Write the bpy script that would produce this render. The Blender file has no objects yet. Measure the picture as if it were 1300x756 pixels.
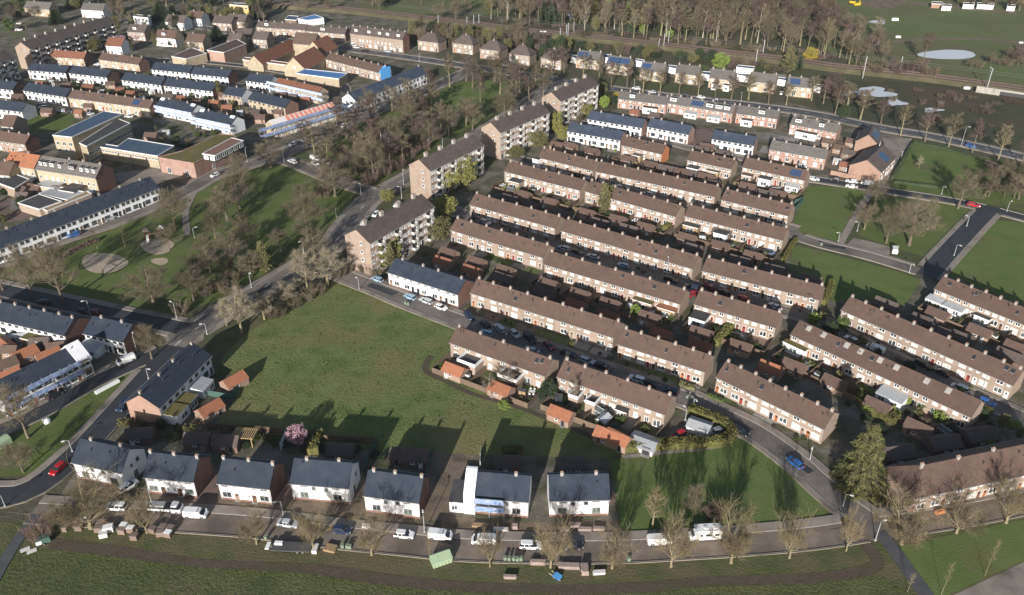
EXPOSURE, SUN, SKY, HAZE = 0.72, 4.5, 0.068, 0.00006
import bpy, math, random
import numpy as np
from mathutils import Vector, Matrix
rnd = random.Random(7)
R = math.radians
PI = math.pi
sc = bpy.context.scene
COL = sc.collection
# ------------------------------------------------------------------ camera
F, TH, H = 1050.0, R(31.0), 130.0
CT, ST = math.cos(TH), math.sin(TH)
def U(px, py, z=0.0):
    "photograph pixel (1300 x 756) -> point of the world at height z"
    u = (px - 650) / F; v = (378 - py) / F
    d = (u, CT + v * ST, -ST + v * CT)
    s = (z - H) / d[2]
    return Vector((s * d[0], s * d[1], z))
def PX(p):
    dx, dy, dz = p[0], p[1], p[2] - H
    dep = dy * CT - dz * ST; up = dy * ST + dz * CT
    return (650 + F * dx / dep, 378 - F * up / dep)
ROW0 = [1, 152, 303, 454, 605]
def P(c, r, x, y): return (260 * c + x / 5.0, ROW0[r] + y / 5.0)
def Tz(c, r, x, y, z=0.0): return U(*P(c, r, x, y), z)
def height_at(base, pytop):
    lo, hi = 0.1, 60.0
    for _ in range(40):
        m = (lo + hi) / 2
        if PX((base[0], base[1], m))[1] > pytop: lo = m
        else: hi = m
    return lo
def ppm(p):  # pixels per metre at a point
    return F / (p[1] * CT - (p[2] - H) * ST)
cam = bpy.data.cameras.new("camera"); camo = bpy.data.objects.new("camera", cam); COL.objects.link(camo)
camo.location = (0, 0, H); camo.rotation_euler = (PI / 2 - TH, 0, 0)
cam.sensor_width = 36; cam.lens = F / 1300 * 36; cam.clip_start = 1; cam.clip_end = 9000
sc.camera = camo
sc.view_settings.view_transform = 'Standard'; sc.view_settings.look = 'None'
sc.view_settings.gamma = 1; sc.view_settings.use_curve_mapping = False
sc.view_settings.exposure = EXPOSURE
# ------------------------------------------------------------------ light
SUN_EL, SUN_AZ = R(17.5), R(15.0)   # light travels forward and to the right by SUN_AZ
w = bpy.data.worlds.new("World"); sc.world = w; w.use_nodes = True
nt = w.node_tree; bg = nt.nodes["Background"]; sky = nt.nodes.new("ShaderNodeTexSky")
sky.sky_type = 'NISHITA'; sky.sun_disc = False; sky.sun_elevation = SUN_EL
to_sun = Vector((-math.sin(SUN_AZ) * math.cos(SUN_EL), -math.cos(SUN_AZ) * math.cos(SUN_EL), math.sin(SUN_EL)))
sky.sun_rotation = math.atan2(to_sun.x, to_sun.y)
nt.links.new(sky.outputs[0], bg.inputs[0]); bg.inputs[1].default_value = SKY
sl = bpy.data.lights.new("sun", 'SUN'); so = bpy.data.objects.new("sun", sl); COL.objects.link(so)
sl.energy = SUN; sl.angle = R(0.53); sl.color = (1.0, 0.96, 0.91)
so.rotation_euler = to_sun.to_track_quat('Z', 'Y').to_euler()
so.location = (0, -50, 200)
# ------------------------------------------------------------------ materials
MATS = {}
def srgb(r, g, b):
    f = lambda c: (c / 12.92 if c <= 0.04045 else ((c + 0.055) / 1.055) ** 2.4)
    return (f(r / 255), f(g / 255), f(b / 255))
def mat(name, c1, c2=None, scale=1.0, rough=0.85, c3=None, scale3=0.05, f3=0.5, bump=0.0, bscale=None, coords='world', spec=0.3,
        rand=0.0, course=0.0, metal=0.0, detail=4, stretch=None):
    m = bpy.data.materials.new(name); m.use_nodes = True
    n = m.node_tree.nodes; l = m.node_tree.links
    b = n["Principled BSDF"]; b.inputs["Roughness"].default_value = rough
    b.inputs["Specular IOR Level"].default_value = spec; b.inputs["Metallic"].default_value = metal
    MATS[name] = m
    b.inputs["Base Color"].default_value = (*c1, 1)
    if coords == 'world':
        g = n.new("ShaderNodeNewGeometry"); vec = g.outputs["Position"]
    else:
        g = n.new("ShaderNodeTexCoord"); vec = g.outputs["Object"]
    if stretch:
        mp = n.new("ShaderNodeMapping"); mp.inputs["Scale"].default_value = stretch
        l.new(vec, mp.inputs[0]); vec2 = mp.outputs[0]
    else: vec2 = vec
    out = None
    def noise(s, det=detail, v=None):
        t = n.new("ShaderNodeTexNoise"); t.inputs["Scale"].default_value = s; t.inputs["Detail"].default_value = det
        t.inputs["Roughness"].default_value = 0.62
        l.new(v or vec2, t.inputs["Vector"]); return t.outputs["Fac"]
    def ramp(fac, lo, hi):
        r = n.new("ShaderNodeMapRange"); r.inputs[1].default_value = lo; r.inputs[2].default_value = hi
        l.new(fac, r.inputs[0]); return r.outputs[0]
    def mix(fac, a, bb, mode='MIX'):
        x = n.new("ShaderNodeMix"); x.data_type = 'RGBA'; x.blend_type = mode
        if isinstance(fac, float): x.inputs[0].default_value = fac
        else: l.new(fac, x.inputs[0])
        for v, i in ((a, 6), (bb, 7)):
            if isinstance(v, tuple): x.inputs[i].default_value = (*v, 1)
            else: l.new(v, x.inputs[i])
        return x.outputs[2]
    if c2:
        out = mix(ramp(noise(scale), 0.36, 0.64), c1, c2)
    if c3:
        out = mix(ramp(noise(scale3), 0.62 - 0.22 * f3, 0.78 - 0.15 * f3), out if out else c1, c3)
    if course:
        wv = n.new("ShaderNodeTexWave"); wv.wave_type = 'BANDS'; wv.bands_direction = 'Z'; wv.inputs["Scale"].default_value = course
        wv.inputs["Distortion"].default_value = 0.4; l.new(vec, wv.inputs["Vector"])
        x = ramp(wv.outputs["Fac"], 0.0, 0.35)
        out = mix(x, (c1[0] * 0.86, c1[1] * 0.86, c1[2] * 0.86), out if out else c1)
    if rand:
        oi = n.new("ShaderNodeObjectInfo"); r = n.new("ShaderNodeMapRange")
        r.inputs[3].default_value = 1 - rand; r.inputs[4].default_value = 1 + rand
        l.new(oi.outputs["Random"], r.inputs[0])
        hs = n.new("ShaderNodeHueSaturation"); l.new(r.outputs[0], hs.inputs["Value"])
        if out: l.new(out, hs.inputs["Color"])
        else: hs.inputs["Color"].default_value = (*c1, 1)
        out = hs.outputs[0]
    if out: l.new(out, b.inputs["Base Color"])
    if bump:
        bp = n.new("ShaderNodeBump"); bp.inputs["Strength"].default_value = 1.0; bp.inputs["Distance"].default_value = bump
        l.new(noise(bscale or scale * 3, 5), bp.inputs["Height"]); l.new(bp.outputs[0], b.inputs["Normal"])
    return m
# ------------------------------------------------------------------ mesh building
class MB:
    def __init__(s): s.v = []; s.f = []; s.m = []
    def quad(s, a, b, c, d, m=0):
        i = len(s.v); s.v += [tuple(a), tuple(b), tuple(c), tuple(d)]; s.f.append((i, i + 1, i + 2, i + 3)); s.m.append(m)
    def poly(s, pts, m=0):
        i = len(s.v); s.v += [tuple(p) for p in pts]; s.f.append(tuple(range(i, i + len(pts)))); s.m.append(m)
    def box(s, x0, x1, y0, y1, z0, z1, m=0):
        i = len(s.v)
        s.v += [(x0, y0, z0), (x1, y0, z0), (x1, y1, z0), (x0, y1, z0), (x0, y0, z1), (x1, y0, z1), (x1, y1, z1), (x0, y1, z1)]
        for q in ((3, 2, 1, 0), (4, 5, 6, 7), (0, 1, 5, 4), (1, 2, 6, 5), (2, 3, 7, 6), (3, 0, 4, 7)):
            s.f.append(tuple(i + k for k in q)); s.m.append(m)
    def prism(s, prof, x0, x1, m=0):
        "closed profile of (y,z) points run along x"
        n = len(prof); i = len(s.v)
        s.v += [(x0, y, z) for y, z in prof] + [(x1, y, z) for y, z in prof]
        s.f.append(tuple(i + k for k in range(n))); s.m.append(m)
        s.f.append(tuple(i + n + k for k in reversed(range(n)))); s.m.append(m)
        for k in range(n):
            a, b = k, (k + 1) % n
            s.f.append((i + b, i + a, i + n + a, i + n + b)); s.m.append(m)
    def slab(s, pts, z0, z1, m=0, mside=None):
        "polygon pts (x,y) extruded from z0 to z1"
        n = len(pts); i = len(s.v); ms = m if mside is None else mside
        ar = sum(pts[k][0] * pts[(k + 1) % n][1] - pts[(k + 1) % n][0] * pts[k][1] for k in range(n))
        if ar < 0: pts = pts[::-1]
        s.v += [(p[0], p[1], z0) for p in pts] + [(p[0], p[1], z1) for p in pts]
        s.f.append(tuple(i + n + k for k in range(n))); s.m.append(m)
        s.f.append(tuple(i + k for k in reversed(range(n)))); s.m.append(ms)
        for k in range(n):
            a, b = k, (k + 1) % n
            s.f.append((i + a, i + b, i + n + b, i + n + a)); s.m.append(ms)
    def tube(s, pts, rad, n=5, m=0, cap=False):
        rings = []
        for k, p in enumerate(pts):
            a = pts[max(k - 1, 0)]; b = pts[min(k + 1, len(pts) - 1)]
            d = (Vector(b) - Vector(a)).normalized()
            x = d.orthogonal().normalized(); y = d.cross(x)
            i = len(s.v); rings.append(i)
            for q in range(n):
                t = 2 * PI * q / n
                o = Vector(p) + (x * math.cos(t) + y * math.sin(t)) * rad[k]
                s.v.append(tuple(o))
        for k in range(len(rings) - 1):
            for q in range(n):
                q2 = (q + 1) % n
                s.f.append((rings[k] + q, rings[k] + q2, rings[k + 1] + q2, rings[k + 1] + q)); s.m.append(m)
        if cap:
            s.f.append(tuple(rings[-1] + q for q in range(n))); s.m.append(m)
            s.f.append(tuple(rings[0] + q for q in reversed(range(n)))); s.m.append(m)
    def mesh(s, name, mats):
        me = bpy.data.meshes.new(name); me.from_pydata(s.v, [], s.f)
        for mm in (mats if isinstance(mats, (list, tuple)) else [mats]): me.materials.append(MATS[mm] if isinstance(mm, str) else mm)
        if any(s.m): me.polygons.foreach_set("material_index", s.m)
        me.update(); return me
    def build(s, name, mats, parent=None, loc=(0, 0, 0), rz=0): return put(s.mesh(name, mats), name, parent, loc, rz)
def put(me, name, parent=None, loc=(0, 0, 0), rz=0, scale=None):
    o = bpy.data.objects.new(name, me); COL.objects.link(o); o.parent = parent
    o.location = loc; o.rotation_euler = (0, 0, rz)
    if scale: o.scale = scale
    return o
THINGS = []
LANDMARKS = []
def tag(o, label=None, cat=None, group=None, kind=None, look=None):
    "label: final words; look: words finished later with the nearest landmark"
    if label: o['label'] = label
    if cat: o['category'] = cat
    if group: o['group'] = group
    if kind: o['kind'] = kind
    if look: THINGS.append((o, look))
    return o
def empty(name, loc, rz=0):
    o = bpy.data.objects.new(name, None); COL.objects.link(o); o.location = loc; o.rotation_euler = (0, 0, rz)
    o.empty_display_size = 0.5
    return o
KIDS = {}
def copy_thing(src, kids, loc, rz, scale=None):
    r = src.copy(); COL.objects.link(r); r.location = loc; r.rotation_euler = (0, 0, rz)
    if scale: r.scale = scale
    out = []
    for ch, subs in kids:
        c = ch.copy(); COL.objects.link(c); c.parent = r; out.append(c)
        for g in subs:
            d = g.copy(); COL.objects.link(d); d.parent = c; out.append(d)
    return r, out
def area(name, pts, z, m, label=None, kind='structure'):
    "ground sheet through photograph pixels"
    b = MB(); w_ = [U(*p) for p in pts]
    ar = sum(w_[k].x * w_[(k + 1) % len(w_)].y - w_[(k + 1) % len(w_)].x * w_[k].y for k in range(len(w_)))
    if ar < 0: w_ = w_[::-1]
    b.poly([(p.x, p.y, z) for p in w_])
    o = b.build(name, m); tag(o, label, None, None, kind); return o
def smooth(pts, step=2.5):
    pts = [Vector((p[0], p[1])) for p in pts]
    ext = [pts[0] * 2 - pts[1]] + pts + [pts[-1] * 2 - pts[-2]]
    out = []
    for k in range(1, len(ext) - 2):
        a, b, c, d = ext[k - 1:k + 3]; n = max(1, int((c - b).length / step))
        for q in range(n):
            t = q / n
            out.append(0.5 * ((2 * b) + (c - a) * t + (2 * a - 5 * b + 4 * c - d) * t * t + (3 * b - a - 3 * c + d) * t ** 3))
    out.append(pts[-1]); return out
def inpoly(p, poly):
    x, y = p[0], p[1]; r = False; j = len(poly) - 1
    for i in range(len(poly)):
        xi, yi = poly[i][0], poly[i][1]; xj, yj = poly[j][0], poly[j][1]
        if (yi > y) != (yj > y) and x < (xj - xi) * (y - yi) / (yj - yi) + xi: r = not r
        j = i
    return r
# ------------------------------------------------------------------ ground
mat('low_grass', (0.072, 0.086, 0.032), (0.11, 0.118, 0.05), 0.16, 0.95, c3=(0.14, 0.12, 0.066), scale3=0.05, f3=0.5, bump=0.3, bscale=1.4, spec=0.1, detail=7)
mat('grass', (0.088, 0.128, 0.038), (0.155, 0.186, 0.066), 0.16, 0.95, c3=(0.185, 0.165, 0.078), scale3=0.045, f3=0.85, bump=0.3, bscale=1.4, spec=0.1, detail=7)
mat('lawn', (0.096, 0.135, 0.04), (0.128, 0.16, 0.054), 0.12, 0.95, c3=(0.115, 0.108, 0.052), scale3=0.06, f3=0.4, bump=0.12, bscale=2.2, spec=0.1, detail=7)
mat('park_grass', (0.09, 0.122, 0.036), (0.12, 0.145, 0.048), 0.12, 0.95, c3=(0.10, 0.09, 0.052), scale3=0.08, f3=0.5, bump=0.15, bscale=2, spec=0.1, detail=7)
mat('verge', (0.08, 0.094, 0.038), (0.11, 0.114, 0.052), 0.2, 0.95, c3=(0.135, 0.105, 0.068), scale3=0.1, f3=0.9, bump=0.2, bscale=2, spec=0.1, detail=7)
mat('moor_cloud_shade', (0.054, 0.06, 0.036), (0.075, 0.076, 0.046), 0.08, 0.95, c3=(0.10, 0.072, 0.052), scale3=0.03, f3=0.7, bump=0.3, bscale=0.9, spec=0.1, detail=7)  # rough brown-green grass, darkened to carry a cloud shadow in its colour
mat('far_meadow', (0.105, 0.138, 0.055), (0.135, 0.152, 0.068), 0.04, 0.95, c3=(0.135, 0.115, 0.072), scale3=0.015, f3=0.8, bump=0.2, bscale=0.9, spec=0.1, detail=7)
mat('soil', (0.17, 0.13, 0.095), (0.225, 0.175, 0.13), 0.4, 0.95, c3=(0.085, 0.07, 0.056), scale3=0.2, f3=0.7, bump=0.18, bscale=2.5, spec=0.1, detail=7)
mat('garden', (0.135, 0.115, 0.09), (0.066, 0.074, 0.038), 0.16, 0.95, c3=(0.21, 0.185, 0.155), scale3=0.12, f3=0.7, bump=0.2, bscale=1.6, spec=0.15, detail=7)
mat('base', (0.078, 0.076, 0.046), (0.105, 0.092, 0.065), 0.06, 0.95, c3=(0.075, 0.09, 0.04), scale3=0.02, f3=0.9, bump=0.3, bscale=0.8, spec=0.1, detail=7)
mat('track', (0.078, 0.057, 0.046), (0.105, 0.078, 0.062), 0.6, 0.95, c3=(0.075, 0.07, 0.04), scale3=0.2, f3=0.9, bump=0.1, bscale=2, spec=0.2)
mat('sand', (0.34, 0.275, 0.20), (0.40, 0.33, 0.245), 0.5, 0.95, bump=0.08, bscale=2)
mat('asphalt_brown', (0.165, 0.132, 0.105), (0.24, 0.195, 0.157), 0.3, 0.9, c3=(0.115, 0.095, 0.078), scale3=0.07, f3=0.9, bump=0.02, bscale=9, spec=0.2, detail=7)
mat('asphalt', (0.165, 0.143, 0.124), (0.205, 0.18, 0.158), 0.3, 0.9, c3=(0.10, 0.09, 0.082), scale3=0.07, f3=0.9, bump=0.02, bscale=9, spec=0.25)
mat('new_asphalt', (0.03, 0.033, 0.038), (0.04, 0.042, 0.047), 0.4, 0.7, c3=(0.055, 0.055, 0.057), scale3=0.1, f3=0.3, bump=0.02, bscale=9, spec=0.4)
mat('main_asphalt', (0.07, 0.072, 0.078), (0.09, 0.09, 0.095), 0.3, 0.8, c3=(0.055, 0.057, 0.06), scale3=0.1, f3=0.5, spec=0.35)
mat('paving', (0.225, 0.192, 0.162), (0.285, 0.245, 0.21), 0.6, 0.9, c3=(0.12, 0.10, 0.085), scale3=0.15, f3=0.6, bump=0.02, bscale=6)
mat('brick_paving', (0.15, 0.10, 0.085), (0.19, 0.135, 0.115), 0.7, 0.9, c3=(0.10, 0.075, 0.065), scale3=0.2, f3=0.6)
mat('kerb', (0.25, 0.23, 0.205), (0.30, 0.275, 0.25), 1.5, 0.9)
mat('paint_line', (0.62, 0.62, 0.60), (0.45, 0.45, 0.44), 2.0, 0.8)
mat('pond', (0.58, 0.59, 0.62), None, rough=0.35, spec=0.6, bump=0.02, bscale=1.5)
b = MB(); b.poly([(-4000, -60, 0), (4000, -60, 0), (4000, 6000, 0), (-4000, 6000, 0)])
tag(b.build('ground', 'base'), 'dull green and brown ground under the whole town', kind='structure')
LAY = [0.02]
ZB = []
def level(w_):
    bb = (min(p[0] for p in w_), max(p[0] for p in w_), min(p[1] for p in w_), max(p[1] for p in w_)); z = 0.006
    for q, zq in ZB:
        if q[0] < bb[1] and q[1] > bb[0] and q[2] < bb[3] and q[3] > bb[2]: z = max(z, zq + 0.004)
    ZB.append((bb, z)); return z
def zone(name, pts, m, label): return area(name, pts, level([U(*p) for p in pts]), m, label)
# broad zones, back to front
zone('field', [(960, -40), (1500, -40), (1500, 125), (1300, 112), (1180, 95), (1090, 84), (1040, 60)], 'far_meadow', 'wide green meadow with pond beyond the railway')
zone('field', [(330, -40), (560, -40), (640, -5), (640, 18), (520, 18), (420, 8)], 'far_meadow', 'green meadow beyond the railway at the top')
zone('field', [(1030, 100), (1180, 106), (1420, 135), (1420, 215), (1240, 180), (1090, 152), (1035, 138)], 'moor_cloud_shade', 'rough grassland with painted cloud shade between railway and main road')
zone('field', [(1160, 182), (1330, 215), (1330, 275), (1250, 258), (1130, 238), (1150, 200)], 'park_grass', 'green field between main road and side road')
zone('field', [(1158, 183), (1262, 206), (1260, 240), (1192, 238), (1136, 230)], 'lawn', 'fenced bright lawn by the main road')
zone('ground', [(560, 262), (640, 196), (760, 140), (1000, 130), (1085, 150), (1150, 175), (1110, 240), (1010, 300), (1060, 375), (1110, 378), (1190, 345), (1340, 400), (1340, 640), (1160, 632), (1060, 640), (960, 555), (860, 575), (780, 575), (640, 512), (570, 470), (590, 412), (430, 345)], 'garden', 'gardens and yards around the brown terraces')
zone('field', [(1026, 236), (1095, 239), (1102, 250), (1078, 290), (1066, 308), (1003, 292)], 'lawn', 'bright mown green beside the terrace ends')
zone('field', [(1110, 246), (1228, 262), (1240, 268), (1178, 328), (1090, 300)], 'park_grass', 'grass under bare trees by the side road')
zone('field', [(1006, 312), (1030, 316), (1140, 345), (1170, 356), (1145, 392), (1090, 378), (1060, 384), (1002, 340)], 'lawn', 'mown strip of lawn below the parking street')
zone('field', [(1262, 280), (1420, 290), (1420, 420), (1300, 388), (1200, 348)], 'lawn', 'large lawn right of the dark side road')
zone('ground', [(-80, -10), (330, -10), (520, 20), (560, 80), (450, 160), (330, 205), (200, 262), (-80, 350)], 'garden', 'gardens and yards of the upper town')
zone('field', [(26, 152), (40, 140), (80, 138), (100, 146), (85, 166), (40, 170)], 'park_grass', 'small green lawn beside the school')
zone('field', [(-60, 350), (72, 318), (200, 270), (262, 235), (330, 214), (372, 208), (450, 245), (440, 270), (300, 375), (215, 400), (80, 372), (20, 357)], 'park_grass', 'park lawn with bare trees and sand pits')
zone('field', [(440, 165), (560, 106), (660, 100), (640, 140), (560, 180), (480, 235), (400, 212)], 'park_grass', 'grass under the bare trees behind the flats')
zone('field', [(560, 122), (590, 108), (640, 100), (640, 122), (590, 130)], 'lawn', 'bright lawn by the main road')
zone('field', [(470, 165), (500, 148), (530, 160), (490, 178)], 'lawn', 'small bright lawn among bare trees')
zone('ground', [(-60, 420), (190, 420), (130, 470), (-60, 560)], 'garden', 'gardens behind the white terraces')
zone('ground', [(-80, 640), (60, 655), (95, 600), (180, 500), (260, 440), (270, 480), (300, 500), (270, 545), (460, 570), (560, 580), (640, 575), (775, 580), (790, 700), (560, 702), (300, 680), (100, 662)], 'garden', 'gardens around the white houses')
zone('field', [(262, 452), (300, 420), (360, 388), (425, 356), (520, 390), (590, 415), (572, 440), (566, 470), (600, 492), (660, 518), (720, 542), (790, 573), (775, 583), (640, 578), (560, 578), (450, 572), (330, 548), (268, 545), (300, 505), (292, 470)], 'grass', 'large rough green meadow in the middle')
zone('field', [(46, 603), (96, 560), (152, 502), (204, 455), (190, 460), (96, 508), (36, 543), (-60, 590), (-60, 608)], 'park_grass', 'grass triangle between two dark roads')
zone('field', [(774, 584), (800, 580), (880, 572), (925, 560), (950, 556), (1030, 612), (1052, 645), (1045, 662), (960, 675), (880, 680), (790, 682)], 'lawn', 'green lawn with long tree shadows at the corner')
zone('verge', [(-80, 655), (60, 668), (260, 677), (334, 683), (518, 704), (580, 709), (668, 713), (780, 713), (860, 709), (940, 704), (1036, 696), (1110, 690), (1136, 684), (1212, 669), (1300, 651), (1420, 625), (1420, 800), (-80, 800)], 'verge', 'grass verge along the bottom street')
zone('field', [(-120, 700), (70, 695), (140, 703), (258, 719), (390, 727), (518, 743), (660, 751), (778, 753), (910, 743), (1038, 737), (1108, 727), (1170, 760), (1150, 850), (-120, 850)], 'low_grass', 'rough meadow along the lower edge')
zone('field', [(1140, 695), (1300, 660), (1420, 640), (1420, 690), (1300, 712), (1204, 756), (1178, 756)], 'lawn', 'green lawn with thin saplings')
zone('plaza', [(1206, 758), (1300, 714), (1420, 665), (1420, 850), (1150, 850)], 'paving', 'pale paved lot at the lower corner')
zone('verge', [(262, 456), (276, 428), (316, 408), (352, 390), (398, 366), (428, 350), (434, 358), (400, 374), (352, 400), (312, 424), (284, 452), (272, 478)], 'verge', 'scrubby brown strip below the pale trees')
# sand pits, ponds, earth
def oval(cx, cy, rx, ry, n=26, wob=0.08, seed=1):
    r_ = random.Random(seed); o = []
    for k in range(n):
        t = 2 * PI * k / n; q = 1 + wob * math.sin(3 * t + seed) + r_.uniform(-wob, wob) * 0.4
        o.append((cx + rx * q * math.cos(t), cy + ry * q * math.sin(t)))
    return o
zone('path', oval(132, 334, 29, 13, seed=2, wob=0.05), 'sand', 'large round sand pit in the park')
zone('path', oval(200, 313, 21, 10, seed=3), 'sand', 'sand pit under the climbing frame')
zone('path', oval(203, 332, 11, 4.5, seed=4), 'sand', 'small sand pit beside the big park tree')
zone('water', oval(1203, 69.5, 37, 6, seed=5, wob=0.05), 'pond', 'oval pale pond in the far meadow')
zone('water', oval(1105, 118, 30, 6, seed=6, wob=0.3), 'pond', 'long blue puddle beside the railway')
zone('water', oval(1137, 131, 14, 4, seed=7, wob=0.3), 'pond', 'small puddle in the dark grassland')
zone('water', oval(1184, 140, 12, 2.5, seed=8, wob=0.3), 'pond', 'faint shallow puddle near the main road')
zone('water', oval(728, 18, 9, 6, seed=9, wob=0.2), 'pond', 'blue pond seen between the wood trunks')
zone('water', oval(772, 14, 8, 4, seed=10, wob=0.2), 'pond', 'second small pond inside the wood')
zone('water', oval(1115, 28, 10, 2.5, seed=11, wob=0.2), 'pond', 'small pool at the edge of the wood')
zone('path', [(1090, 2), (1152, -2), (1140, 8), (1128, 12), (1098, 8)], 'soil', 'bare earth beside the yellow excavator')
zone('path', [(1140, 0), (1195, 6), (1240, 10), (1290, 15), (1290, 19), (1235, 13), (1190, 9), (1150, 5)], 'soil', 'earth track across the far meadow')
zone('path', [(1130, 52), (1180, 48), (1240, 48), (1300, 53), (1300, 55), (1240, 51), (1180, 51), (1130, 55)], 'soil', 'brown path curving over the far meadow')
zone('path', [(538, 584), (552, 574), (604, 578), (578, 622), (566, 660), (528, 660), (540, 625)], 'soil', 'bare earth strip between two white houses')
zone('path', [(240, 610), (262, 588), (272, 588), (280, 632), (264, 655), (225, 655)], 'brick_paving', 'brick paved drive between white houses')
zone('path', [(352, 610), (366, 600), (372, 632), (348, 655), (330, 652)], 'brick_paving', 'brick path beside the white house with white gable')
zone('path', [(446, 610), (462, 600), (466, 650), (440, 664), (425, 660)], 'soil', 'worn earth gap between white houses')
zone('path', [(96, 612), (152, 618), (240, 622), (240, 632), (225, 645), (95, 640)], 'soil', 'earth front yards of the corner house')
zone('path', [(276, 630), (346, 634), (340, 648), (270, 645)], 'soil', 'earth front yard of the third white house')
zone('path', [(372, 630), (440, 637), (436, 655), (362, 650)], 'soil', 'dug earth front yard of the white gabled house')
zone('path', [(464, 646), (532, 652), (530, 664), (462, 662)], 'soil', 'earth front yard of the fifth white house')
zone('path', [(560, 655), (668, 664), (785, 660), (790, 678), (660, 682), (560, 676)], 'soil', 'building site earth before the last houses')
zone('path', [(230, 200), (206, 213), (150, 220), (132, 232), (175, 232), (240, 226)], 'paving', 'school forecourt')
zone('path', [(78, 425), (120, 430), (132, 448), (110, 456)], 'brick_paving', 'brick yard beside the small white terrace')
zone('path', [(1120, 174), (1158, 176), (1148, 200), (1120, 238), (1108, 232), (1128, 200)], 'paving', 'paved strip and parking beside the brick house')
zone('path', [(846, 182), (866, 165), (905, 163), (900, 185), (870, 190)], 'brick_paving', 'brick parking yard between white rows')
zone('path', [(1084, 302), (1132, 314), (1128, 326), (1074, 312)], 'paving', 'parking bays beside the lawn')
zone('path', [(206, 402), (262, 404), (258, 432), (240, 444), (214, 436), (200, 420)], 'paving', 'brick paved crossing between park and meadow')
zone('path', [(150, 398), (165, 388), (172, 390), (160, 400)], 'paving', 'short paved crossing into the park')
# ------------------------------------------------------------------ roads
ROADS = []
def road(label, pts, width, pav=(1.6, 1.6), m='asphalt', mp='paving'):
    ROADS.append(dict(label=label, c=smooth([U(*p) for p in pts]), w=width, pav=pav, m=m, mp=mp))
road('bottom street in front of the white houses', [(40, 652), (110, 656), (200, 661), (262, 665), (336, 671), (420, 682), (518, 692), (580, 698), (668, 701), (780, 701), (860, 697), (940, 692), (1030, 684), (1112, 672), (1212, 657), (1300, 640), (1420, 615)], 5.6, (2.4, 0.35), 'asphalt_brown')
road('dark road past the corner white house', [(-90, 622), (-10, 632), (30, 626), (66, 605), (115, 560), (160, 510), (212, 452), (240, 424)], 6.4, (1.8, 0.3), 'new_asphalt')
road('dark road along the scaffolded terrace', [(-90, 585), (0, 548), (60, 520), (120, 486), (165, 465), (205, 447)], 5.4, (1.8, 0.3), 'new_asphalt')
road('street between park and white terraces', [(-90, 348), (0, 368), (80, 386), (150, 401), (215, 414), (244, 420)], 6.0, (2.0, 1.8), 'new_asphalt')
road('diagonal road between park and meadow', [(222, 440), (240, 424), (266, 408), (310, 380), (372, 345), (420, 314), (440, 287), (470, 254), (502, 235), (522, 224), (570, 196), (640, 152), (690, 118), (712, 101)], 6.6, (2.2, 2.2))
road('main road past the villas', [(250, 34), (340, 48), (436, 62), (518, 73), (638, 91), (700, 100), (778, 113), (880, 126), (956, 134), (1038, 146), (1094, 158), (1136, 166), (1180, 173), (1230, 184), (1300, 200), (1420, 228)], 6.8, (2.0, 2.0), 'main_asphalt')
road('street before the long white terrace', [(-90, 362), (0, 333), (72, 305), (140, 283), (192, 262), (240, 241), (275, 222), (330, 205), (380, 186), (430, 162), (480, 140), (540, 116), (600, 88)], 6.6, (2.2, 2.0))
road('short street through the bare trees', [(345, 200), (372, 207), (400, 218), (440, 234), (478, 246)], 5.5, (1.6, 1.6))
road('street along the meadow and brown terraces', [(418, 338), (430, 347), (480, 367), (518, 383), (560, 399), (600, 414), (645, 430), (700, 449), (760, 470), (810, 486), (850, 500), (876, 509), (910, 525), (960, 550), (1010, 586), (1040, 613), (1066, 636), (1100, 661), (1118, 674)], 5.6, (2.0, 1.6))
road('second street between the brown terraces', [(556, 262), (575, 268), (616, 283), (716, 314), (791, 338), (860, 358), (950, 383), (1040, 408), (1080, 430), (1150, 463), (1218, 495), (1300, 532), (1420, 585)], 5.0, (1.5, 1.5))
road('third street between the brown terraces', [(640, 196), (686, 210), (752, 225), (804, 240), (860, 253), (904, 262), (950, 274), (1012, 292)], 4.6, (1.4, 1.4))
road('street below the parking bays', [(1000, 290), (1014, 301), (1040, 310), (1100, 325), (1144, 338), (1176, 348)], 5.4, (1.6, 0.4))
road('side road past the fenced lawn', [(1020, 226), (1060, 232), (1108, 239), (1136, 244), (1200, 254), (1250, 264), (1300, 277), (1420, 306)], 5.0, (0.5, 1.4), 'new_asphalt')
road('dark side road between two lawns', [(1256, 266), (1236, 286), (1206, 318), (1188, 338), (1176, 352)], 6.4, (1.8, 1.6), 'new_asphalt')
road('cross lane beside the white rows', [(700, 150), (760, 160), (834, 177), (870, 187), (930, 199), (960, 204)], 4.0, (1.0, 1.0))
road('upper town lane between slate terraces', [(-60, 92), (30, 94), (100, 101), (170, 112), (240, 122), (300, 132), (350, 142), (420, 158)], 4.0, (1.0, 1.0), 'new_asphalt')
road('lane along the farm wall', [(130, 78), (200, 76), (290, 82), (360, 92), (430, 106), (440, 118)], 4.0, (1.0, 1.0), 'new_asphalt')
road('narrow asphalt path to the lower edge', [(1116, 676), (1128, 690), (1150, 721), (1182, 765), (1215, 810)], 3.0, (0, 0), 'main_asphalt')
road('footpath at the lower left', [(46, 654), (30, 676), (10, 706), (-20, 760)], 2.4, (0, 0), 'main_asphalt')
road('park footpath', [(238, 300), (236, 270), (246, 246)], 2.4, (0, 0), 'paving')
road('footpath beside the bright green', [(1107, 243), (1090, 268), (1072, 300), (1066, 312)], 2.4, (0, 0), 'paving')
RA = None
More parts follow.
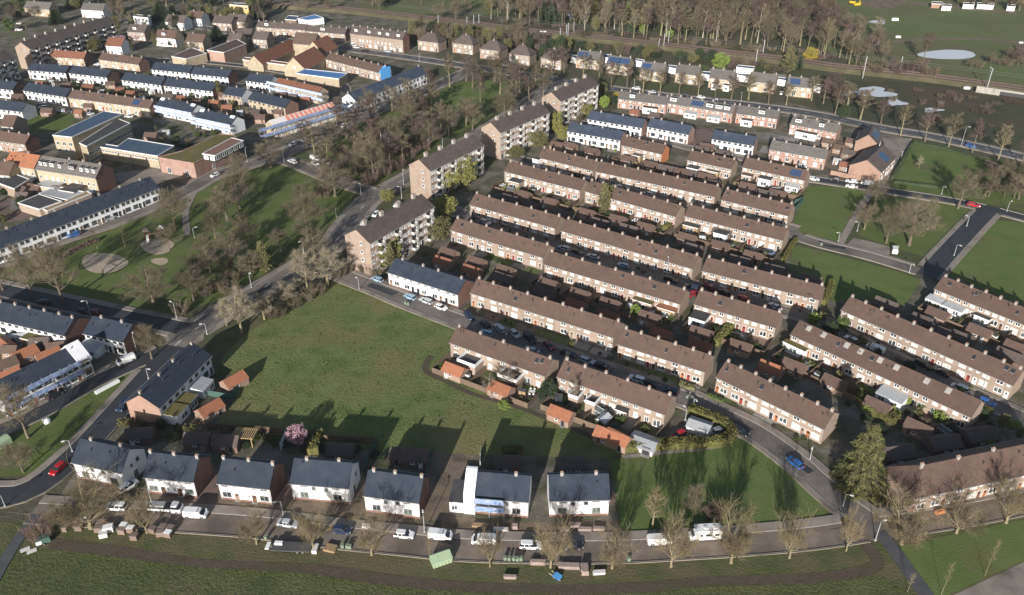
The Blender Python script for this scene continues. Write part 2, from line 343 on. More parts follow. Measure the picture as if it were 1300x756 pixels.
def near_other(p, me, slack=0.0):
    global RA
    if RA is None:
        RA = []
        for i, r_ in enumerate(ROADS):
            if r_['w'] >= 4: RA.append((i, np.array([(c.x, c.y) for c in r_['c']]), r_['w'] / 2))
    for i, arr, hw in RA:
        if ROADS[i] is me: continue
        if ((arr - (p[0], p[1])) ** 2).sum(1).min() < (hw + slack) ** 2: return True
    return False
def frames(c):
    out = []
    for k in range(len(c)):
        d = (c[min(k + 1, len(c) - 1)] - c[max(k - 1, 0)]).normalized(); out.append((c[k], Vector((-d.y, d.x))))
    return out
for i, r_ in enumerate(ROADS):
    fr = frames(r_['c']); b = MB(); z = 0.115 + 0.003 * i; hw = r_['w'] / 2
    b.v = []
    for p, n in fr:
        a = p + n * hw; c = p - n * hw; b.v += [(a.x, a.y, z), (c.x, c.y, z)]
    for k in range(len(fr) - 1): b.f.append((2 * k, 2 * k + 1, 2 * k + 3, 2 * k + 2)); b.m.append(0)
    tag(b.build('path' if r_['w'] < 3.5 else 'road', r_['m']), r_['label'], kind='structure')
    bp = MB(); ok = False
    for side, pw in ((1, r_['pav'][0]), (-1, r_['pav'][1])):
        if pw <= 0: continue
        for k in range(len(fr) - 1):
            (p, n), (p2, n2) = fr[k], fr[k + 1]
            mid = (p + p2) / 2 + (n + n2) / 2 * side * (hw + pw / 2)
            if near_other(mid, r_, 0.5 + pw / 2): continue
            zt = 0.25 + 0.002 * i
            o = [p + n * side * hw, p2 + n2 * side * hw, p2 + n2 * side * (hw + 0.18), p + n * side * (hw + 0.18), p2 + n2 * side * (hw + pw), p + n * side * (hw + pw)]
            q = [(v.x, v.y) for v in o]
            up = lambda v, zz: (v[0], v[1], zz)
            fl = (lambda *a: bp.quad(*a)) 
            def face(a, b_, c_, d_, m_):
                pts = [a, b_, c_, d_]
                bp.quad(*(pts if side < 0 else pts[::-1]), m_)
            face(up(q[0], zt), up(q[1], zt), up(q[2], zt), up(q[3], zt), 1)
            if pw > 0.4:
                face(up(q[3], zt), up(q[2], zt), up(q[4], zt), up(q[5], zt), 0)
            face(up(q[0], 0.02), up(q[1], 0.02), up(q[1], zt), up(q[0], zt), 1)
            face(up(q[5], zt), up(q[4], zt), up(q[4], 0.0), up(q[5], 0.0), 0)
            ok = True
    if ok: tag(bp.build('pavement', [r_['mp'], 'kerb']), 'pavement and kerb of the ' + r_['label'].replace('street in front of', 'street by'), kind='structure')
def dashes(ri, off, ln, gap, wd=0.14, k0=0, k1=None, label=''):
    r_ = ROADS[ri]; fr = frames(r_['c']); b = MB(); z = 0.115 + 0.003 * ri + 0.006; acc = 0.0
    for k in range(k0, (k1 or len(fr)) - 1):
        (p, n), (p2, n2) = fr[k], fr[k + 1]; L = (p2 - p).length; per = ln + gap
        t = -(acc % per)
        while t < L:
            a0, a1 = max(t, 0), min(t + ln, L)
            if a1 > a0:
                A = p.lerp(p2, a0 / L); B = p.lerp(p2, a1 / L); nn = n
                q = [A + nn * (off + wd), A + nn * (off - wd), B + nn * (off - wd), B + nn * (off + wd)]
                b.poly([(v.x, v.y, z) for v in q])
            t += per
        acc += L
    tag(b.build('road', 'paint_line'), label, kind='structure')
dashes(5, 0, 3, 6, label='white dashes on the main road')
dashes(8, 0, 2.2, 4.5, k0=95, label='white dashes on the meadow street')
dashes(4, 0, 3, 6, label='white dashes on the diagonal road')
# zebra crossing at the lower right junction
def stripes(ri, frac, nst, ln=2.6, label=''):
    r_ = ROADS[ri]; fr = frames(r_['c']); k = int(frac * (len(fr) - 1)); p, n = fr[k]; d = Vector((n.y, -n.x)); b = MB()
    z = 0.115 + 0.003 * len(ROADS) + 0.006
    for q in range(nst):
        o = (q - (nst - 1) / 2) * r_['w'] / nst
        c = p + n * o
        b.poly([((c + n * a + d * e).x, (c + n * a + d * e).y, z) for a, e in ((-.22, -ln / 2), (.22, -ln / 2), (.22, ln / 2), (-.22, ln / 2))])
    tag(b.build('road', 'paint_line'), label, kind='structure')
stripes(4, 0.53, 7, label='zebra stripes before the flats')
def patch(px, ang, w_, h_, m, label, i):
    p = U(*px); c_, s_ = math.cos(R(ang)), math.sin(R(ang)); b = MB(); z = 0.115 + 0.003 * len(ROADS) + 0.012 + .003 * (i % 4)
    b.poly([(p.x + c_ * x - s_ * y, p.y + s_ * x + c_ * y, z) for x, y in ((-w_, -h_), (w_ * .9, -h_ * 1.1), (w_, h_), (-w_ * 1.05, h_ * .9))]); tag(b.build('road', m), label, kind='structure')
for i, (px, a, w_, h_, m_, l_) in enumerate((((486, 368), -34, 5.5, 1.3, 'new_asphalt', 'dark repair patch near the meadow corner'), ((940, 541), -45, 3, 1.0, 'new_asphalt', 'dark repair patch at the bend'), ((1020, 594), -55, 2.2, .9, 'new_asphalt', 'dark repair patch by the blue car'), ((700, 701), 0, 4, 1.2, 'asphalt', 'grey repair patch before the last white house'), ((420, 681), -5, 5, 1.0, 'asphalt', 'grey repair patch on the bottom street'), ((1080, 676), 10, 4, 1.4, 'asphalt_brown', 'brown patch at the right junction'), ((330, 370), 40, 4, 1.0, 'new_asphalt', 'dark repair patch on the diagonal road'), ((1060, 314), -20, 3.5, .9, 'new_asphalt', 'dark patch below the parking bays'))): patch(px, a, w_, h_, m_, l_, i)
r_ = ROADS[8]; fr = frames(r_['c']); b = MB()
for k, (p, n) in enumerate(fr):
    if not (590 < PX((p.x, p.y, 0))[0] < 735) or k % 2: continue
    d = Vector((n.y, -n.x)); a = p + n * (r_['w'] / 2 - .1); c = p + n * (r_['w'] / 2 - 2.3)
    b.poly([((a + d * e).x, (a + d * e).y, .185) for e in (-.06, .06)] + [((c + d * e).x, (c + d * e).y, .185) for e in (.06, -.06)])
tag(b.build('road', 'paint_line'), 'white bay lines along the meadow street', kind='structure')
# dirt tracks
def track(label, pts, width, m='track', seed=0):
    c = smooth([U(*p) for p in pts], 1.5); LAY[0] = level(c); fr = frames(c); b = MB(); rr = random.Random(seed)
    for k_, (p, n) in enumerate(fr):
        a = p + n * width / 2 * (1 + .18 * math.sin(k_ * .17 + seed)); d = p - n * width / 2 * (1 + .18 * math.sin(k_ * .13 + 1)); b.v += [(a.x, a.y, LAY[0]), (d.x, d.y, LAY[0])]
    for k in range(len(fr) - 1): b.f.append((2 * k, 2 * k + 1, 2 * k + 3, 2 * k + 2)); b.m.append(0)
    tag(b.build('path', m), label, kind='structure')
track('muddy track along the bottom verge', [(64, 690), (140, 699), (258, 715), (390, 723), (518, 739), (660, 747), (778, 749), (910, 739), (1038, 733), (1100, 724), (1114, 714), (1108, 702), (1096, 692)], 2.6, seed=1)
track('earth path behind the meadow gardens', [(548, 452), (541, 462), (542, 472), (562, 482), (600, 500), (640, 511), (680, 526), (730, 546), (790, 574)], 1.6, seed=2)
track('worn strip along the hedge of the yard', [(790, 580), (850, 574), (915, 566), (935, 550)], 1.2, 'paving', seed=3)
# ------------------------------------------------------------------ building materials
mat('roof_brown', (0.103, 0.066, 0.052), (0.132, 0.086, 0.069), 0.7, 0.85, c3=(0.085, 0.064, 0.054), scale3=0.22, f3=0.7, coords='obj', rand=0.07, course=1.1, bump=0.03, bscale=3, detail=6)
mat('roof_dark', (0.085, 0.066, 0.06), (0.11, 0.085, 0.075), 0.7, 0.85, c3=(0.07, 0.06, 0.055), scale3=0.25, coords='obj', rand=0.1)
mat('roof_grey', (0.115, 0.105, 0.098), (0.15, 0.135, 0.125), 0.7, 0.85, c3=(0.10, 0.095, 0.08), scale3=0.25, coords='obj', rand=0.08, course=0.5)
mat('roof_orange', (0.34, 0.135, 0.07), (0.27, 0.115, 0.065), 0.8, 0.85, c3=(0.2, 0.10, 0.065), scale3=0.4, coords='obj', rand=0.15, course=0.5)
mat('roof_red', (0.24, 0.10, 0.06), (0.19, 0.085, 0.055), 0.8, 0.85, c3=(0.15, 0.08, 0.055), scale3=0.4, coords='obj', rand=0.15, course=0.5)
mat('slate', (0.028, 0.037, 0.054), (0.038, 0.048, 0.066), 0.5, 0.75, c3=(0.053, 0.059, 0.068), scale3=0.22, f3=0.4, coords='obj', rand=0.08, spec=0.15, detail=6)
mat('slate_blue', (0.04, 0.052, 0.078), (0.05, 0.064, 0.09), 0.5, 0.65, c3=(0.07, 0.085, 0.11), scale3=0.22, coords='obj', rand=0.08)
mat('brick', (0.30, 0.228, 0.178), (0.35, 0.27, 0.215), 0.9, 0.9, c3=(0.245, 0.183, 0.142), scale3=0.3, coords='obj', rand=0.06, bump=0.01, bscale=8)
mat('brick_red', (0.325, 0.205, 0.16), (0.375, 0.25, 0.2), 0.9, 0.9, c3=(0.27, 0.165, 0.13), scale3=0.3, coords='obj', rand=0.06)
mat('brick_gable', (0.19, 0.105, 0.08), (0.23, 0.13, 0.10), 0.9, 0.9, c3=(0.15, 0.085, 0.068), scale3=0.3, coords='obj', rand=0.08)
mat('brick_painted_shade', (0.085, 0.062, 0.054), (0.11, 0.08, 0.07), 0.9, 0.9, coords='obj')  # brick of the left flats with the facade's shade put into its colour
mat('brick_orange', (0.30, 0.19, 0.14), (0.34, 0.22, 0.165), 0.9, 0.9, c3=(0.255, 0.155, 0.115), scale3=0.3, coords='obj', rand=0.06)
mat('brick_yellow', (0.37, 0.30, 0.205), (0.42, 0.35, 0.25), 0.9, 0.9, c3=(0.31, 0.25, 0.175), scale3=0.3, coords='obj', rand=0.06)
mat('orange_paint', (0.55, 0.22, 0.09), (0.5, 0.19, 0.08), 0.5, 0.8, coords='obj')
mat('render_white', (0.76, 0.76, 0.77), (0.70, 0.70, 0.71), 0.5, 0.85, c3=(0.64, 0.635, 0.63), scale3=0.25, f3=0.35, coords='obj', spec=0.2)
mat('white', (0.78, 0.78, 0.77), None, rough=0.6)
mat('white_trim', (0.66, 0.65, 0.63), None, rough=0.6)
mat('bal_white', (0.52, 0.50, 0.47), None, rough=0.6)
mat('plastic', (0.03, 0.03, 0.032), None, rough=0.6)
mat('trim_grey', (0.28, 0.27, 0.26), None, rough=0.7)
mat('cap', (0.37, 0.345, 0.32), (0.28, 0.26, 0.24), 2.0, 0.9, coords='obj')
mat('pot', (0.30, 0.18, 0.12), None, rough=0.8)
mat('glass', (0.03, 0.036, 0.042), None, rough=0.08, spec=0.6)
mat('glass_mid', (0.10, 0.115, 0.115), (0.05, 0.06, 0.06), 0.8, 0.12, coords='obj', spec=0.6)
mat('blind', (0.52, 0.51, 0.48), (0.46, 0.45, 0.43), 1.0, 0.5, coords='obj')
mat('glass_green', (0.13, 0.16, 0.14), (0.06, 0.075, 0.07), 0.6, 0.12, coords='obj', spec=0.6)
mat('dark_frame', (0.045, 0.048, 0.05), None, rough=0.5)
mat('door_brown', (0.14, 0.07, 0.04), None, rough=0.6)
mat('door_orange', (0.32, 0.12, 0.04), None, rough=0.6)
mat('door_white', (0.62, 0.61, 0.59), None, rough=0.6)
mat('door_red', (0.26, 0.045, 0.035), None, rough=0.6)
mat('door_dark', (0.035, 0.035, 0.038), None, rough=0.6)
mat('door_tan', (0.25, 0.17, 0.12), None, rough=0.6)
mat('felt', (0.055, 0.055, 0.058), (0.08, 0.078, 0.078), 0.5, 0.9, coords='obj', rand=0.15)
mat('felt_blue', (0.05, 0.075, 0.12), (0.065, 0.095, 0.145), 0.3, 0.55, c3=(0.08, 0.11, 0.15), scale3=0.12, coords='obj', spec=0.4)
mat('panel_blue', (0.05, 0.15, 0.36), (0.07, 0.2, 0.45), 0.3, 0.4, coords='obj', spec=0.5)
mat('sedum', (0.115, 0.105, 0.035), (0.155, 0.125, 0.045), 0.4, 0.95, c3=(0.09, 0.095, 0.035), scale3=0.12, coords='obj')
mat('solar', (0.03, 0.055, 0.12), (0.04, 0.075, 0.16), 2.5, 0.2, coords='obj', spec=0.6)
mat('sheet_metal', (0.42, 0.43, 0.44), (0.36, 0.37, 0.375), 0.8, 0.5, coords='obj', rand=0.15)
mat('wood', (0.34, 0.235, 0.13), (0.27, 0.18, 0.10), 1.5, 0.85, coords='obj')
mat('wood_dark', (0.12, 0.085, 0.06), (0.16, 0.115, 0.08), 0.8, 0.9, coords='obj', rand=0.25)
mat('net_blue', (0.13, 0.21, 0.42), (0.32, 0.36, 0.46), 0.9, 0.7, coords='obj', stretch=(1, 1, 3))
mat('net_pale', (0.30, 0.37, 0.56), (0.48, 0.51, 0.60), 0.6, 0.7, coords='obj')
mat('tarp', (0.10, 0.33, 0.68), None, rough=0.45)
mat('batten_red', (0.62, 0.25, 0.18), (0.55, 0.2, 0.14), 1.0, 0.85, coords='obj')
mat('foil', (0.66, 0.62, 0.60), (0.6, 0.56, 0.54), 1.0, 0.6, coords='obj')
mat('steel', (0.42, 0.43, 0.44), None, rough=0.5, metal=0.3)
mat('concrete', (0.36, 0.34, 0.31), (0.29, 0.275, 0.25), 0.8, 0.9, c3=(0.2, 0.19, 0.175), scale3=0.3, coords='obj')
mat('yellow_house', (0.55, 0.38, 0.16), None, rough=0.85)
WC = {}
PANES = ['glass', 'glass_mid', 'blind', 'blind']
def win_mesh(w, h, frame, pane, split=True):
    k = ('w', round(w, 2), round(h, 2), frame, pane)
    if k in WC: return WC[k]
    b = MB(); t = 0.1; y0, y1 = -0.09, 0.03
    b.box(-w / 2, w / 2, y0, y1, 0, t); b.box(-w / 2, w / 2, y0, y1, h - t, h)
    b.box(-w / 2, -w / 2 + t, y0, y1, t, h - t); b.box(w / 2 - t, w / 2, y0, y1, t, h - t)
    if split and w > 1.1: b.box(-0.06, 0.06, y0 + .01, y1, t, h - t)
    if w > 1.1 and h > 1.1: b.box(-w / 2 + t, -.06, y0 + .02, y1, h * .72, h * .72 + .07)
    b.box(-w / 2 - .06, w / 2 + .06, -0.17, -0.02, -0.07, -0.002)
    b.quad((-w / 2 + t, -.035, t), (w / 2 - t, -.035, t), (w / 2 - t, -.035, h - t), (-w / 2 + t, -.035, h - t), 1)
    WC[k] = b.mesh('window', [frame, pane]); return WC[k]
def door_mesh(w, h, m, frame='white_trim'):
    k = ('d', w, h, m, frame)
    if k in WC: return WC[k]
    b = MB(); b.box(-w / 2, w / 2, -.06, .02, 0, h); b.box(-w / 2 - .09, -w / 2, -.1, .02, 0, h + .09, 1); b.box(w / 2, w / 2 + .09, -.1, .02, 0, h + .09, 1)
    b.box(-w / 2, w / 2, -.1, .02, h, h + .09, 1); b.box(-.2, .2, -.075, -.055, h * .62, h * .88, 2); b.box(w / 2 - .14, w / 2 - .08, -.11, -.055, 1.0, 1.06, 1)
    b.box(-w / 2 - .1, w / 2 + .1, -.5, -.1, 0, .12, 3)
    WC[k] = b.mesh('door', [m, frame, 'glass', 'concrete']); return WC[k]
def chim_mesh(w, d, h, body, cap='cap', pots=2):
    k = ('c', w, d, h, body, cap, pots)
    if k in WC: return WC[k]
    b = MB(); b.box(-w / 2, w / 2, -d / 2, d / 2, -1.0, h); b.box(-w / 2 - .08, w / 2 + .08, -d / 2 - .08, d / 2 + .08, h, h + .14, 1)
    for q in range(pots):
        x = (q - (pots - 1) / 2) * w / max(pots, 1); b.tube([(x, 0, h + .13), (x, 0, h + .5)], [.12, .10], 6, 2, True)
    WC[k] = b.mesh('chimney', [body, cap, 'pot']); return WC[k]
def vent_mesh():
    if 'v' not in WC:
        b = MB(); b.tube([(0, 0, -.3), (0, 0, .55)], [.11, .11], 6, 0, True); b.tube([(0, 0, .5), (0, 0, .68)], [.17, .13], 6, 0, True); WC['v'] = b.mesh('vent', ['dark_frame'])
    return WC['v']
FAC = {  # kind, u, width, height, sill
    'brown': [('door', .17, .95, 2.1, .1), ('win', .60, 2.0, 1.5, .85), ('win', .64, 1.7, 1.2, 3.45), ('win', .2, .75, .85, 3.8)],
    'brown_back': [('door', .80, .9, 2.1, .1), ('win', .35, 1.9, 1.6, .75), ('win', .25, 1.3, 1.25, 3.4), ('win', .72, 1.3, 1.25, 3.4)],
    'near_back': [('french', .7, 1.9, 2.1, .1), ('win', .25, 1.2, 1.5, .7), ('win', .28, 1.3, 1.2, 3.5), ('win', .76, 1.3, 1.2, 3.5)],
    'white_front': [('win', .27, 2.0, 1.45, .9), ('door', .66, 1.0, 2.15, .1), ('slit', .86, .28, .5, 1.6), ('win', .24, 1.5, .75, 3.9), ('win', .62, .7, .55, 4.05)],
    'white_back': [('win', .42, 1.8, 1.6, .8), ('win', .45, 1.6, .8, 4.0), ('win', .78, .95, 1.0, 3.2)],
    'terrace': [('door', .2, 1.0, 2.15, .1), ('win', .62, 1.9, 1.45, .85), ('win', .3, 1.2, 1.1, 3.6), ('win', .75, 1.2, 1.1, 3.6)],
    'old': [('door', .2, 1.0, 2.2, .1), ('win', .62, 1.6, 1.7, .8), ('win', .28, .9, 1.4, 3.5), ('win', .7, .9, 1.4, 3.5)],
}
DOORS = ['door_brown', 'door_orange', 'door_white', 'door_red', 'door_dark', 'door_tan', 'door_brown', 'door_orange']
def wmat(parent, me, name, x, y, z, back=False):
    return put(me, name, parent, (x, y, z), PI if back else 0)
def facade(root, L, D, n, spec, frame, rr, back=False, doors=DOORS, panes=PANES, skip=(), mirror=True):
    uw = L / n; sgn = 1 if back else -1; nd = 0
    for i in range(int(round(n))):
        for kind, u, w_, h_, zs in spec:
            if (i, kind, u) in skip: continue
            uu = 1 - u if (mirror and i % 2) else u
            x = -L / 2 + (i + uu) * uw; y = sgn * D / 2
            if kind == 'door': me = door_mesh(w_, h_, rr.choice(doors)); nm = 'door'
            elif kind == 'french': me = win_mesh(w_, h_, frame, rr.choice(panes)); nm = 'door'
            else:
                pn = rr.choice(panes); me = win_mesh(w_, h_, frame, pn); nm = 'window'
            wmat(root, me, nm, x, y, zs, back)
def gable_house(label, lm, rl, rr_, n, ze=5.0, zr=7.6, D=7.5, wall='brick', roof='roof_brown', fac='brown', frame='white', gl=None, gr=None, chim='party',
                cat='terrace', name='terrace_row', seed=0, ext=(), dormers=(), solar=(), panes=PANES, doors=DOORS, plinth=None, gw=(), backfac=None, hipl=0, hipr=0, vents=2, chm=None, ov=.35, zpx=None, group=None, rooflights=()):
    zz = zr if zpx is None else zpx
    p, q = U(*rl, zz), U(*rr_, zz); c = (p + q) / 2; L = (q - p).length; ang = math.atan2(q.y - p.y, q.x - p.x); rr = random.Random(seed * 77 + int(rl[0] * 3 + rl[1]))
    root = empty(name, (c.x, c.y, 0), ang); tag(root, label, cat, group)
    if lm: LANDMARKS.append((lm, (c.x, c.y), L))
    s = (zr - ze) / (D / 2); b = MB(); h2 = D / 2; zt = ze - .2; za = zr - .2
    mats = [wall, gl or wall, gr or wall]
    b.quad((-L / 2, -h2, 0), (L / 2, -h2, 0), (L / 2, -h2, zt), (-L / 2, -h2, zt), 0); b.quad((L / 2, h2, 0), (-L / 2, h2, 0), (-L / 2, h2, zt), (L / 2, h2, zt), 0)
    b.poly([(-L / 2, h2, 0), (-L / 2, -h2, 0), (-L / 2, -h2, zt)] + ([(-L / 2, 0, za)] if not hipl else []) + [(-L / 2, h2, zt)], 1)
    b.poly([(L / 2, -h2, 0), (L / 2, h2, 0), (L / 2, h2, zt)] + ([(L / 2, 0, za)] if not hipr else []) + [(L / 2, -h2, zt)], 2)
    if plinth: b.box(-L / 2 - .03, L / 2 + .03, -h2 - .05, -h2 + .1, 0, .55, 3); mats.append(plinth)
    b.build('wall', mats, root)
    rb = MB(); ye, zl = h2 + ov, ze - ov * s; t = .18; xl, xr = -L / 2 - .14, L / 2 + .14
    if hipl or hipr:
        A = [(-L / 2 - ov, -ye, zl), (L / 2 + ov, -ye, zl), (L / 2 + ov, ye, zl), (-L / 2 - ov, ye, zl)]
        pl = (-L / 2 + hipl, 0, zr) if hipl else (-L / 2 - .14, 0, zr); pr = (L / 2 - hipr, 0, zr) if hipr else (L / 2 + .14, 0, zr)
        rb.quad(A[0], A[1], pr, pl); rb.quad(A[2], A[3], pl, pr); rb.poly([A[1], A[2], pr]); rb.poly([A[3], A[0], pl]); rb.poly([A[3], A[2], A[1], A[0]])
        rb.slab([(a[0], a[1]) for a in A], zl - .16, zl - .01)
    else:
        rb.prism([(-ye, zl), (0, zr), (ye, zl), (ye, zl - t), (0, zr - t), (-ye, zl - t)][::-1], xl, xr)
        rb.prism([(-.16, zr - .06), (0, zr + .06), (.16, zr - .06)][::-1], xl, xr)
    ro = rb.build('roof', roof, root)
    g = MB()
    for sg in (-1, 1): g.box(xl, xr, sg * (ye + .08) - .07, sg * (ye + .08) + .07, zl - .2, zl - .04)
    g.box(-L / 2 + .12, -L / 2 + .24, -h2 - .1, -h2 - .01, 0, zl - .1); g.box(L / 2 - .24, L / 2 - .12, -h2 - .1, -h2 - .01, 0, zl - .1)
    g.build('gutter', 'trim_grey', root)
    cb = chm or ('brick' if wall != 'render_white' else 'cap')
    uw = L / n
    if chim == 'party': xs = [-L / 2 + uw * k for k in range(1, int(round(n)))] + [L / 2 - .55]; xs = [-L / 2 + .55] + xs
    elif chim == 'pair': xs = [-L / 2 + uw * (k + .5) for k in range(0, int(round(n)))]
    elif chim == 'every2': xs = [-L / 2 + uw * k for k in range(1, int(round(n)), 2)]
    elif chim: xs = [-L / 2 + L * f for f in chim]
    else: xs = []
    for x in xs: put(chim_mesh(.6, .48, .55, 'cap'), 'chimney', ro, (x + rr.uniform(-.1, .1), rr.uniform(-.15, .2), zr))
    if vents:
        for i in range(int(round(n))):
            for q_ in range(rr.randint(0, vents)):
                y = -rr.uniform(.15, .5) * h2; put(vent_mesh(), 'vent', ro, (-L / 2 + (i + rr.uniform(.2, .8)) * uw, y, zr + y * s))
    if fac: facade(root, L, D, n, FAC[fac] if isinstance(fac, str) else fac, frame, rr, doors=doors, panes=panes)
    if backfac: facade(root, L, D, n, FAC[backfac], frame, rr, back=True)
    if roof == 'roof_brown' and n >= 3 and name == 'terrace_row':
        for q_ in range(rr.randint(1, 3)):
            x = -L / 2 + (rr.randrange(int(round(n))) + rr.uniform(.25, .75)) * uw; d = MB(); y0 = -h2 * rr.uniform(.4, .75); y1 = y0 + 1.0; w2 = rr.choice((.35, .5))
            lo = [(x - w2, y0, zr + y0 * s), (x + w2, y0, zr + y0 * s), (x + w2, y1, zr + y1 * s), (x - w2, y1, zr + y1 * s)]; hi = [(a, b_, c_ + .12) for a, b_, c_ in lo]; d.poly(hi, 1)
            for e_ in range(4): d.quad(lo[e_], lo[(e_ + 1) % 4], hi[(e_ + 1) % 4], hi[e_])
            d.build('rooflight', ['trim_grey', 'glass'], ro)
    for side, yy, zz_, w_, h_ in gw:   # gable windows: side -1 left / 1 right
        o = put(win_mesh(w_, h_, frame, rr.choice(panes)), 'window', root, (side * L / 2, yy, zz_), PI / 2 * side)
    for f, wd, dp, ht, m_, rm in ext:
        e = MB(); x = -L / 2 + L * f; z2 = ht
        if rm == 'balcony':
            e.box(x - wd / 2, x + wd / 2, -h2 - dp, -h2 - .005, 0, ht, 0); e.box(x - wd / 2 + .25, x + wd / 2 - .25, -h2 - dp + .25, -h2 - .02, ht + .002, ht + .03, 1)
            for a in ((x - wd / 2 - .06, x + wd / 2 + .06, -h2 - dp - .06, -h2 - dp + .1), (x - wd / 2 - .06, x - wd / 2 + .1, -h2 - dp + .1, -h2 - .02), (x + wd / 2 - .1, x + wd / 2 + .06, -h2 - dp + .1, -h2 - .02)):
                e.box(*a, ht - .1, ht + .85, 2)
            eo = e.build('extension', [m_, 'felt', 'white'], root)
        elif rm == 'lean':
            e.prism([(-h2 - .01, 0), (-h2 - dp, 0), (-h2 - dp, ht - .5), (-h2 - .01, ht)], x - wd / 2, x + wd / 2, 0)
            e.quad((x - wd / 2 - .1, -h2 - dp - .15, ht - .48), (x + wd / 2 + .1, -h2 - dp - .15, ht - .48), (x + wd / 2 + .1, -h2 - .02, ht + .03), (x - wd / 2 - .1, -h2 - .02, ht + .03), 1)
            eo = e.build('extension', [m_, 'sheet_metal'], root)
            for q_ in range(max(1, int(wd / 2.2))): put(win_mesh(1.6, 1.4, 'white', 'glass_mid'), 'window', eo, (x - wd / 2 + (q_ + .5) * wd / max(1, int(wd / 2.2)), -h2 - dp, .6))
        else:
            e.box(x - wd / 2, x + wd / 2, -h2 - dp, -h2 - .005, 0, ht, 0); e.box(x - wd / 2 - .12, x + wd / 2 + .12, -h2 - dp - .12, -h2 - .02, ht + .001, ht + .18, 1); e.box(x - wd / 2 - .14, x + wd / 2 + .14, -h2 - dp - .15, -h2 - dp - .12, ht - .05, ht + .22, 2)
            eo = e.build('extension', [m_, rm, 'white_trim'], root)
            put(win_mesh(min(2.4, wd * .6), 1.5, 'white', 'glass_mid'), 'window', eo, (x, -h2 - dp, .7))
    for f, wd, m_ in dormers:
        x = -L / 2 + L * f; d = MB(); z0 = ze + s * h2 * .28; z1 = z0 + 1.5; yf = -h2 * .72
        d.box(x - wd / 2, x + wd / 2, yf, -h2 * .08, z0, z1, 0); d.box(x - wd / 2 - .12, x + wd / 2 + .12, yf - .15, -h2 * .02, z1 + .001, z1 + .14, 1)
        do = d.build('dormer', [m_, 'felt'], ro); put(win_mesh(wd * .8, .95, 'white', 'glass_mid'), 'window', do, (x, yf, z0 + .35))
    for f, wd in solar:
        x = -L / 2 + L * f; y0, y1 = -h2 * .85, -h2 * .2; d = MB()
        nrm = Vector((0, -s, 1)).normalized() * .09
        pts = [(x - wd / 2, y0, zr + y0 * s), (x + wd / 2, y0, zr + y0 * s), (x + wd / 2, y1, zr + y1 * s), (x - wd / 2, y1, zr + y1 * s)]
        nx = max(1, int(wd / 1.05))
        for a in range(nx):
            for c_ in range(2):
                xa = x - wd / 2 + a * wd / nx + .04; xb = xa + wd / nx - .08; ya = y0 + (y1 - y0) * c_ / 2 + .04; yb = ya + (y1 - y0) / 2 - .08
                lo = [(xx, yy, zr + yy * s) for xx, yy in ((xa, ya), (xb, ya), (xb, yb), (xa, yb))]; hi = [tuple(Vector(v) + nrm) for v in lo]
                d.poly(hi)
                for e_ in range(4): d.quad(lo[e_], lo[(e_ + 1) % 4], hi[(e_ + 1) % 4], hi[e_])
        d.build('solar_panel', 'solar', ro)
    for f in rooflights:
        x = -L / 2 + L * f; y0, y1 = -h2 * .42, -h2 * .12; d = MB(); lo = [(x - .65, y0, zr + y0 * s), (x + .65, y0, zr + y0 * s), (x + .65, y1, zr + y1 * s), (x - .65, y1, zr + y1 * s)]; hi = [(a, b_, c_ + .3) for a, b_, c_ in lo]
        d.poly(hi)
        for e_ in range(4): d.quad(lo[e_], lo[(e_ + 1) % 4], hi[(e_ + 1) % 4], hi[e_])
        d.build('rooflight', 'cap', ro)
    root['_L'] = L
    return root, L, D, ang
BR = dict(wall='brick', roof='roof_brown', gl='brick', gr='brick')
ROWS = []
def row(label, lm, rl, rr_, n, back=False, **k):
    kw = dict(BR); kw.update(k); o = gable_house(label, lm, rl, rr_, n, fac=kw.pop('fac', 'brown_back' if back else 'brown'), **kw); ROWS.append((o, back, lm)); return o
W3 = [('win', .3, 1.3, 1.2, .9)]
row('long brown terrace of eight houses facing the meadow street', 'the long meadow street terrace', P(2, 2, 430, 255), (787, 409), 8)
row('brown terrace behind the meadow street gardens with orange lean-to at its end', 'the orange lean-to terrace', (699, 319), (871, 368), 8, True, ext=((.93, 5.4, 2.6, 2.9, 'wood', 'roof_orange'), (.76, 6, 2.2, 2.8, 'brick', 'sedum')))
row('brown terrace with dark shaded front below the mown strip of lawn', 'the shaded terrace by the lawn strip', (898, 327), (1046, 363), 7)
row('brown terrace with grey peaked garden room at its near corner', 'the terrace with grey garden room', (889, 368), (992, 397), 5, True, ext=((.12, 4.6, 5, 2.9, 'white', 'felt'),))
row('brown terrace of five houses facing the meadow street beyond the side alley', 'the five house terrace', (793, 417), (903, 451), 5)
row('brown terrace with paved driveway where the meadow street bends', 'the bend terrace', (922, 459), (1059, 523), 7)
row('brown terrace touching the meadow with white roof balconies at the back', 'the meadow edge balcony terrace', (581, 415), (701, 456), 4, True, fac='near_back', chim='party', ext=((.27, 5.6, 4.2, 2.9, 'brick', 'balcony'), (.70, 5.6, 4.2, 2.9, 'brick', 'balcony')))
row('brown terrace with satellite dish whose garden holds the tall bare birch', 'the birch garden terrace', (717, 457), (853, 503), 5, True, fac='near_back', ext=((.22, 2.6, 3.6, 2.8, 'brick', 'balcony'), (.38, 2.6, 3.6, 2.8, 'brick', 'balcony'), (.64, 3, 2, 2.5, 'wood_dark', 'felt')))
row('brown terrace with flat rooflights and a white glazed lean-to', 'the rooflight terrace', (1016, 407), (1246, 509), 10, True, ext=((.63, 6.6, 4.2, 2.8, 'white', 'lean'), (.05, 6.5, 2.0, 2.7, 'white', 'sedum')), chim=(), rooflights=(.07, .16, .3, .38, .49, .58, .74, .85))
row('longest brown terrace at the edge with sunlit front and shaded street', 'the longest edge terrace', (1080, 377), (1299, 470), 10)
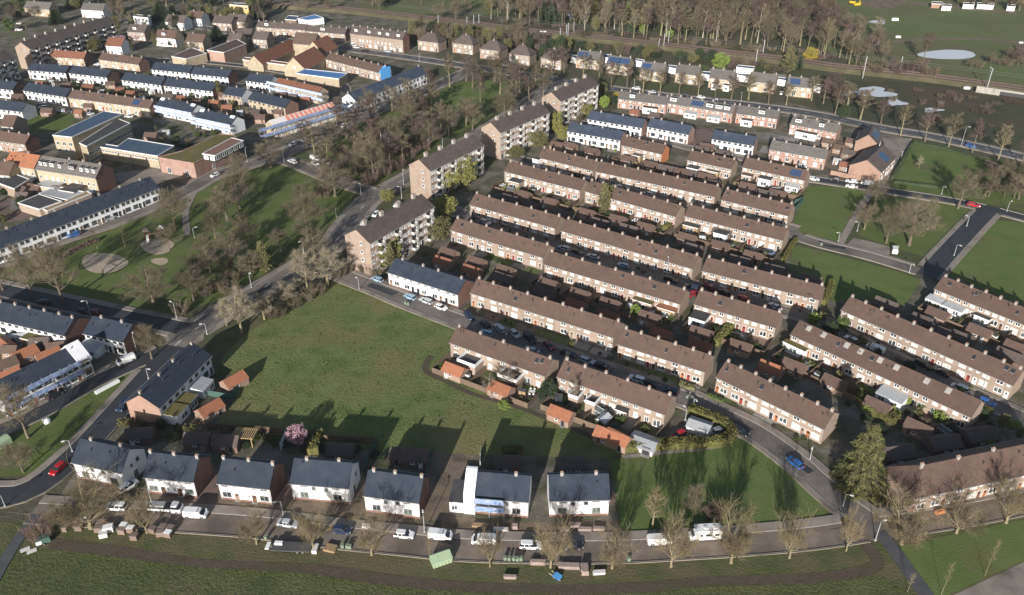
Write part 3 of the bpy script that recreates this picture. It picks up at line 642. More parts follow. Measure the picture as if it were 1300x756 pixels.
row('brown terrace beside the large lawn with pale conservatories behind', 'the large lawn terrace', (1198, 351), (1330, 402), 7, True, ext=((.06, 5, 3, 2.7, 'white', 'lean'), (.24, 6, 3, 2.7, 'white', 'lean'), (.52, 4, 2, 2.6, 'white', 'felt')))
row('brown terrace whose end garden has the dark green fence by the bright green', 'the green fence terrace', (922, 240), (1007, 260), 6)
row('brown terrace with a grey shed extension above the shaded lawn terrace', 'the grey extension terrace', (876, 260), (1000, 290), 7, True, ext=((.42, 4.5, 4, 3.1, 'white', 'felt'), (.1, 5.5, 3, 2.6, 'wood', 'felt')))
row('very long brown terrace in the middle of the upper brown rows', 'the very long middle terrace', (762, 205), (913, 236.5), 9)
row('brown terrace with shadowed lower storey below the flats', 'the terrace below the flats', (604, 246), (712, 275), 6)
row('brown terrace fronting the second street nearest the olive green tree', 'the olive tree terrace', (580, 277), (697, 311), 6)
row('brown terrace along the second street with round green bush before it', 'the round bush terrace', (720, 278), (887, 325), 9)
row('brown terrace with a flat roofed brick annexe nearest the flats', 'the brick annexe terrace', (647, 205), (743, 228.5), 6, True, ext=((.2, 5.2, 4, 3, 'brick', 'felt'),))
row('brown terrace half hidden by two tall conifers', 'the conifer terrace', (750, 229.5), (865, 261), 7, True)
row('short brown terrace with white porch next to the upper white terraces', 'the white porch terrace', (690, 188), (759, 204.5), 5, ext=((.0, 2.6, 2.5, 4.6, 'white', 'felt'),))
row('brown terrace with dark solar panels near its right end', 'the solar panel brown terrace', (948, 200), (1027, 216.5), 5, True, solar=((.83, 4.2),), ext=((.42, 4.6, 4, 3.2, 'white', 'felt'), (.85, 5, 3, 2.7, 'white', 'lean'), (.12, 4, 3, 2.6, 'brick', 'roof_brown')))
row('short brown terrace with white garden wall between white rows and long brown row', 'the short yard terrace', (878, 191), (934, 202.5), 4, True, ext=((.2, 4.5, 4, 3, 'white', 'felt'), (.62, 5, 2, 2.7, 'wood', 'felt')))
row('short brown terrace with bright orange painted gable', 'the orange gable terrace', (795, 173), (846, 184), 3, True, gr='orange_paint', ext=((.45, 4, 3, 2.6, 'wood', 'roof_grey'),))
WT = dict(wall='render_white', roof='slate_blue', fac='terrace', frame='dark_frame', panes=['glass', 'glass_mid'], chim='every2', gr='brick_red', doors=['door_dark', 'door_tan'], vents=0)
row('white terrace with blue grey roof beside the bright orange gable row yard', 'the lone white terrace', (908, 165), (961, 173.5), 4, **WT)
row('white terrace with blue grey roof at the brick parking yard', 'the parking yard white terrace', (827, 150), (879, 160), 4, **WT)
row('upper white terrace with blue grey roof next to the red brick dormer rows', 'the upper white terrace', (750, 140.5), (819, 151.5), 5, **WT)
row('white terrace with blue grey roof facing the brown rows and the flats', 'the white terrace by the flats', (725, 155.5), (792, 167), 5, **WT)
RB = dict(wall='brick_red', gl='brick_red', gr='brick_red', roof='roof_grey', fac='old')
row('red brick terrace with plain grey roof and shaded white ground floor', 'the plain grey roofed terrace', (981, 178), (1052, 190), 4, **RB)
row('red brick terrace with two white dormers by the main road', 'the two dormer terrace', (1008, 147), (1067, 158), 4, **RB, dormers=((.15, 2.6, 'white'), (.65, 2, 'white')), ext=((.4, 9, 3, 2.8, 'white', 'felt'),))
row('red brick terrace with one white dormer at the yellow forsythia', 'the one dormer terrace', (788, 115.5), (849, 123), 5, **RB, dormers=((.28, 2.4, 'white'),), ext=((.7, 7, 3, 2.8, 'white', 'felt'),))
row('red brick terrace with four white dormers and solar panels', 'the four dormer terrace', (851, 121), (934, 134), 6, **RB, dormers=((.08, 3, 'white'), (.64, 3, 'white'), (.78, 3, 'white'), (.9, 2.6, 'white')), solar=((.45, 6),), ext=((.4, 6, 3, 2.8, 'white', 'lean'), (.75, 6, 3, 2.8, 'white', 'lean')))
row('red brick terrace with one dormer facing the avenue semis', 'the avenue dormer terrace', (938, 133.5), (990, 140.5), 4, **RB, dormers=((.6, 2.6, 'white'),), ext=((.3, 5, 3, 2.8, 'white', 'felt'),))
# white houses along the bottom street
WH = dict(wall='render_white', roof='slate', frame='trim_grey', panes=['glass_green', 'glass', 'glass_green'], chm='cap', D=7.8, ze=5.1, zr=8.2, doors=['door_tan', 'door_brown'], cat='house', name='white_house', plinth='brick_gable', vents=1)
gable_house('white corner house with dark roof and white gable at the road junction', 'the white corner house', P(0, 3, 510, 515), P(0, 3, 820, 580), 2, fac='white_back', chim=(.22, .82), gw=((1, 1.3, 3.6, 1.0, 1.2), (1, -.8, 3.7, .7, .8), (1, -.2, .2, 1.2, 2.1)), **WH)
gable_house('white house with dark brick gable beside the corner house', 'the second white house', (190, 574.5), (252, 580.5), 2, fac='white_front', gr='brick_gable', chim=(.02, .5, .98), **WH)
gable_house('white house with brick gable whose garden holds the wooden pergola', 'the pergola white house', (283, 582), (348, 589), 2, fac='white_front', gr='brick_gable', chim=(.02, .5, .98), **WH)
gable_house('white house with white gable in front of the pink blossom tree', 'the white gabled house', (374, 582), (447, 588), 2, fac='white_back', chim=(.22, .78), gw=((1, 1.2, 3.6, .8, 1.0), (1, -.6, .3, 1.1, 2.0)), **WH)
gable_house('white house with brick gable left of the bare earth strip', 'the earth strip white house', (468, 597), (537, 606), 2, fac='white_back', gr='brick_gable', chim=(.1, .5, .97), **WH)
sc_root, scL, scD, scA = gable_house('white house under renovation behind blue scaffold netting', 'the scaffolded white house', (603, 599), (673, 604.5), 2, fac='white_back', chim=(.75,), **WH)
b = MB(); b.box(-scL / 2 - 1.9, -scL / 2 + .5, -scD / 2 - .4, 1.0, 0, 5.6, 0); b.prism([(-scD / 2 - .4, 5.6), (1.0, 5.6), (1.0, 8.7), (.3, 8.7)], -scL / 2 - 1.9, -scL / 2 + .5, 0)
b.build('parapet_wall', 'render_white', sc_root)
b = MB(); b.box(-scL / 2 - 5.0, -scL / 2 - 1.95, -scD / 2 - .2, 2.4, 0, 3.0, 0); b.box(-scL / 2 - 5.15, -scL / 2 - 1.93, -scD / 2 - .35, 2.5, 3.002, 3.2, 1); eo = b.build('extension', ['render_white', 'felt'], sc_root); put(win_mesh(1.2, 1.3, 'white_trim', 'glass'), 'window', eo, (-scL / 2 - 3.9, -scD / 2 - .2, .8))
gable_house('last white house in the street beside the shadowed lawn', 'the last white house', (697, 603), (772, 601.5), 2, fac='white_back', chim=(.22, .8), **WH)
# other white terraces
gable_house('white building with dark roof and orange brick gable on the slanting road', 'the slanting white building', (177, 501), (245, 436), 4, fac='terrace', wall='render_white', gl='brick_orange', roof='slate', frame='dark_frame', D=9, ze=5.4, zr=8.4, chim=(.02, .35, .62, .98), chm='cap', panes=['glass', 'glass_mid'], doors=['door_dark'], ext=((.14, 5, 4, 2.8, 'white', 'sedum'), (.33, 4, 4, 2.8, 'wood_dark', 'sedum'), (.62, 5, 4, 3, 'white', 'lean')))
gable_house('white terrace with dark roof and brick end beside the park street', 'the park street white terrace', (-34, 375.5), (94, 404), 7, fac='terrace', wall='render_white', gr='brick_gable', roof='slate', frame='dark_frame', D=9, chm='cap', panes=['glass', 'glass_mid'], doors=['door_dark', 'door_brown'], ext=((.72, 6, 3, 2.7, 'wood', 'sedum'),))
gable_house('small white terrace with brick gable at the zebra junction', 'the junction white terrace', (118, 401.5), (168, 412), 3, fac='terrace', wall='render_white', gr='brick_gable', roof='slate', frame='dark_frame', D=9, chim=(.22, .75), chm='cap', panes=['glass', 'glass_mid'], doors=['door_dark'], ext=((.25, 6, 3.5, 3, 'white', 'lean'),))
sl_root, slL, slD, slA = gable_house('dark roofed terrace wrapped in blue scaffold netting at the left', 'the blue scaffold terrace', (-14, 488), (98, 435), 7, fac='terrace', wall='render_white', roof='slate', frame='dark_frame', D=9, ze=5.4, zr=8.2, chim=(), panes=['glass', 'glass_mid'])
b = MB(); b.prism([(-slD / 2 - .5, 5.2), (0, 8.9), (slD / 2, 5.4), (slD / 2, 5.0), (0, 8.4), (-slD / 2 - .5, 4.7)][::-1], slL / 2 - 3.2, slL / 2 + .4, 0); b.build('parapet_wall', 'render_white', sl_root)
gable_house('very long white terrace with dark roof facing the park', 'the very long white terrace', (-40, 309), (190, 224.5), 16, fac='terrace', wall='render_white', roof='slate', frame='dark_frame', D=9, chim='every2', chm='cap', panes=['glass', 'glass_mid', 'glass_green'], doors=['door_dark', 'door_brown', 'door_tan'], ze=5.4, zr=8.6)
gable_house('white terrace with dark roof facing the meadow street corner', 'the meadow corner white terrace', P(1, 2, 1212, 125), (591, 355.5), 5, fac='terrace', wall='render_white', gr='brick_gable', roof='slate', frame='white_trim', D=8.5, chim=(.1, .4, .62, .95), chm='cap', panes=['glass_green', 'glass'], doors=['door_dark', 'door_tan'], plinth='brick_gable')
gable_house('long white block with dark roof beside the upper crossing', 'the long white block', (442, 118.5), (533, 84), 9, fac='terrace', wall='render_white', roof='slate_blue', frame='dark_frame', D=9, chim=(.0, .98), chm='cap', panes=['glass', 'glass_mid'], doors=['door_dark'], ze=5.8, zr=8.8, gw=((-1, -1.5, 3.6, 1, 1.2), (-1, 1.5, 3.6, 1, 1.2)))
# upper town slate terraces
UT = dict(wall='render_white', roof='slate', fac='terrace', frame='dark_frame', gr='brick_gable', chim='every2', chm='cap', panes=['glass', 'glass_mid'], doors=['door_dark', 'door_tan'], vents=0, D=8.5)
for lab, lm, a, b_, n_, kw in (
    ('white slate roofed terrace in the top row beside the balcony flats', 'the top row slate terrace', (40, 80), (88, 83.5), 4, {}),
    ('white slate roofed terrace second in the top row', 'the second slate terrace', (93, 83.5), (141, 89), 4, {}),
    ('white slate roofed terrace above the rubble yard', 'the rubble yard slate terrace', (160, 92), (210, 98.5), 4, {}),
    ('white slate roofed terrace beside the slim cypress', 'the cypress slate terrace', (213, 99), (275, 106), 5, {}),
    ('white slate roofed terrace behind the brown roofed yellow brick row', 'the lane slate terrace', (197, 79), (245, 83.5), 4, {}),
    ('white slate roofed terrace facing the farm wall', 'the farm wall slate terrace', (247, 84.5), (294, 89), 4, {}),
    ('white slate roofed terrace next to the long brown roofed brick row', 'the left slate terrace', (36, 105), (90, 113), 5, {}),
    ('white slate roofed terrace cut by the left picture edge', 'the edge slate terrace', (-30, 99), (22, 104.5), 4, {}),
    ('white building with white gable beside the parked white cars', 'the white gable building', (-30, 124), (34, 131), 5, dict(gr='render_white')),
    ('small white house with white gable by the blue roofed hall', 'the small white gable house', (317, 93), (347, 96.5), 3, dict(gr='render_white')),
    ('small brick house with white gable among the slate terraces', 'the brick house with white gable', (289, 109.5), (312, 113), 2, dict(gr='render_white', wall='brick_yellow')),
    ('yellow brick terrace with slate roof above the roofers', 'the yellow slate terrace', (322, 116), (369, 127), 4, dict(wall='brick_yellow')),
    ('white terrace with slate roof and white tarpaulins under renovation', 'the tarpaulin terrace', (204, 124), (250, 133), 4, dict(gr='render_white')),
    ('second renovated slate terrace with pale scaffold nearest the red hall', 'the pale scaffold terrace', (254, 138.5), (300, 148), 4, dict(gr='render_white')),
):
    k2 = dict(UT); k2.update(kw); row(lab, lm, a, b_, n_, **k2)
YB = dict(wall='brick_yellow', gl='brick_yellow', gr='brick_gable', fac='old', vents=0)
row('long brown roofed yellow brick terrace with a small solar panel', 'the long yellow brick terrace', (92, 114), (195, 127.5), 9, **YB, solar=((.82, 4),), )
row('brown roofed yellow brick terrace beside the round bushy tree', 'the bushy tree terrace', (130, 67), (181, 73.5), 4, **YB)
row('short yellow brick terrace with half red half grey roof', 'the half red roofed terrace', (58, 63), (110, 66.5), 4, **dict(YB, roof='roof_red'))
row('brown roofed brick terrace below the school garden', 'the school garden terrace', (-40, 161), (38, 171.5), 6, **dict(YB, wall='brick'))
gable_house('orange roofed yellow brick house beside the dormer shops', 'the orange roofed house', (14, 192), (51, 197.5), 3, ze=7, zr=10.5, D=9, wall='brick_yellow', roof='roof_orange', fac='old', chim=(.05, .6), ext=((.5, 14, 5, 3.2, 'white', 'sheet_metal'),), name='house', cat='house')
gable_house('grey roofed yellow brick shops with white dormers', 'the dormer shops', (53, 198), (129, 209), 5, ze=7.5, zr=11, D=9, wall='brick_yellow', gr='brick_gable', roof='roof_grey', fac='old', chim=(.47, .7, .98), dormers=((.06, 1.3, 'white'), (.14, 1.3, 'white'), (.25, 1.8, 'white'), (.38, 1.2, 'white'), (.58, 3, 'felt'), (.74, 1.3, 'white'), (.84, 1.3, 'white'), (.94, 1.3, 'white')), ext=((.3, 9, 6, 3.2, 'brick_yellow', 'sheet_metal'), (.7, 7, 7, 3.4, 'brick_yellow', 'felt')), name='shop_row')
row('brown roofed brick row with a blue tarpaulin on its end', 'the blue tarpaulin row', (419, 67), (490, 84.5), 8, **dict(YB, wall='brick'))
gable_house('brown roofed row behind pale blue netting by the blue hall', 'the netting row', (354, 99), (409, 111), 5, wall='brick_yellow', roof='roof_red', fac='old', chim='every2', name='terrace_row')
gable_house('row being reroofed with red battens and white foil strips', 'the reroofing row', (342, 153), (421, 130), 6, wall='brick_yellow', roof='foil', fac='terrace', chim=(), vents=0)
batt_root = [o for o in COL.objects if o.get('label') == 'row being reroofed with red battens and white foil strips'][0]
# farm and hall
FM = dict(wall='brick_yellow', roof='roof_red', fac=None, chim=(), vents=0, name='farm_barn', cat='barn')
gable_house('long low farm barn with red tiled roof along the courtyard', 'the long farm barn', (322, 71), (369, 50), 3, ze=4, zr=8.5, D=10, **FM)
gable_house('farm barn with red roof and round gable window', 'the round window barn', (372, 73), (399, 59), 2, ze=5, zr=11, D=13, gw=((-1, 0, 5, 1.3, 1.3),), **FM)
gable_house('tall farm hall with brown tiled roof at the back', 'the tall farm hall', (376, 41), (403, 43), 2, ze=8, zr=13, D=11, **dict(FM, roof='roof_brown'))
gable_house('farm barn with dark red roof next to the tall hall', 'the dark red barn', (397, 53), (416, 45), 2, ze=6, zr=12, D=12, **FM)
# far street and villas
FR = dict(wall='brick', roof='roof_dark', fac='old', vents=0, gr='brick_gable')
row('dark roofed far terrace with one white dormer at the top', 'the far dormer terrace', (328, 27), (390, 31), 6, **FR, dormers=((.2, 2.6, 'white'),))
row('dark roofed far terrace beside the brick shop fronts', 'the far shop terrace', (391, 32), (441, 36), 5, **FR, dormers=((.42, 2.8, 'white'),))
row('tall dark roofed brick terrace with dormers on the main road', 'the tall main road terrace', (448, 33), (515, 41), 7, **dict(FR, ze=8, zr=11.5), dormers=((.1, 2, 'white'), (.35, 2, 'white'), (.55, 2, 'white'), (.7, 2, 'white'), (.9, 2, 'white')))
VL = dict(wall='brick', roof='roof_dark', fac='terrace', hipl=4.5, hipr=4.5, D=10, ze=6, zr=10, chim=(.5,), vents=0, name='villa', cat='villa', panes=['glass', 'blind'])
for i, (x, y, lab, lm) in enumerate(((548, 41, 'dark hip roofed villa beside the main road bend', 'the first villa'), (592, 44, 'dark villa with white window bay among tall trees', 'the white bay villa'),
        (627, 51, 'brown hip roofed villa with pale brick front', 'the pale brick villa'), (664, 57, 'brown hip roofed villa beside the railway trees', 'the fourth villa'), (704, 62, 'brown roofed villa next to the solar roofed semi', 'the fifth villa'))):
    gable_house(lab, lm, (x - 13, y - 1), (x + 13, y + 2), 2, **VL)
SM = dict(wall='brick_yellow', roof='roof_grey', fac='terrace', D=9, ze=5.6, zr=9, chim=(.05, .5, .95), vents=0, name='semi_house', cat='house', panes=['glass', 'blind'])
for a, b_, lab, lm, kw in (((735, 63.5), (764, 66.5), 'pale semi-detached house with solar panels on its left half', 'the half solar semi', dict(solar=((.25, 6),))), ((774, 70), (802, 73.5), 'pale semi-detached house fully covered with solar panels', 'the full solar semi', dict(solar=((.3, 7), (.75, 6)))),
        ((816, 78), (846, 81), 'pale semi-detached house with dark solar panel beside the lilac tree', 'the dark solar semi', dict(solar=((.22, 5),))), ((861, 81.5), (890, 84.5), 'pale semi-detached house with plain grey roof on the avenue', 'the plain grey semi', {}),
        ((904, 87), (934, 90.5), 'pale semi-detached house with white porches beneath the light green tree', 'the light green tree semi', dict(ext=((.3, 3, 3, 3, 'white', 'felt'), (.8, 3, 3, 3, 'white', 'felt')))), ((954, 91), (987, 95), 'pale semi-detached house beside the flat blue garage roofs', 'the blue garage semi', {}),
        ((1001, 97), (1034, 100), 'last pale semi-detached house with solar panels by the yellow tree', 'the last avenue semi', dict(solar=((.3, 5),)))):
    kk = dict(SM); kk.update(kw); gable_house(lab, lm, a, b_, 2, **kk)
# brick houses beside the fenced lawn
gable_house('orange brick house with blank gable and skylights', 'the blank gable house', (1101, 203), (1121, 184), 3, ze=5.4, zr=9, D=12, wall='brick_orange', roof='roof_dark', fac='old', solar=((.6, 5),), chim=(), name='house', cat='house')
gable_house('dark roofed house covered with blue solar panels', 'the blue solar house', (1103, 171), (1109, 158), 2, ze=5.4, zr=9, D=9, wall='brick_orange', roof='roof_dark', fac='old', solar=((.5, 9),), chim=(), name='house', cat='house')
gable_house('large brown roofed row with hipped end at the lower right corner', 'the hipped corner row', (1146, 596), (1326, 559), 8, ze=4.9, zr=8.4, D=9.4, wall='brick', roof='roof_brown', fac='brown', hipl=5.5, chim='every2', panes=['blind', 'glass', 'glass_mid'])
# ------------------------------------------------------------------ flats with balconies
def flats(label, lm, rl, rr_, D=10.5, ze=12.0, zr=15.2, units=4, storeys=4, wall='brick', gl=None):
    root, L, D, ang = gable_house(label, lm, rl, rr_, units, ze=ze, zr=zr, D=D, wall=wall, gl=gl, roof='roof_dark', fac=None, chim=(), vents=0, name='apartment_block', cat='flats', ov=.3,
                                  gw=[(-1, -1.6, 1.4 + 2.9 * k, .9, 1.2) for k in range(1, storeys)] + [(-1, 9.0, 1.4 + 2.9 * k, .9, 1.2) for k in range(0)], panes=['glass'])
    rr = random.Random(int(rl[0])); uw = L / units; ro = [c for c in root.children if c.name.startswith('roof')][0]
    for i in range(units):
        x0 = -L / 2 + i * uw
        put(chim_mesh(1.3, 1.0, 1.3, 'cap', 'cap', 3), 'chimney', ro, (x0 + uw * .5, .2, zr))
        for k in range(storeys):
            z = .6 + 2.95 * k
            for f in (.12, .36): 
                if f == .36 or k: put(win_mesh(1.3, 1.35, 'white', rr.choice(['glass', 'glass_mid', 'glass', 'blind'])), 'window', root, (x0 + uw * f, -D / 2, z + .6))
            put(win_mesh(1.3, 1.35, 'white', rr.choice(['glass', 'glass_mid', 'glass', 'blind'])), 'window', root, (x0 + uw * .86, -D / 2, z + .6))
            if ('bal') not in WC:
                b = MB(); b.box(-1.15, 1.15, -1.15, -.01, -.15, 0, 1); b.box(-1.15, 1.15, -1.2, -1.1, 0, .9, 0); b.box(-1.15, -1.07, -1.1, -.02, 0, .9, 0); b.box(1.07, 1.15, -1.1, -.02, 0, .9, 0)
                b.box(-1.0, -.1, -.08, .02, 0, 2.1, 2); b.box(.1, 1.0, -.08, .02, .6, 2.1, 2); WC['bal'] = b.mesh('balcony', ['bal_white', 'concrete', 'glass'])
            put(WC['bal'], 'balcony', root, (x0 + uw * .60, -D / 2, z + .1))
        put(door_mesh(1.3, 2.2, 'door_dark'), 'door', root, (x0 + uw * .12, -D / 2, .0))
    return root
flats('four storey brick flats nearest the meadow with four roof chimneys', 'the nearest flats', (452, 291.5), (535, 246.5))
flats('four storey brick flats behind the yellow green willow', 'the willow flats', (532, 202.5), (601, 171))
flats('four storey brick flats third along the diagonal road', 'the third flats', (623, 155.5), (686, 130.5))
flats('four storey brick flats farthest up the diagonal road', 'the farthest flats', (700, 117), (749, 96.5))
flats('long flats with painted shade and white balconies in the upper left', 'the upper left flats', (26, 53.5), (136, 21), units=9, wall='brick_painted_shade', gl='brick')
flats('flats with painted shade and white balconies cut by the left edge', 'the left edge flats', (-60, 86), (6, 64), units=6, wall='brick_painted_shade')
# ------------------------------------------------------------------ flat roofed buildings
def block(label, lm, pts, z, wall, roof, name='flat_building', cat='building', parapet=.35, wins=(), ptm='white_trim', z0=0, group=None, look=None):
    w_ = [U(*p, z) for p in pts]; c = sum(w_, Vector()) / len(w_); root = empty(name, (c.x, c.y, 0)); tag(root, label, cat, group, look=look)
    if lm: LANDMARKS.append((lm, (c.x, c.y), 10))
    q = [(p.x - c.x, p.y - c.y) for p in w_]
    ar = sum(q[k][0] * q[(k + 1) % len(q)][1] - q[(k + 1) % len(q)][0] * q[k][1] for k in range(len(q)))
    b = MB(); b.slab(q, z0, z - .12); b.build('wall', wall, root)
    b = MB(); b.slab(q, z - .119, z); ro = b.build('roof', roof, root)
    b = MB(); n = len(q)
    for k in range(n):
        a, d = Vector(q[k]), Vector(q[(k + 1) % n]); t = (d - a); 
        if t.length < .3: continue
        t.normalize(); nn = Vector((-t.y, t.x)) * (.16 + .01 * (k % 2)); m = [a - nn - t * .1, d - nn + t * .1, d + nn + t * .1, a + nn - t * .1]
        b.slab([(v.x, v.y) for v in m], z - .25 - .01 * k, z + parapet * .5 + .01 * k)
    b.build('roof_edge', ptm, root)
    for e, cnt, ww, hh, zs, pane in wins:
        a, d = Vector(q[e]), Vector(q[(e + 1) % n]); t = d - a; nrm = Vector((t.y, -t.x)).normalized() * (1 if ar > 0 else -1)
        an = math.atan2(nrm.x, -nrm.y)
        for k in range(cnt):
            p_ = a + t * ((k + .5) / cnt); put(win_mesh(ww, hh, 'white_trim', pane), 'window', root, (p_.x, p_.y, zs), an)
    return root
block('tall school block with sloping blue roof and yellow brick end', 'the tall school block', [(67, 172), (91, 174.5), (156, 145), (133, 141.5)], 10, 'brick_yellow', 'felt_blue', 'school', 'school', wins=((0, 3, 1.6, 1.5, 3, 'glass'), (0, 3, 1.6, 1.5, 6, 'glass')))
block('school classroom block with rows of white windows', 'the classroom block', [(101, 182), (110, 186), (165, 157), (150, 151)], 8.5, 'brick_yellow', 'felt', 'school', 'school', wins=((1, 14, 2.2, 1.6, 1.2, 'glass_mid'), (1, 14, 2.2, 1.6, 4.4, 'glass_mid')))
block('low yellow brick school wing with blue flat roof and window band', 'the low school wing', [(91, 181), (200, 198.5), (221, 185.5), (163, 176), (150, 186), (100, 178)], 5.5, 'brick_yellow', 'felt_blue', 'school', 'school', wins=((0, 26, 1.5, .8, 3.6, 'glass'),))
hb = block('red brick hall with mossy green flat roof beside the school', 'the red brick hall', [(201, 200), (246, 207.5), (257, 202), (302, 180), (297, 172), (279, 170.5), (232, 192)], 6.5, 'brick_red', 'sedum', 'hall', 'hall', ptm='brick_red', wins=((0, 2, 1.8, 2.4, .3, 'glass'), (2, 2, 1.6, 2.4, .3, 'glass')))
block('glazed rooftop storey standing on the red brick hall', None, [(257, 195.5), (273, 198), (309, 179), (294, 175.5)], 9.3, 'dark_frame', 'brick_gable', 'rooftop_storey', 'building', wins=((0, 2, 2.2, 1.5, 7.2, 'white'), (1, 5, 2.5, 1.6, 7.2, 'glass_mid')), z0=6.52)
block('low hall with bright blue panelled roof beside the farm', 'the blue roofed hall', [(376, 93.5), (387, 88), (441, 93.5), (430, 100.5)], 5, 'brick_yellow', 'panel_blue', 'hall', 'hall')
block('pink brick workshop with brown roof by the farm', 'the pink workshop', [(263, 64), (284, 67), (312, 56), (300, 50)], 6, 'brick_red', 'roof_brown', 'workshop', 'workshop')
block('brown roofed workshop between lane and villas', 'the brown workshop', [(218, 72), (236, 75), (262, 68), (244, 61)], 5, 'brick_yellow', 'roof_brown', 'workshop', 'workshop')
block('long courtyard wall building of the farm', None, [(308, 76), (364, 83), (366, 80), (311, 73)], 4, 'brick_yellow', 'roof_red', 'farm_wall', 'wall')
block('flat garage with two round skylights behind the shops', 'the skylight garage', [(23, 258), (50, 266), (78, 256), (50, 247)], 3.4, 'brick', 'felt', 'garage', 'garage')
block('flat grey garage roof behind the dormer shops', 'the grey garage', [(50, 246), (85, 254), (107, 244), (72, 237)], 3.2, 'brick', 'sheet_metal', 'garage', 'garage')
block('long low garage row with pale brown flat roof', 'the long garage row', [(52, 264), (60, 268), (116, 246), (110, 243)], 3.0, 'brick', 'wood', 'garage', 'garage')
block('dark flat roofed workshop with white skylights at the left edge', 'the left workshop', [(-20, 226), (18, 240), (37, 228), (8, 217)], 4, 'brick', 'felt', 'workshop', 'workshop')
block('bright blue roofed pavilion among the far gardens', 'the blue pavilion', [(378, 24), (390, 26), (411, 23), (400, 19)], 4, 'white', 'panel_blue', 'pavilion', 'pavilion')
block('teal flat roofed garden hall in the far gardens', 'the teal hall', [(362, 25), (376, 26), (379, 21), (366, 20)], 3.5, 'wood_dark', 'felt_blue', 'garden_hall', 'hall')
block('white flat roofed kiosk in the trees behind the flats', 'the kiosk', [(482, 169), (494, 173), (501, 169), (489, 166)], 3, 'white', 'white', 'kiosk', 'kiosk')
for i, (pts, lab) in enumerate((([(935, 85.5), (957, 88), (958, 85), (937, 83)], 'flat blue garage roof behind the light green tree semi'), ([(936, 95.5), (952, 98), (953, 95), (938, 93.5)], 'lower flat blue garage beside the blue garage semi'), ([(886, 93), (902, 96), (904, 92), (890, 91)], 'white garage with blue flat roof beside the plain grey semi'),
        ([(984, 100), (1000, 103), (1001, 100), (987, 98)], 'white garage with blue flat roof beside the last semi'), ([(847, 85), (858, 87.5), (859, 84), (849, 83)], 'dark flat garage roof between two avenue semis'), ([(806, 77), (816, 79), (817, 76.5), (808, 75)], 'white garage with blue roof beside the dark solar semi'), ([(764, 72), (773, 74), (774, 70), (766, 69)], 'pale flat garage between the solar semis'), ([(722, 72), (733, 74), (734, 71), (724, 70)], 'pale flat garage beside the half solar semi'), ([(1033, 109), (1042, 111), (1043, 108), (1035, 107)], 'white garage at the end of the avenue'))):
    block(lab, None, pts, 3.2, 'white', 'felt_blue', 'garage', 'garage')
# detached houses in the upper left trees
for i, (x, y, wd, m_, r_, lab) in enumerate(((180, 20, 11, 'render_white', 'felt', 'white flat roofed villa among the top left trees'), (225, 19, 12, 'render_white', 'roof_dark', 'white modern villa with balcony at the top'), (250, 14, 9, 'render_white', 'roof_brown', 'white villa with steep brown roof'),
        (176, 31, 11, 'brick', 'roof_dark', 'brick semi with white dormer in the upper town'), (213, 38, 13, 'render_white', 'roof_brown', 'cream house with brown roof and dormer'), (250, 43, 11, 'brick_yellow', 'roof_brown', 'brown roofed house by the long villa garden'), (148, 48, 10, 'render_white', 'roof_red', 'white house with low red roof beside the blossom'),
        (285, 20, 12, 'brick', 'roof_dark', 'dark roofed brick house beneath the cypresses'), (302, 18, 12, 'brick', 'roof_dark', 'dark roofed brick house with pale gable by the cypresses'), (305, 5, 14, 'yellow_house', 'felt', 'yellow house among the trees at the top'), (120, 4, 14, 'render_white', 'roof_grey', 'white town house at the top left'), (50, 2, 16, 'brick_yellow', 'roof_grey', 'pale brick town building at the top left edge'),
        (312, 36, 9, 'brick', 'roof_dark', 'dark roofed house before the far terraces'), (333, 40, 9, 'brick', 'roof_dark', 'dark roofed house by the tall farm hall'), (300, 42, 8, 'brick_yellow', 'roof_dark', 'small yellow brick house near the pink workshop'), (10, 205, 8, 'brick_yellow', 'roof_brown', 'brown roofed house at the left edge below the lawn'), (14, 146, 8, 'brick', 'roof_brown', 'small brown roofed house beside the small lawn'))):
    a = (x - wd, y - .5); bb = (x + wd, y + .08 * wd)
    if r_ == 'felt': block(lab, None, [(x - wd, y + 1), (x + wd * .7, y + 3), (x + wd, y), (x - wd * .6, y - 1)], 6, m_, r_, 'villa', 'villa', wins=((0, 4, 2, 1.4, 3.6, 'glass'),))
    else: gable_house(lab, None, a, bb, 2, ze=5.5, zr=9, D=9, wall=m_, roof=r_, fac='terrace', chim=(.3,), vents=0, name='house', cat='house', dormers=((.4, 2.4, 'white'),) if 'dormer' in lab else ())
# ------------------------------------------------------------------ vegetation
mat('bark_pale', (0.235, 0.20, 0.12), (0.175, 0.15, 0.09), 0.8, 0.9, coords='obj', rand=0.12)
mat('bark', (0.15, 0.12, 0.085), (0.11, 0.09, 0.065), 0.8, 0.9, coords='obj', rand=0.15)
mat('bark_white', (0.42, 0.38, 0.32), (0.3, 0.27, 0.22), 0.8, 0.9, coords='obj')
mat('twig_cream', (0.30, 0.262, 0.19), (0.24, 0.205, 0.145), 0.3, 0.9, coords='obj', rand=0.1, spec=0.15)
mat('twig', (0.165, 0.135, 0.092), (0.132, 0.11, 0.076), 0.3, 0.9, coords='obj', rand=0.18, spec=0.15)
mat('twig_pale', (0.19, 0.155, 0.092), (0.155, 0.125, 0.075), 0.3, 0.9, coords='obj', rand=0.12, spec=0.15)
mat('twig_red', (0.135, 0.092, 0.078), (0.11, 0.08, 0.068), 0.3, 0.9, coords='obj', rand=0.15, spec=0.15)
mat('leaf_willow', (0.25, 0.235, 0.075), (0.19, 0.19, 0.06), 0.5, 0.85, coords='obj', rand=0.1, spec=0.15)
mat('leaf_olive', (0.125, 0.12, 0.052), (0.16, 0.15, 0.066), 0.6, 0.85, coords='obj', rand=0.15, spec=0.15)
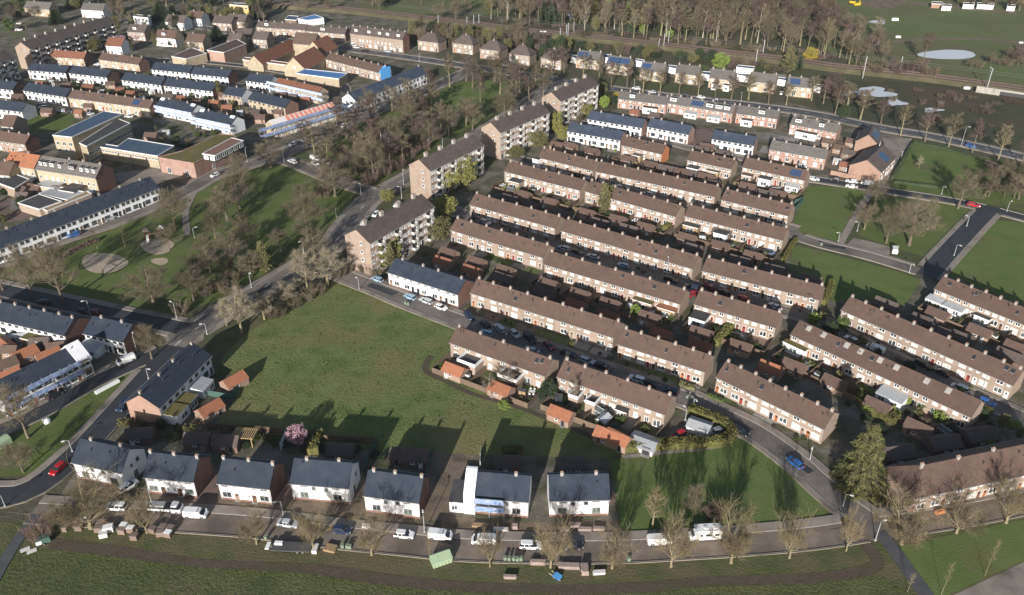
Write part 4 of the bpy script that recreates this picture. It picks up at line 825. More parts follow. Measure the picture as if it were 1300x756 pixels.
mat('leaf_green', (0.06, 0.085, 0.028), (0.085, 0.105, 0.036), 0.6, 0.85, coords='obj', rand=0.25, spec=0.15)
mat('leaf_bright', (0.15, 0.20, 0.045), (0.19, 0.235, 0.06), 0.6, 0.85, coords='obj', rand=0.12, spec=0.15)
mat('leaf_dark', (0.036, 0.052, 0.027), (0.05, 0.065, 0.034), 0.6, 0.85, coords='obj', rand=0.2, spec=0.15)
mat('leaf_cedar', (0.155, 0.15, 0.058), (0.085, 0.092, 0.04), 0.6, 0.85, coords='obj', spec=0.15)
mat('leaf_yellow', (0.36, 0.28, 0.05), (0.28, 0.22, 0.05), 0.6, 0.85, coords='obj', spec=0.15)
mat('blossom', (0.50, 0.32, 0.36), (0.42, 0.25, 0.30), 0.6, 0.85, coords='obj', spec=0.15)
mat('hedge', (0.13, 0.118, 0.038), (0.095, 0.098, 0.034), 0.5, 0.9, coords='obj', rand=0.2, spec=0.15)
def bare_tree(seed, Ht, W, clear=.2, nl=10, form='vase', nb=7, ns=5, ntw=6, tw=.02, trunk_r=.3, leader=True):
    r_ = random.Random(seed); T = MB(); C = MB(); zb = Ht * clear; zc = zb + (Ht - zb) * .5; rz = (Ht - zb) * .5
    def inside(p, k=1.0): return (p.x / (W / 2)) ** 2 + (p.y / (W / 2)) ** 2 + ((p.z - zc) / rz) ** 2 < k
    lean = Vector((r_.uniform(-.03, .03), r_.uniform(-.03, .03), 1)) * 1
    top = Ht * (.92 if leader else clear * 1.25)
    nseg = 6; pts = [Vector((0, 0, -.2))]; rad = [trunk_r * 1.35]
    for k in range(1, nseg + 1):
        f = k / nseg; pts.append(Vector((lean.x * top * f + r_.uniform(-.12, .12) * (k > 1), lean.y * top * f + r_.uniform(-.12, .12) * (k > 1), top * f))); rad.append(trunk_r * (1 - .85 * f if leader else 1 - .25 * f))
    T.tube(pts, rad, 7)
    def trunk_at(z):
        f = max(0, min(.999, z / top)) * nseg; k = int(f); return pts[k].lerp(pts[k + 1], f - k)
    def branch(p0, d, ln, r0, lev, col, up=.15):
        n = 3 if lev < 2 else 2; q = [p0]; rr = [r0]; dd = d.copy()
        for k in range(n):
            dd = (dd + Vector((r_.gauss(0, .16), r_.gauss(0, .16), up + r_.gauss(0, .1)))).normalized(); q.append(q[-1] + dd * ln / n); rr.append(r0 * (1 - .75 * (k + 1) / n))
        col.tube(q, rr, 5 if lev == 1 else (4 if lev == 2 else 3)); return q
    def along(q, t):
        f = t * (len(q) - 1) * .999; k = int(f); return q[k].lerp(q[k + 1], f - k), (q[k + 1] - q[k]).normalized()
    for i in range(nl):
        az = i * 2.399 + r_.uniform(-.4, .4)
        if form == 'vase': z0 = zb * r_.uniform(.8, 1.15); el = r_.uniform(.55, 1.25); ln = (W / 2) / max(math.cos(el), .35) * r_.uniform(.8, 1.0); ln = min(ln, Ht - z0)
        elif form == 'round': z0 = zb + (Ht - zb) * .62 * (i / nl); el = r_.uniform(.15, .9) * (1 if i < nl * .7 else 1.2); ln = W * .5 * r_.uniform(.75, 1.05) * (1 - .35 * i / nl)
        else: z0 = zb + (Ht - zb) * .8 * (i / nl); el = r_.uniform(.5, 1.0); ln = W * .62 * r_.uniform(.7, 1.1) * (1 - .45 * i / nl)
        d = Vector((math.cos(az) * math.cos(el), math.sin(az) * math.cos(el), math.sin(el)))
        q1 = branch(trunk_at(z0), d, ln, trunk_r * (.4 if form == 'vase' else .36), 1, T, .12)
        for j in range(nb):
            t = .25 + .75 * (j + r_.random()) / nb; p, dd = along(q1, t)
            d2 = (dd * .75 + Vector((r_.gauss(0, .6), r_.gauss(0, .6), r_.gauss(.25, .4)))).normalized()
            q2 = branch(p, d2, ln * .45 * r_.uniform(.6, 1.1) * (1.2 - .5 * t), trunk_r * .15, 2, T)
            for k in range(ns):
                t2 = .25 + .75 * (k + r_.random()) / ns; p2, e2 = along(q2, t2)
                d3 = (e2 * .6 + Vector((r_.gauss(0, .6), r_.gauss(0, .6), r_.gauss(.2, .4)))).normalized()
                q3 = branch(p2, d3, ln * .24 * r_.uniform(.6, 1.2), tw * 1.8, 3, C)
                for m_ in range(ntw):
                    p3, e3 = along(q3, .15 + .85 * (m_ + r_.random()) / ntw)
                    if not inside(p3, 1.35): continue
                    d4 = (e3 * .6 + Vector((r_.gauss(0, .6), r_.gauss(0, .6), r_.gauss(.2, .4)))).normalized()
                    e = p3 + d4 * r_.uniform(.5, 1.3) * max(W, 7) / 10; C.tube([p3, e], [tw, tw * .35], 3)
    return T, C
def leaf_crown(seed, W, z0, z1, nclump, per, size, flat=1.0, droop=0.0, cone=0.0):
    r_ = random.Random(seed); C = MB(); zc, rz = (z0 + z1) / 2, (z1 - z0) / 2
    for i in range(nclump):
        while True:
            p = Vector((r_.uniform(-1, 1), r_.uniform(-1, 1), r_.uniform(-1, 1)))
            if .2 < p.length < 1.0 : break
        if p.length < .55: p *= 1.4
        sh = (1 - cone * (p.z + 1) / 2)
        c = Vector((p.x * W / 2 * sh, p.y * W / 2 * sh, zc + p.z * rz)); cr = W * .13 * r_.uniform(.6, 1.4)
        for k in range(per):
            d = Vector((r_.gauss(0, 1), r_.gauss(0, 1), r_.gauss(0, .8) * flat)); d = d.normalized() * cr * r_.random() ** .5
            q = c + d
            if droop: q.z -= r_.random() ** 2 * droop
            n = Vector((r_.gauss(0, 1), r_.gauss(0, 1), r_.gauss(.4, 1))).normalized(); x = n.orthogonal().normalized(); y = n.cross(x); s_ = size * r_.uniform(.6, 1.4)
            if droop: y = Vector((r_.gauss(0, .2), r_.gauss(0, .2), -2)).normalized() * 2; x = x * .5
            C.quad(q - x * s_ - y * s_ * .6, q + x * s_ - y * s_ * .6, q + x * s_ * .7 + y * s_ * .6, q - x * s_ * .7 + y * s_ * .6)
    return C
def conifer(seed, Ht, W, droop=.35):
    r_ = random.Random(seed); T = MB(); T.tube([(0, 0, -.2), (0, 0, Ht * .5), (0, 0, Ht * .97)], [.32, .18, .03], 6); C = MB(); z = Ht * .06
    while z < Ht * .985:
        f = z / Ht; Rr = W / 2 * (1 - f) ** (.62 if W > 8 else .8) * r_.uniform(.8, 1.1) + .25; n = max(7, int(20 * (1 - f) + 6))
        for k in range(n):
            az = r_.uniform(0, 2 * PI); d = Vector((math.cos(az), math.sin(az), 0)); L = Rr * r_.uniform(.7, 1.1); sd = Vector((-d.y, d.x, 0))
            m_ = max(4, int(L / .22))
            for q in range(m_):
                t = (q + 1) / m_; c = d * L * t + Vector((0, 0, z + .25 * L * t - droop * L * t * t)); wd = .17 * (1.15 - t * .6) * (.6 + W / 14)
                for sg in (-1, 1):
                    a = c + sd * sg * wd * r_.uniform(.8, 1.7) + d * r_.uniform(-.1, .3) + Vector((0, 0, -r_.uniform(.05, .32)))
                    C.quad(c - d * .1, c + d * .1 + Vector((0, 0, .08)), a + d * .14, a - d * .1)
        z += Ht * .022 * r_.uniform(.7, 1.3)
    return T, C
PROTO = {}; RAW = {}
def proto(key, name, T, C, mt, mc, Ht, W, cat, cname='crown'):
    if T and cat in ('tree', 'shrub'):
        a = np.array(C.v); lo, hi = np.percentile(a, 1, axis=0), np.percentile(a, 99, axis=0); fx = W / max(hi[0] - lo[0], hi[1] - lo[1]); fz = Ht / a[:, 2].max()
        for q in (T, C): q.v = [(x * fx, y * fx, z * fz) for x, y, z in q.v]
    PROTO[key] = (T.mesh('trunk', mt) if T else None, C.mesh(cname, mc), name, Ht, W, cat, cname)
    RAW[key] = (T, C, mt, mc, Ht, W)
for s_ in range(3):
    proto(f'plane{s_}', 'street_tree', *bare_tree(10 + s_, 16, 10, .17, 11 - s_, 'vase', 8, 6, 10, .016, .32, False), 'bark_pale', 'twig_pale', 16, 10, 'tree')
for s_ in range(4):
    proto(f'park{s_}', 'bare_tree', *bare_tree(30 + s_, 15, 11, .2, 15, 'round', 6, 6, 7, .0145, .27), 'bark', 'twig', 15, 11, 'tree')
for s_ in range(2):
    proto(f'pale{s_}', 'pale_tree', *bare_tree(50 + s_, 13, 9, .18, 12, 'round', 6, 6, 7, .023, .27), 'bark_pale', 'twig_cream', 13, 9, 'tree')
for s_ in range(4):
    proto(f'tall{s_}', 'slender_tree', *bare_tree(70 + s_, 22, 8, .35, 15, 'tall', 5, 5, 6, .028, .3), 'bark_pale' if s_ % 2 else 'bark', 'twig' if s_ % 2 else 'twig_red', 22, 8, 'tree')
proto('birch', 'birch_tree', *bare_tree(90, 13, 6, .2, 14, 'tall', 5, 4, 5, .02, .16), 'bark_white', 'twig', 13, 6, 'tree')
proto('white', 'birch_tree', *bare_tree(93, 16, 9, .25, 12, 'vase', 5, 4, 3, .03, .26), 'bark_white', 'twig_pale', 16, 9, 'tree')
proto('sapling', 'sapling', *bare_tree(91, 6, 1.6, .35, 9, 'tall', 3, 2, 3, .012, .06), 'bark_pale', 'twig_pale', 6, 1.6, 'tree')
proto('twist', 'bare_tree', *bare_tree(92, 10, 5.5, .22, 22, 'round', 4, 3, 3, .026, .2), 'bark_pale', 'twig_pale', 10, 5.5, 'tree')
def stem(h, r=.2):
    t = MB(); t.tube([(0, 0, -.2), (.05, 0, h * .4), (0, .05, h)], [r * 1.2, r, r * .5], 6)
    for k in range(6):
        a = k * 1.05; t.tube([(0, 0, h * .35), (math.cos(a) * h * .14, math.sin(a) * h * .14, h * .62), (math.cos(a) * h * .24, math.sin(a) * h * .24, h * .85)], [r * .45, r * .3, r * .1], 4)
    return t
proto('willow', 'willow_tree', stem(10, .3), leaf_crown(1, 10, 2.2, 11.5, 120, 60, .16, droop=2.6), 'bark', 'leaf_willow', 11.5, 10, 'tree')
proto('olive', 'leafy_tree', stem(8), leaf_crown(2, 8, 1.2, 9.5, 110, 55, .15), 'bark', 'leaf_olive', 9.5, 8, 'tree')
proto('olive2', 'leafy_tree', stem(8), leaf_crown(12, 7, .6, 9.5, 100, 50, .15), 'bark', 'leaf_willow', 9.5, 7, 'tree')
proto('bright', 'leafy_tree', stem(5), leaf_crown(3, 6, .4, 6.5, 90, 50, .15), 'bark', 'leaf_bright', 6.5, 6, 'tree')
proto('dark', 'evergreen_tree', stem(7), leaf_crown(4, 6, .6, 8.5, 110, 55, .17, cone=.45), 'bark', 'leaf_dark', 8.5, 6, 'tree')
proto('yellow', 'yellow_tree', stem(6), leaf_crown(5, 6, 1.0, 7.5, 90, 40, .15), 'bark', 'leaf_yellow', 7.5, 6, 'tree')
proto('blossom', 'blossom_tree', stem(4.6, .12), leaf_crown(6, 5, 1.2, 5.6, 80, 45, .11), 'bark', 'blossom', 5.6, 5, 'tree')
proto('cypress', 'cypress_tree', stem(10, .12), leaf_crown(7, 2.4, .2, 12, 110, 45, .15, flat=1.6, cone=.5), 'bark', 'leaf_olive', 12, 2.4, 'tree')
proto('darkcypress', 'cypress_tree', stem(10, .12), leaf_crown(8, 2.6, .2, 12, 110, 45, .16, flat=1.6, cone=.6), 'bark', 'leaf_dark', 12, 2.6, 'tree')
def bushy_conifer(seed, Ht, W):
    r_ = random.Random(seed); T = MB(); T.tube([(0, 0, -.2), (0, 0, Ht * .5), (0, 0, Ht * .95)], [.32, .2, .04], 6); C = MB()
    for i in range(430):
        f = r_.random() ** 1.35; z = Ht * (.04 + .93 * f); Rr = W / 2 * (1 - f) ** .6 * r_.uniform(.55, 1.08) + .15; az = r_.uniform(0, 6.283); d = Vector((math.cos(az), math.sin(az), 0)); sd = Vector((-d.y, d.x, 0)); tip = d * Rr + Vector((0, 0, z - .12 * Rr)); T.tube([Vector((0, 0, z)), tip * .6 + Vector((0, 0, z * .4 + .15)), tip], [.05, .035, .015], 3)
        for k in range(58):
            t = r_.uniform(.4, 1.05); c = Vector((0, 0, z)).lerp(tip, t) + sd * r_.gauss(0, .28 * (1.25 - t) + .08) + Vector((0, 0, -abs(r_.gauss(0, .16)))); a = (d * r_.uniform(.3, 1) + sd * r_.gauss(0, .6) + Vector((0, 0, r_.gauss(-.35, .3)))).normalized(); b_ = a.cross(Vector((r_.gauss(0, .4), r_.gauss(0, .4), 1))).normalized(); l_, w_ = r_.uniform(.16, .34), r_.uniform(.05, .11)
            C.quad(c - b_ * w_, c + b_ * w_, c + a * l_ * 2 + b_ * w_ * .4, c + a * l_ * 2 - b_ * w_ * .4)
    return T, C
proto('cedar', 'conifer_tree', *bushy_conifer(5, 15, 11), 'bark', 'leaf_cedar', 15, 11, 'tree')
proto('spruce', 'conifer_tree', *conifer(6, 14, 6, .5), 'bark', 'leaf_dark', 14, 6, 'tree')
for k, m_ in (('bush', 'leaf_green'), ('bush_olive', 'leaf_olive'), ('bush_bright', 'leaf_bright'), ('bush_dark', 'leaf_dark')):
    t = MB(); t.tube([(0, 0, -.1), (0, 0, .8)], [.08, .04], 4)
    proto(k, 'garden_bush', t, leaf_crown(20 + len(k), 2.4, .05, 2.0, 40, 34, .10), 'bark', m_, 2.0, 2.4, 'bush', 'foliage')
def thicket(seed, W, h):
    r_ = random.Random(seed); T = MB(); C = MB()
    for i in range(36):
        a = r_.uniform(0, 2 * PI); q = W / 2 * r_.random() ** .5 * .75; p = Vector((math.cos(a) * q, math.sin(a) * q, 0)); d = Vector((math.cos(a) * .35 + r_.gauss(0, .15), math.sin(a) * .35 + r_.gauss(0, .15), 1)).normalized(); L = h * r_.uniform(.6, .95)
        T.tube([p, p + d * L * .5, p + d * L], [.05, .035, .015], 3)
        for k in range(34):
            t = r_.uniform(.15, 1); s0 = p + d * L * t; e = (d * .7 + Vector((r_.gauss(0, .6), r_.gauss(0, .6), r_.gauss(.2, .4)))).normalized(); C.tube([s0, s0 + e * h * .22 * r_.uniform(.5, 1.4)], [.022, .008], 3)
    return T, C
proto('thicket', 'bare_shrub', *thicket(3, 4, 3.2), 'bark', 'twig', 3.2, 4, 'shrub', 'twigs')
proto('thicket_red', 'bare_shrub', *thicket(4, 4, 3.2), 'bark', 'twig_red', 3.2, 4, 'shrub', 'twigs')
def plant(key, loc, h, W, look, group=None, label=None, sink=0.0):
    mt, mc, name, H0, W0, cat, cname = PROTO[key]
    o = empty(name, (loc[0], loc[1], -sink), rnd.uniform(0, 2 * PI)); o.scale = (W / W0, W / W0, h / H0)
    tag(o, label, cat, group, look=look if not label else None)
    if mt: put(mt, 'trunk' if cname == 'crown' else 'stem', o)
    put(mc, cname, o); return o
LANDMARKS += [(n, tuple(U(*p))[:2], 0) for n, p in (('the round sand pit', (132, 334)), ('the climbing frame', (200, 310)), ('the oval pond', (1203, 69)), ('the railway bridge', (1280, 124)), ('the excavator', (1082, 5)), ('the kiosk', (491, 170)),
    ('the dark crossing', (240, 420)), ('the fenced lawn', (1200, 215)), ('the parking bays', (1108, 314)), ('the pallets', (130, 705)), ('the green container', (560, 714)), ('the camper van', (893, 682)), ('the asphalt path', (1150, 720)), ('the hedged yard', (880, 545)),
    ('the grass triangle', (110, 545)), ('the long blue puddle', (1105, 118)), ('the upper crossing', (475, 240)), ('the bright green', (1050, 265)), ('the shadowed lawn', (900, 620)), ('the timber pile', (418, 698)), ('the dark side road', (1215, 305)), ('the park footpath', (238, 285)))]
WID = {}
def trees(kind, look, rows, group=None):
    for i, (bx, by, top, wpx) in enumerate(rows):
        k = kind if kind in PROTO else f'{kind}{i % sum(1 for q in PROTO if q[:-1] == kind)}'
        p = U(bx, by); h = max(2.0, height_at(p, top)); plant(k, p, h, wpx / ppm((p.x, p.y, h * .6)), look, group)
G1 = 'bare street trees along the bottom street'
trees('plane', 'bare street tree with pale trunk', [(116, 671, 600, 88), (187, 677, 617, 44), (326, 691, 643, 42), (398, 697, 637, 48), (472, 705, 643, 44), (622, 720, 666, 36), (699, 721, 650, 50), (777, 722, 664, 46), (852, 720, 652, 58), (928, 715, 632, 62), (1002, 709, 641, 42), (1074, 700, 643, 34), (1144, 691, 627, 74), (1214, 677, 625, 58), (1277, 664, 608, 64), (1335, 650, 590, 60)], G1)
trees('twist', 'yellowish knobbly bare tree', [(828, 670, 616, 28)])
trees('park', 'dense brown bare tree', [(878, 665, 609, 28)])
trees('sapling', 'thin staked sapling', [(546, 713, 676, 12), (1250, 731, 684, 10), (1195, 755, 710, 10), (1152, 752, 726, 9), (124, 316, 284, 12), (159, 314, 282, 13)])
trees('thicket_red', 'dense bare shrub', [(55, 684, 656, 36), (770, 640, 625, 22), (905, 662, 640, 26)])
G2 = 'bare trees around the park'
trees('pale', 'pale bare tree', [(307, 422, 367, 48), (336, 406, 374, 34), (288, 414, 380, 20), (416, 362, 309, 46), (391, 372, 313, 42), (364, 386, 356, 32)], 'pale bare trees on the meadow edge')
trees('park', 'bare brown park tree', [(81, 386, 296, 60), (43, 379, 308, 44), (4, 369, 330, 34), (196, 389, 338, 60), (193, 456, 411, 38), (246, 382, 338, 40), (223, 292, 236, 52), (289, 280, 238, 44), (274, 303, 262, 34), (305, 265, 214, 44), (391, 306, 244, 50), (386, 262, 230, 28), (426, 250, 208, 54), (452, 222, 184, 44), (475, 227, 174, 42), (344, 213, 176, 38),
     (421, 188, 154, 38), (314, 316, 272, 38), (296, 334, 294, 40), (268, 347, 316, 34), (36, 556, 482, 56), (30, 600, 562, 40), (262, 330, 296, 34), (400, 330, 288, 36), (357, 320, 288, 28), (320, 352, 320, 32), (306, 236, 192, 34), (408, 226, 190, 34), (436, 232, 196, 32), (215, 318, 284, 28)], G2)
trees('thicket', 'low bare shrub', [(276, 366, 350, 30), (292, 372, 356, 26), (300, 352, 336, 30), (344, 400, 386, 26), (372, 390, 376, 24), (392, 380, 366, 22), (352, 402, 390, 22), (404, 374, 360, 20), (430, 352, 338, 20), (440, 346, 332, 18), (258, 376, 360, 26), (230, 398, 384, 26), (466, 345, 330, 22), (478, 350, 336, 20), (290, 340, 326, 24), (252, 340, 322, 26)])
G3 = 'bare trees behind the flats'
trees('tall', 'slender bare tree', [(497, 214, 174, 30), (512, 206, 166, 28), (480, 200, 160, 30), (464, 205, 168, 30), (530, 185, 146, 26), (545, 175, 140, 24), (455, 170, 134, 26), (498, 142, 108, 22), (512, 152, 118, 24), (520, 135, 98, 22), (470, 158, 122, 26), (440, 176, 140, 26), (428, 160, 126, 24), (560, 165, 128, 22), (610, 130, 96, 20), (635, 120, 88, 20), (660, 118, 84, 22), (680, 105, 76, 20), (546, 120, 84, 20), (571, 111, 68, 18), (592, 103, 70, 18), (610, 108, 84, 16), (636, 98, 62, 18), (650, 138, 100, 22), (672, 128, 96, 20), (592, 160, 122, 24), (540, 160, 124, 22), (524, 170, 130, 22), (486, 182, 146, 24), (505, 182, 146, 26), (472, 186, 150, 24), (400, 200, 162, 26), (390, 188, 152, 24), (416, 205, 172, 24), (450, 192, 158, 26), (548, 140, 104, 22)], G3)
trees('white', 'white stemmed bare tree', [(579, 160, 124, 26), (590, 150, 122, 22)])
trees('thicket_red', 'red brown bare thicket', [(488, 222, 206, 26), (504, 214, 198, 26), (470, 232, 216, 26), (520, 200, 186, 24), (455, 212, 198, 24), (536, 190, 176, 22), (440, 205, 192, 24), (500, 195, 180, 26), (480, 205, 190, 24), (516, 184, 170, 22), (460, 185, 170, 24), (430, 196, 182, 24), (556, 176, 162, 22), (548, 156, 142, 20), (420, 218, 204, 22), (410, 250, 236, 24)])
trees('willow', 'yellow green willow', [(566, 240, 208, 34)])
trees('olive', 'olive green leafy tree', [(556, 305, 276, 34), (684, 188, 166, 22), (654, 200, 186, 22)])
trees('olive2', 'yellowish leafy tree', [(492, 256, 240, 18), (566, 280, 248, 30), (630, 188, 166, 16), (705, 168, 140, 18), (666, 186, 164, 18), (590, 235, 198, 30), (715, 178, 160, 18), (500, 334, 300, 22), (484, 342, 306, 18)])
trees('pale', 'thin bare tree before the flats', [(458, 338, 300, 18), (478, 346, 310, 20)])
trees('cypress', 'slim olive conifer', [(497, 342, 308, 10), (767, 268, 232, 14), (775, 262, 236, 12), (338, 345, 306, 16), (279, 125, 102, 7)])
trees('dark', 'dark evergreen tree', [(312, 347, 324, 26), (697, 503, 482, 19), (690, 508, 492, 13), (820, 202, 190, 16), (1052, 432, 408, 18), (1070, 150, 132, 14), (805, 330, 318, 13)])
trees('bright', 'bright green leafy tree', [(806, 402, 386, 12), (914, 87, 66, 20), (640, 520, 508, 14)])
trees('yellow', 'yellow flowering tree', [(1028, 78, 60, 18), (782, 128, 117, 10), (770, 132, 122, 10)])
trees('blossom', 'pink blossom tree', [(379, 566, 542, 24), (153, 55, 45, 14), (177, 51, 43, 12)])
trees('cedar', 'large golden green conifer', [(1090, 616, 538, 58)])
trees('spruce', 'dark spruce', [(72, 30, 12, 18), (276, 52, 32, 18), (326, 24, -4, 10), (334, 24, -6, 9), (205, 26, 4, 26), (1008, 84, 62, 10), (1014, 88, 68, 10), (690, 34, 2, 12), (700, 33, 4, 12)])
trees('birch', 'pale bare birch', [(729, 516, 480, 14), (646, 495, 466, 26), (620, 500, 474, 22)])
trees('park', 'bare tree by the side road', [(1216, 265, 214, 40), (1154, 312, 250, 62), (1125, 309, 262, 36), (1097, 292, 256, 30), (1110, 262, 224, 30), (1268, 233, 210, 16), (1279, 225, 203, 22), (1287, 252, 226, 20), (1255, 250, 222, 20), (1298, 236, 208, 20), (1240, 236, 214, 18)], 'bare trees by the side road')
trees('tall', 'tall bare avenue tree', [(1060, 146, 108, 20), (1092, 152, 112, 22), (1118, 158, 124, 20), (1143, 173, 132, 18), (1174, 180, 136, 18), (1204, 187, 142, 18), (1234, 194, 150, 18), (1267, 204, 158, 20), (1296, 212, 170, 20), (1075, 138, 104, 24), (1045, 132, 98, 20), (1030, 128, 96, 18), (1058, 122, 92, 24)], 'bare trees along the main road')
trees('pale', 'small golden bare tree', [(1166, 214, 197, 8), (1202, 176, 160, 8)])
trees('tall', 'bare avenue tree before the pale semis', [(716, 95, 60, 16), (740, 100, 68, 16), (776, 112, 76, 18), (816, 118, 84, 18), (796, 113, 80, 16), (838, 119, 88, 18), (862, 120, 90, 18), (886, 124, 92, 18), (928, 127, 96, 18), (950, 127, 92, 18), (975, 134, 102, 18), (998, 134, 106, 16), (700, 92, 62, 18), (760, 105, 74, 14), (908, 125, 98, 14)], 'bare avenue trees before the semis')
trees('park', 'bushy bare tree', [(120, 64, 40, 22), (145, 25, -6, 14), (156, 28, -4, 14), (240, 68, 52, 14), (652, 52, 28, 24), (740, 50, 36, 20), (985, 42, 10, 24)])
trees('olive', 'round olive tree', [(120, 66, 48, 20), (862, 76, 62, 16), (880, 80, 68, 14), (830, 70, 58, 14)])
trees('cypress', 'bright slim cypress', [(167, 66, 50, 7), (1000, 92, 60, 16)])
trees('park', 'bushy brown tree', [(600, 112, 72, 30), (628, 104, 66, 34), (655, 112, 74, 32), (690, 122, 84, 28), (640, 152, 112, 34), (600, 165, 128, 28), (570, 172, 132, 32), (545, 190, 150, 34), (515, 160, 118, 40), (470, 150, 112, 34), (495, 190, 150, 40), (530, 150, 112, 28)], G3)
# woods
def scatter(kinds, look, poly, n, hr, wr, seed, group, label=None, mind=0):
    r_ = random.Random(seed); w_ = [U(*p) for p in poly]; x0, x1 = min(p.x for p in w_), max(p.x for p in w_); y0, y1 = min(p.y for p in w_), max(p.y for p in w_); got = []; tr = 0
    while len(got) < n and tr < 20000:
        tr += 1; x, y = r_.uniform(x0, x1), r_.uniform(y0, y1)
        if not inpoly((x, y), [(p.x, p.y) for p in w_]): continue
        if mind and any((x - a) ** 2 + (y - b_) ** 2 < mind * mind for a, b_ in got): continue
        got.append((x, y)); plant(r_.choice(kinds), (x, y), r_.uniform(*hr), r_.uniform(*wr), look, group, label)
TL = ['tall0', 'tall1', 'tall2', 'tall3', 'park0', 'park2']
WOOD = [(620, 24), (690, 36), (790, 50), (900, 60), (1010, 70), (1055, 78), (1062, 50), (1045, 10), (1035, -40), (590, -40)]
scatter(TL + ['birch'], None, [(620, 24), (690, 36), (790, 50), (900, 60), (1010, 70), (1055, 78), (1058, 66), (1005, 56), (900, 46), (790, 36), (690, 22), (620, 10)], 60, (17, 25), (7, 11), 3, 'trees along the wood front', 'tall bare tree in the front rows of the wood beyond the railway', 4)
def wood_mass(label, poly, n, hr, wr, keys, seed):
    r_ = random.Random(seed); w_ = [U(*p) for p in poly]; x0, x1 = min(p.x for p in w_), max(p.x for p in w_); y0, y1 = min(p.y for p in w_), max(p.y for p in w_); pl = [(p.x, p.y) for p in w_]; ms = []; V = []; Fc = []; MI = []; off = 0; cnt = 0; arr = {}
    for k in keys:
        T, C, mt, mc, H0, W0 = RAW[k]
        for q in (mt, mc):
            if q not in ms: ms.append(q)
        qs = [f for f in T.f if len(f) == 4] ; qc = [f for f in C.f if len(f) == 4]; keep = qc[::2] if len(qc) > 9000 else qc
        arr[k] = (np.array(T.v), np.array(qs), np.array(C.v), np.array(qc), ms.index(mt), ms.index(mc), H0, W0)
    while cnt < n:
        x, y = r_.uniform(x0, x1), r_.uniform(y0, y1)
        if not inpoly((x, y), pl): continue
        cnt += 1; tv, tf, cv, cf, a, b_, H0, W0 = arr[r_.choice(keys)]; h = r_.uniform(*hr) / H0; w2 = r_.uniform(*wr) / W0; an = r_.uniform(0, 6.28); ca, sa = math.cos(an), math.sin(an)
        for vv, ff, mi in ((tv, tf, a), (cv, cf, b_)):
            V.append(np.stack([(vv[:, 0] * ca - vv[:, 1] * sa) * w2 + x, (vv[:, 0] * sa + vv[:, 1] * ca) * w2 + y, vv[:, 2] * h], 1)); Fc.append(ff + off); MI.append(np.full(len(ff), mi)); off += len(vv)
    V = np.concatenate(V).astype(np.float32); Fc = np.concatenate(Fc).astype(np.int32); MI = np.concatenate(MI).astype(np.int32)
    me = bpy.data.meshes.new('wood'); me.vertices.add(len(V)); me.vertices.foreach_set('co', V.ravel()); me.loops.add(Fc.size); me.loops.foreach_set('vertex_index', Fc.ravel()); me.polygons.add(len(Fc)); me.polygons.foreach_set('loop_start', np.arange(0, Fc.size, 4, dtype=np.int32))
    for q in ms: me.materials.append(MATS[q])
    me.polygons.foreach_set('material_index', MI); me.update(calc_edges=True); tag(put(me, 'wood'), label, kind='stuff')
wood_mass('dense brown bare wood beyond the railway', [(620, 14), (690, 26), (790, 42), (900, 52), (1010, 62), (1060, 66), (1050, 20), (1040, -45), (560, -45), (590, 0)], 520, (17, 27), (7, 12), ['tall0', 'tall1', 'tall2', 'tall3', 'park1'], 77)
wood_mass('belt of bare trees and gardens at the top left', [(40, 8), (150, 10), (330, 4), (520, 4), (560, -6), (560, -40), (20, -40)], 170, (8, 15), (6, 10), ['park0', 'tall0', 'tall2', 'dark', 'olive'], 78)
scatter(['olive', 'dark', 'bright'], None, [(660, 30), (900, 58), (900, 20), (660, 5)], 26, (6, 12), (4, 6), 31, 'green undergrowth trees of the wood', 'green leafy tree between the bare trunks of the wood', 5)
scatter(TL, None, [(1040, 80), (1100, 86), (1180, 94), (1185, 84), (1120, 66), (1100, 40), (1060, 14), (1045, 50)], 20, (13, 22), (6, 10), 4, 'sparse trees by the wood pools', 'bare tree among the pools at the wood edge', 4)
scatter(['thicket', 'thicket_red'], None, [(640, 32), (780, 50), (1000, 73), (1100, 86), (1190, 96), (1190, 88), (1000, 64), (780, 42), (640, 24)], 60, (2, 4), (4, 7), 5, 'scrub along the railway', 'low bare scrub bush along the far railway edge', 3)
scatter(['thicket', 'thicket_red', 'park1', 'olive', 'dark'], None, [(560, 34), (700, 52), (860, 72), (1000, 88), (1000, 96), (860, 80), (700, 62), (560, 42)], 60, (3, 8), (4, 7), 6, 'scrub between railway and gardens', 'scrubby tree between the railway and the villa gardens', 3)
scatter(['park0', 'park1', 'tall0', 'tall2', 'olive', 'dark'], None, [(330, 14), (440, 16), (520, 22), (640, 30), (620, 10), (520, 2), (330, -10)], 22, (8, 15), (6, 10), 7, 'trees along the upper railway', 'bare tree in the belt along the upper railway', 4)
scatter(['park0', 'park1', 'park2', 'olive', 'dark', 'tall1', 'spruce'], None, [(60, 20), (150, 26), (320, 14), (330, -20), (60, -20)], 44, (8, 17), (6, 10), 8, 'trees of the upper left villa quarter', 'tree among the villas at the upper left', 5)
scatter(['park0', 'park3', 'olive', 'dark', 'bush'], None, [(-40, 40), (26, 44), (60, 26), (60, -10), (-60, -10)], 36, (5, 12), (5, 9), 9, 'trees at the upper left edge', 'tree beside the streets at the upper left edge', 5)
scatter(['park1', 'tall2', 'olive', 'thicket', 'dark'], None, [(520, 55), (610, 66), (720, 82), (720, 66), (610, 50), (530, 38)], 64, (6, 13), (4, 7), 10, 'garden trees around the villas', 'garden tree between the dark roofed villas', 4)
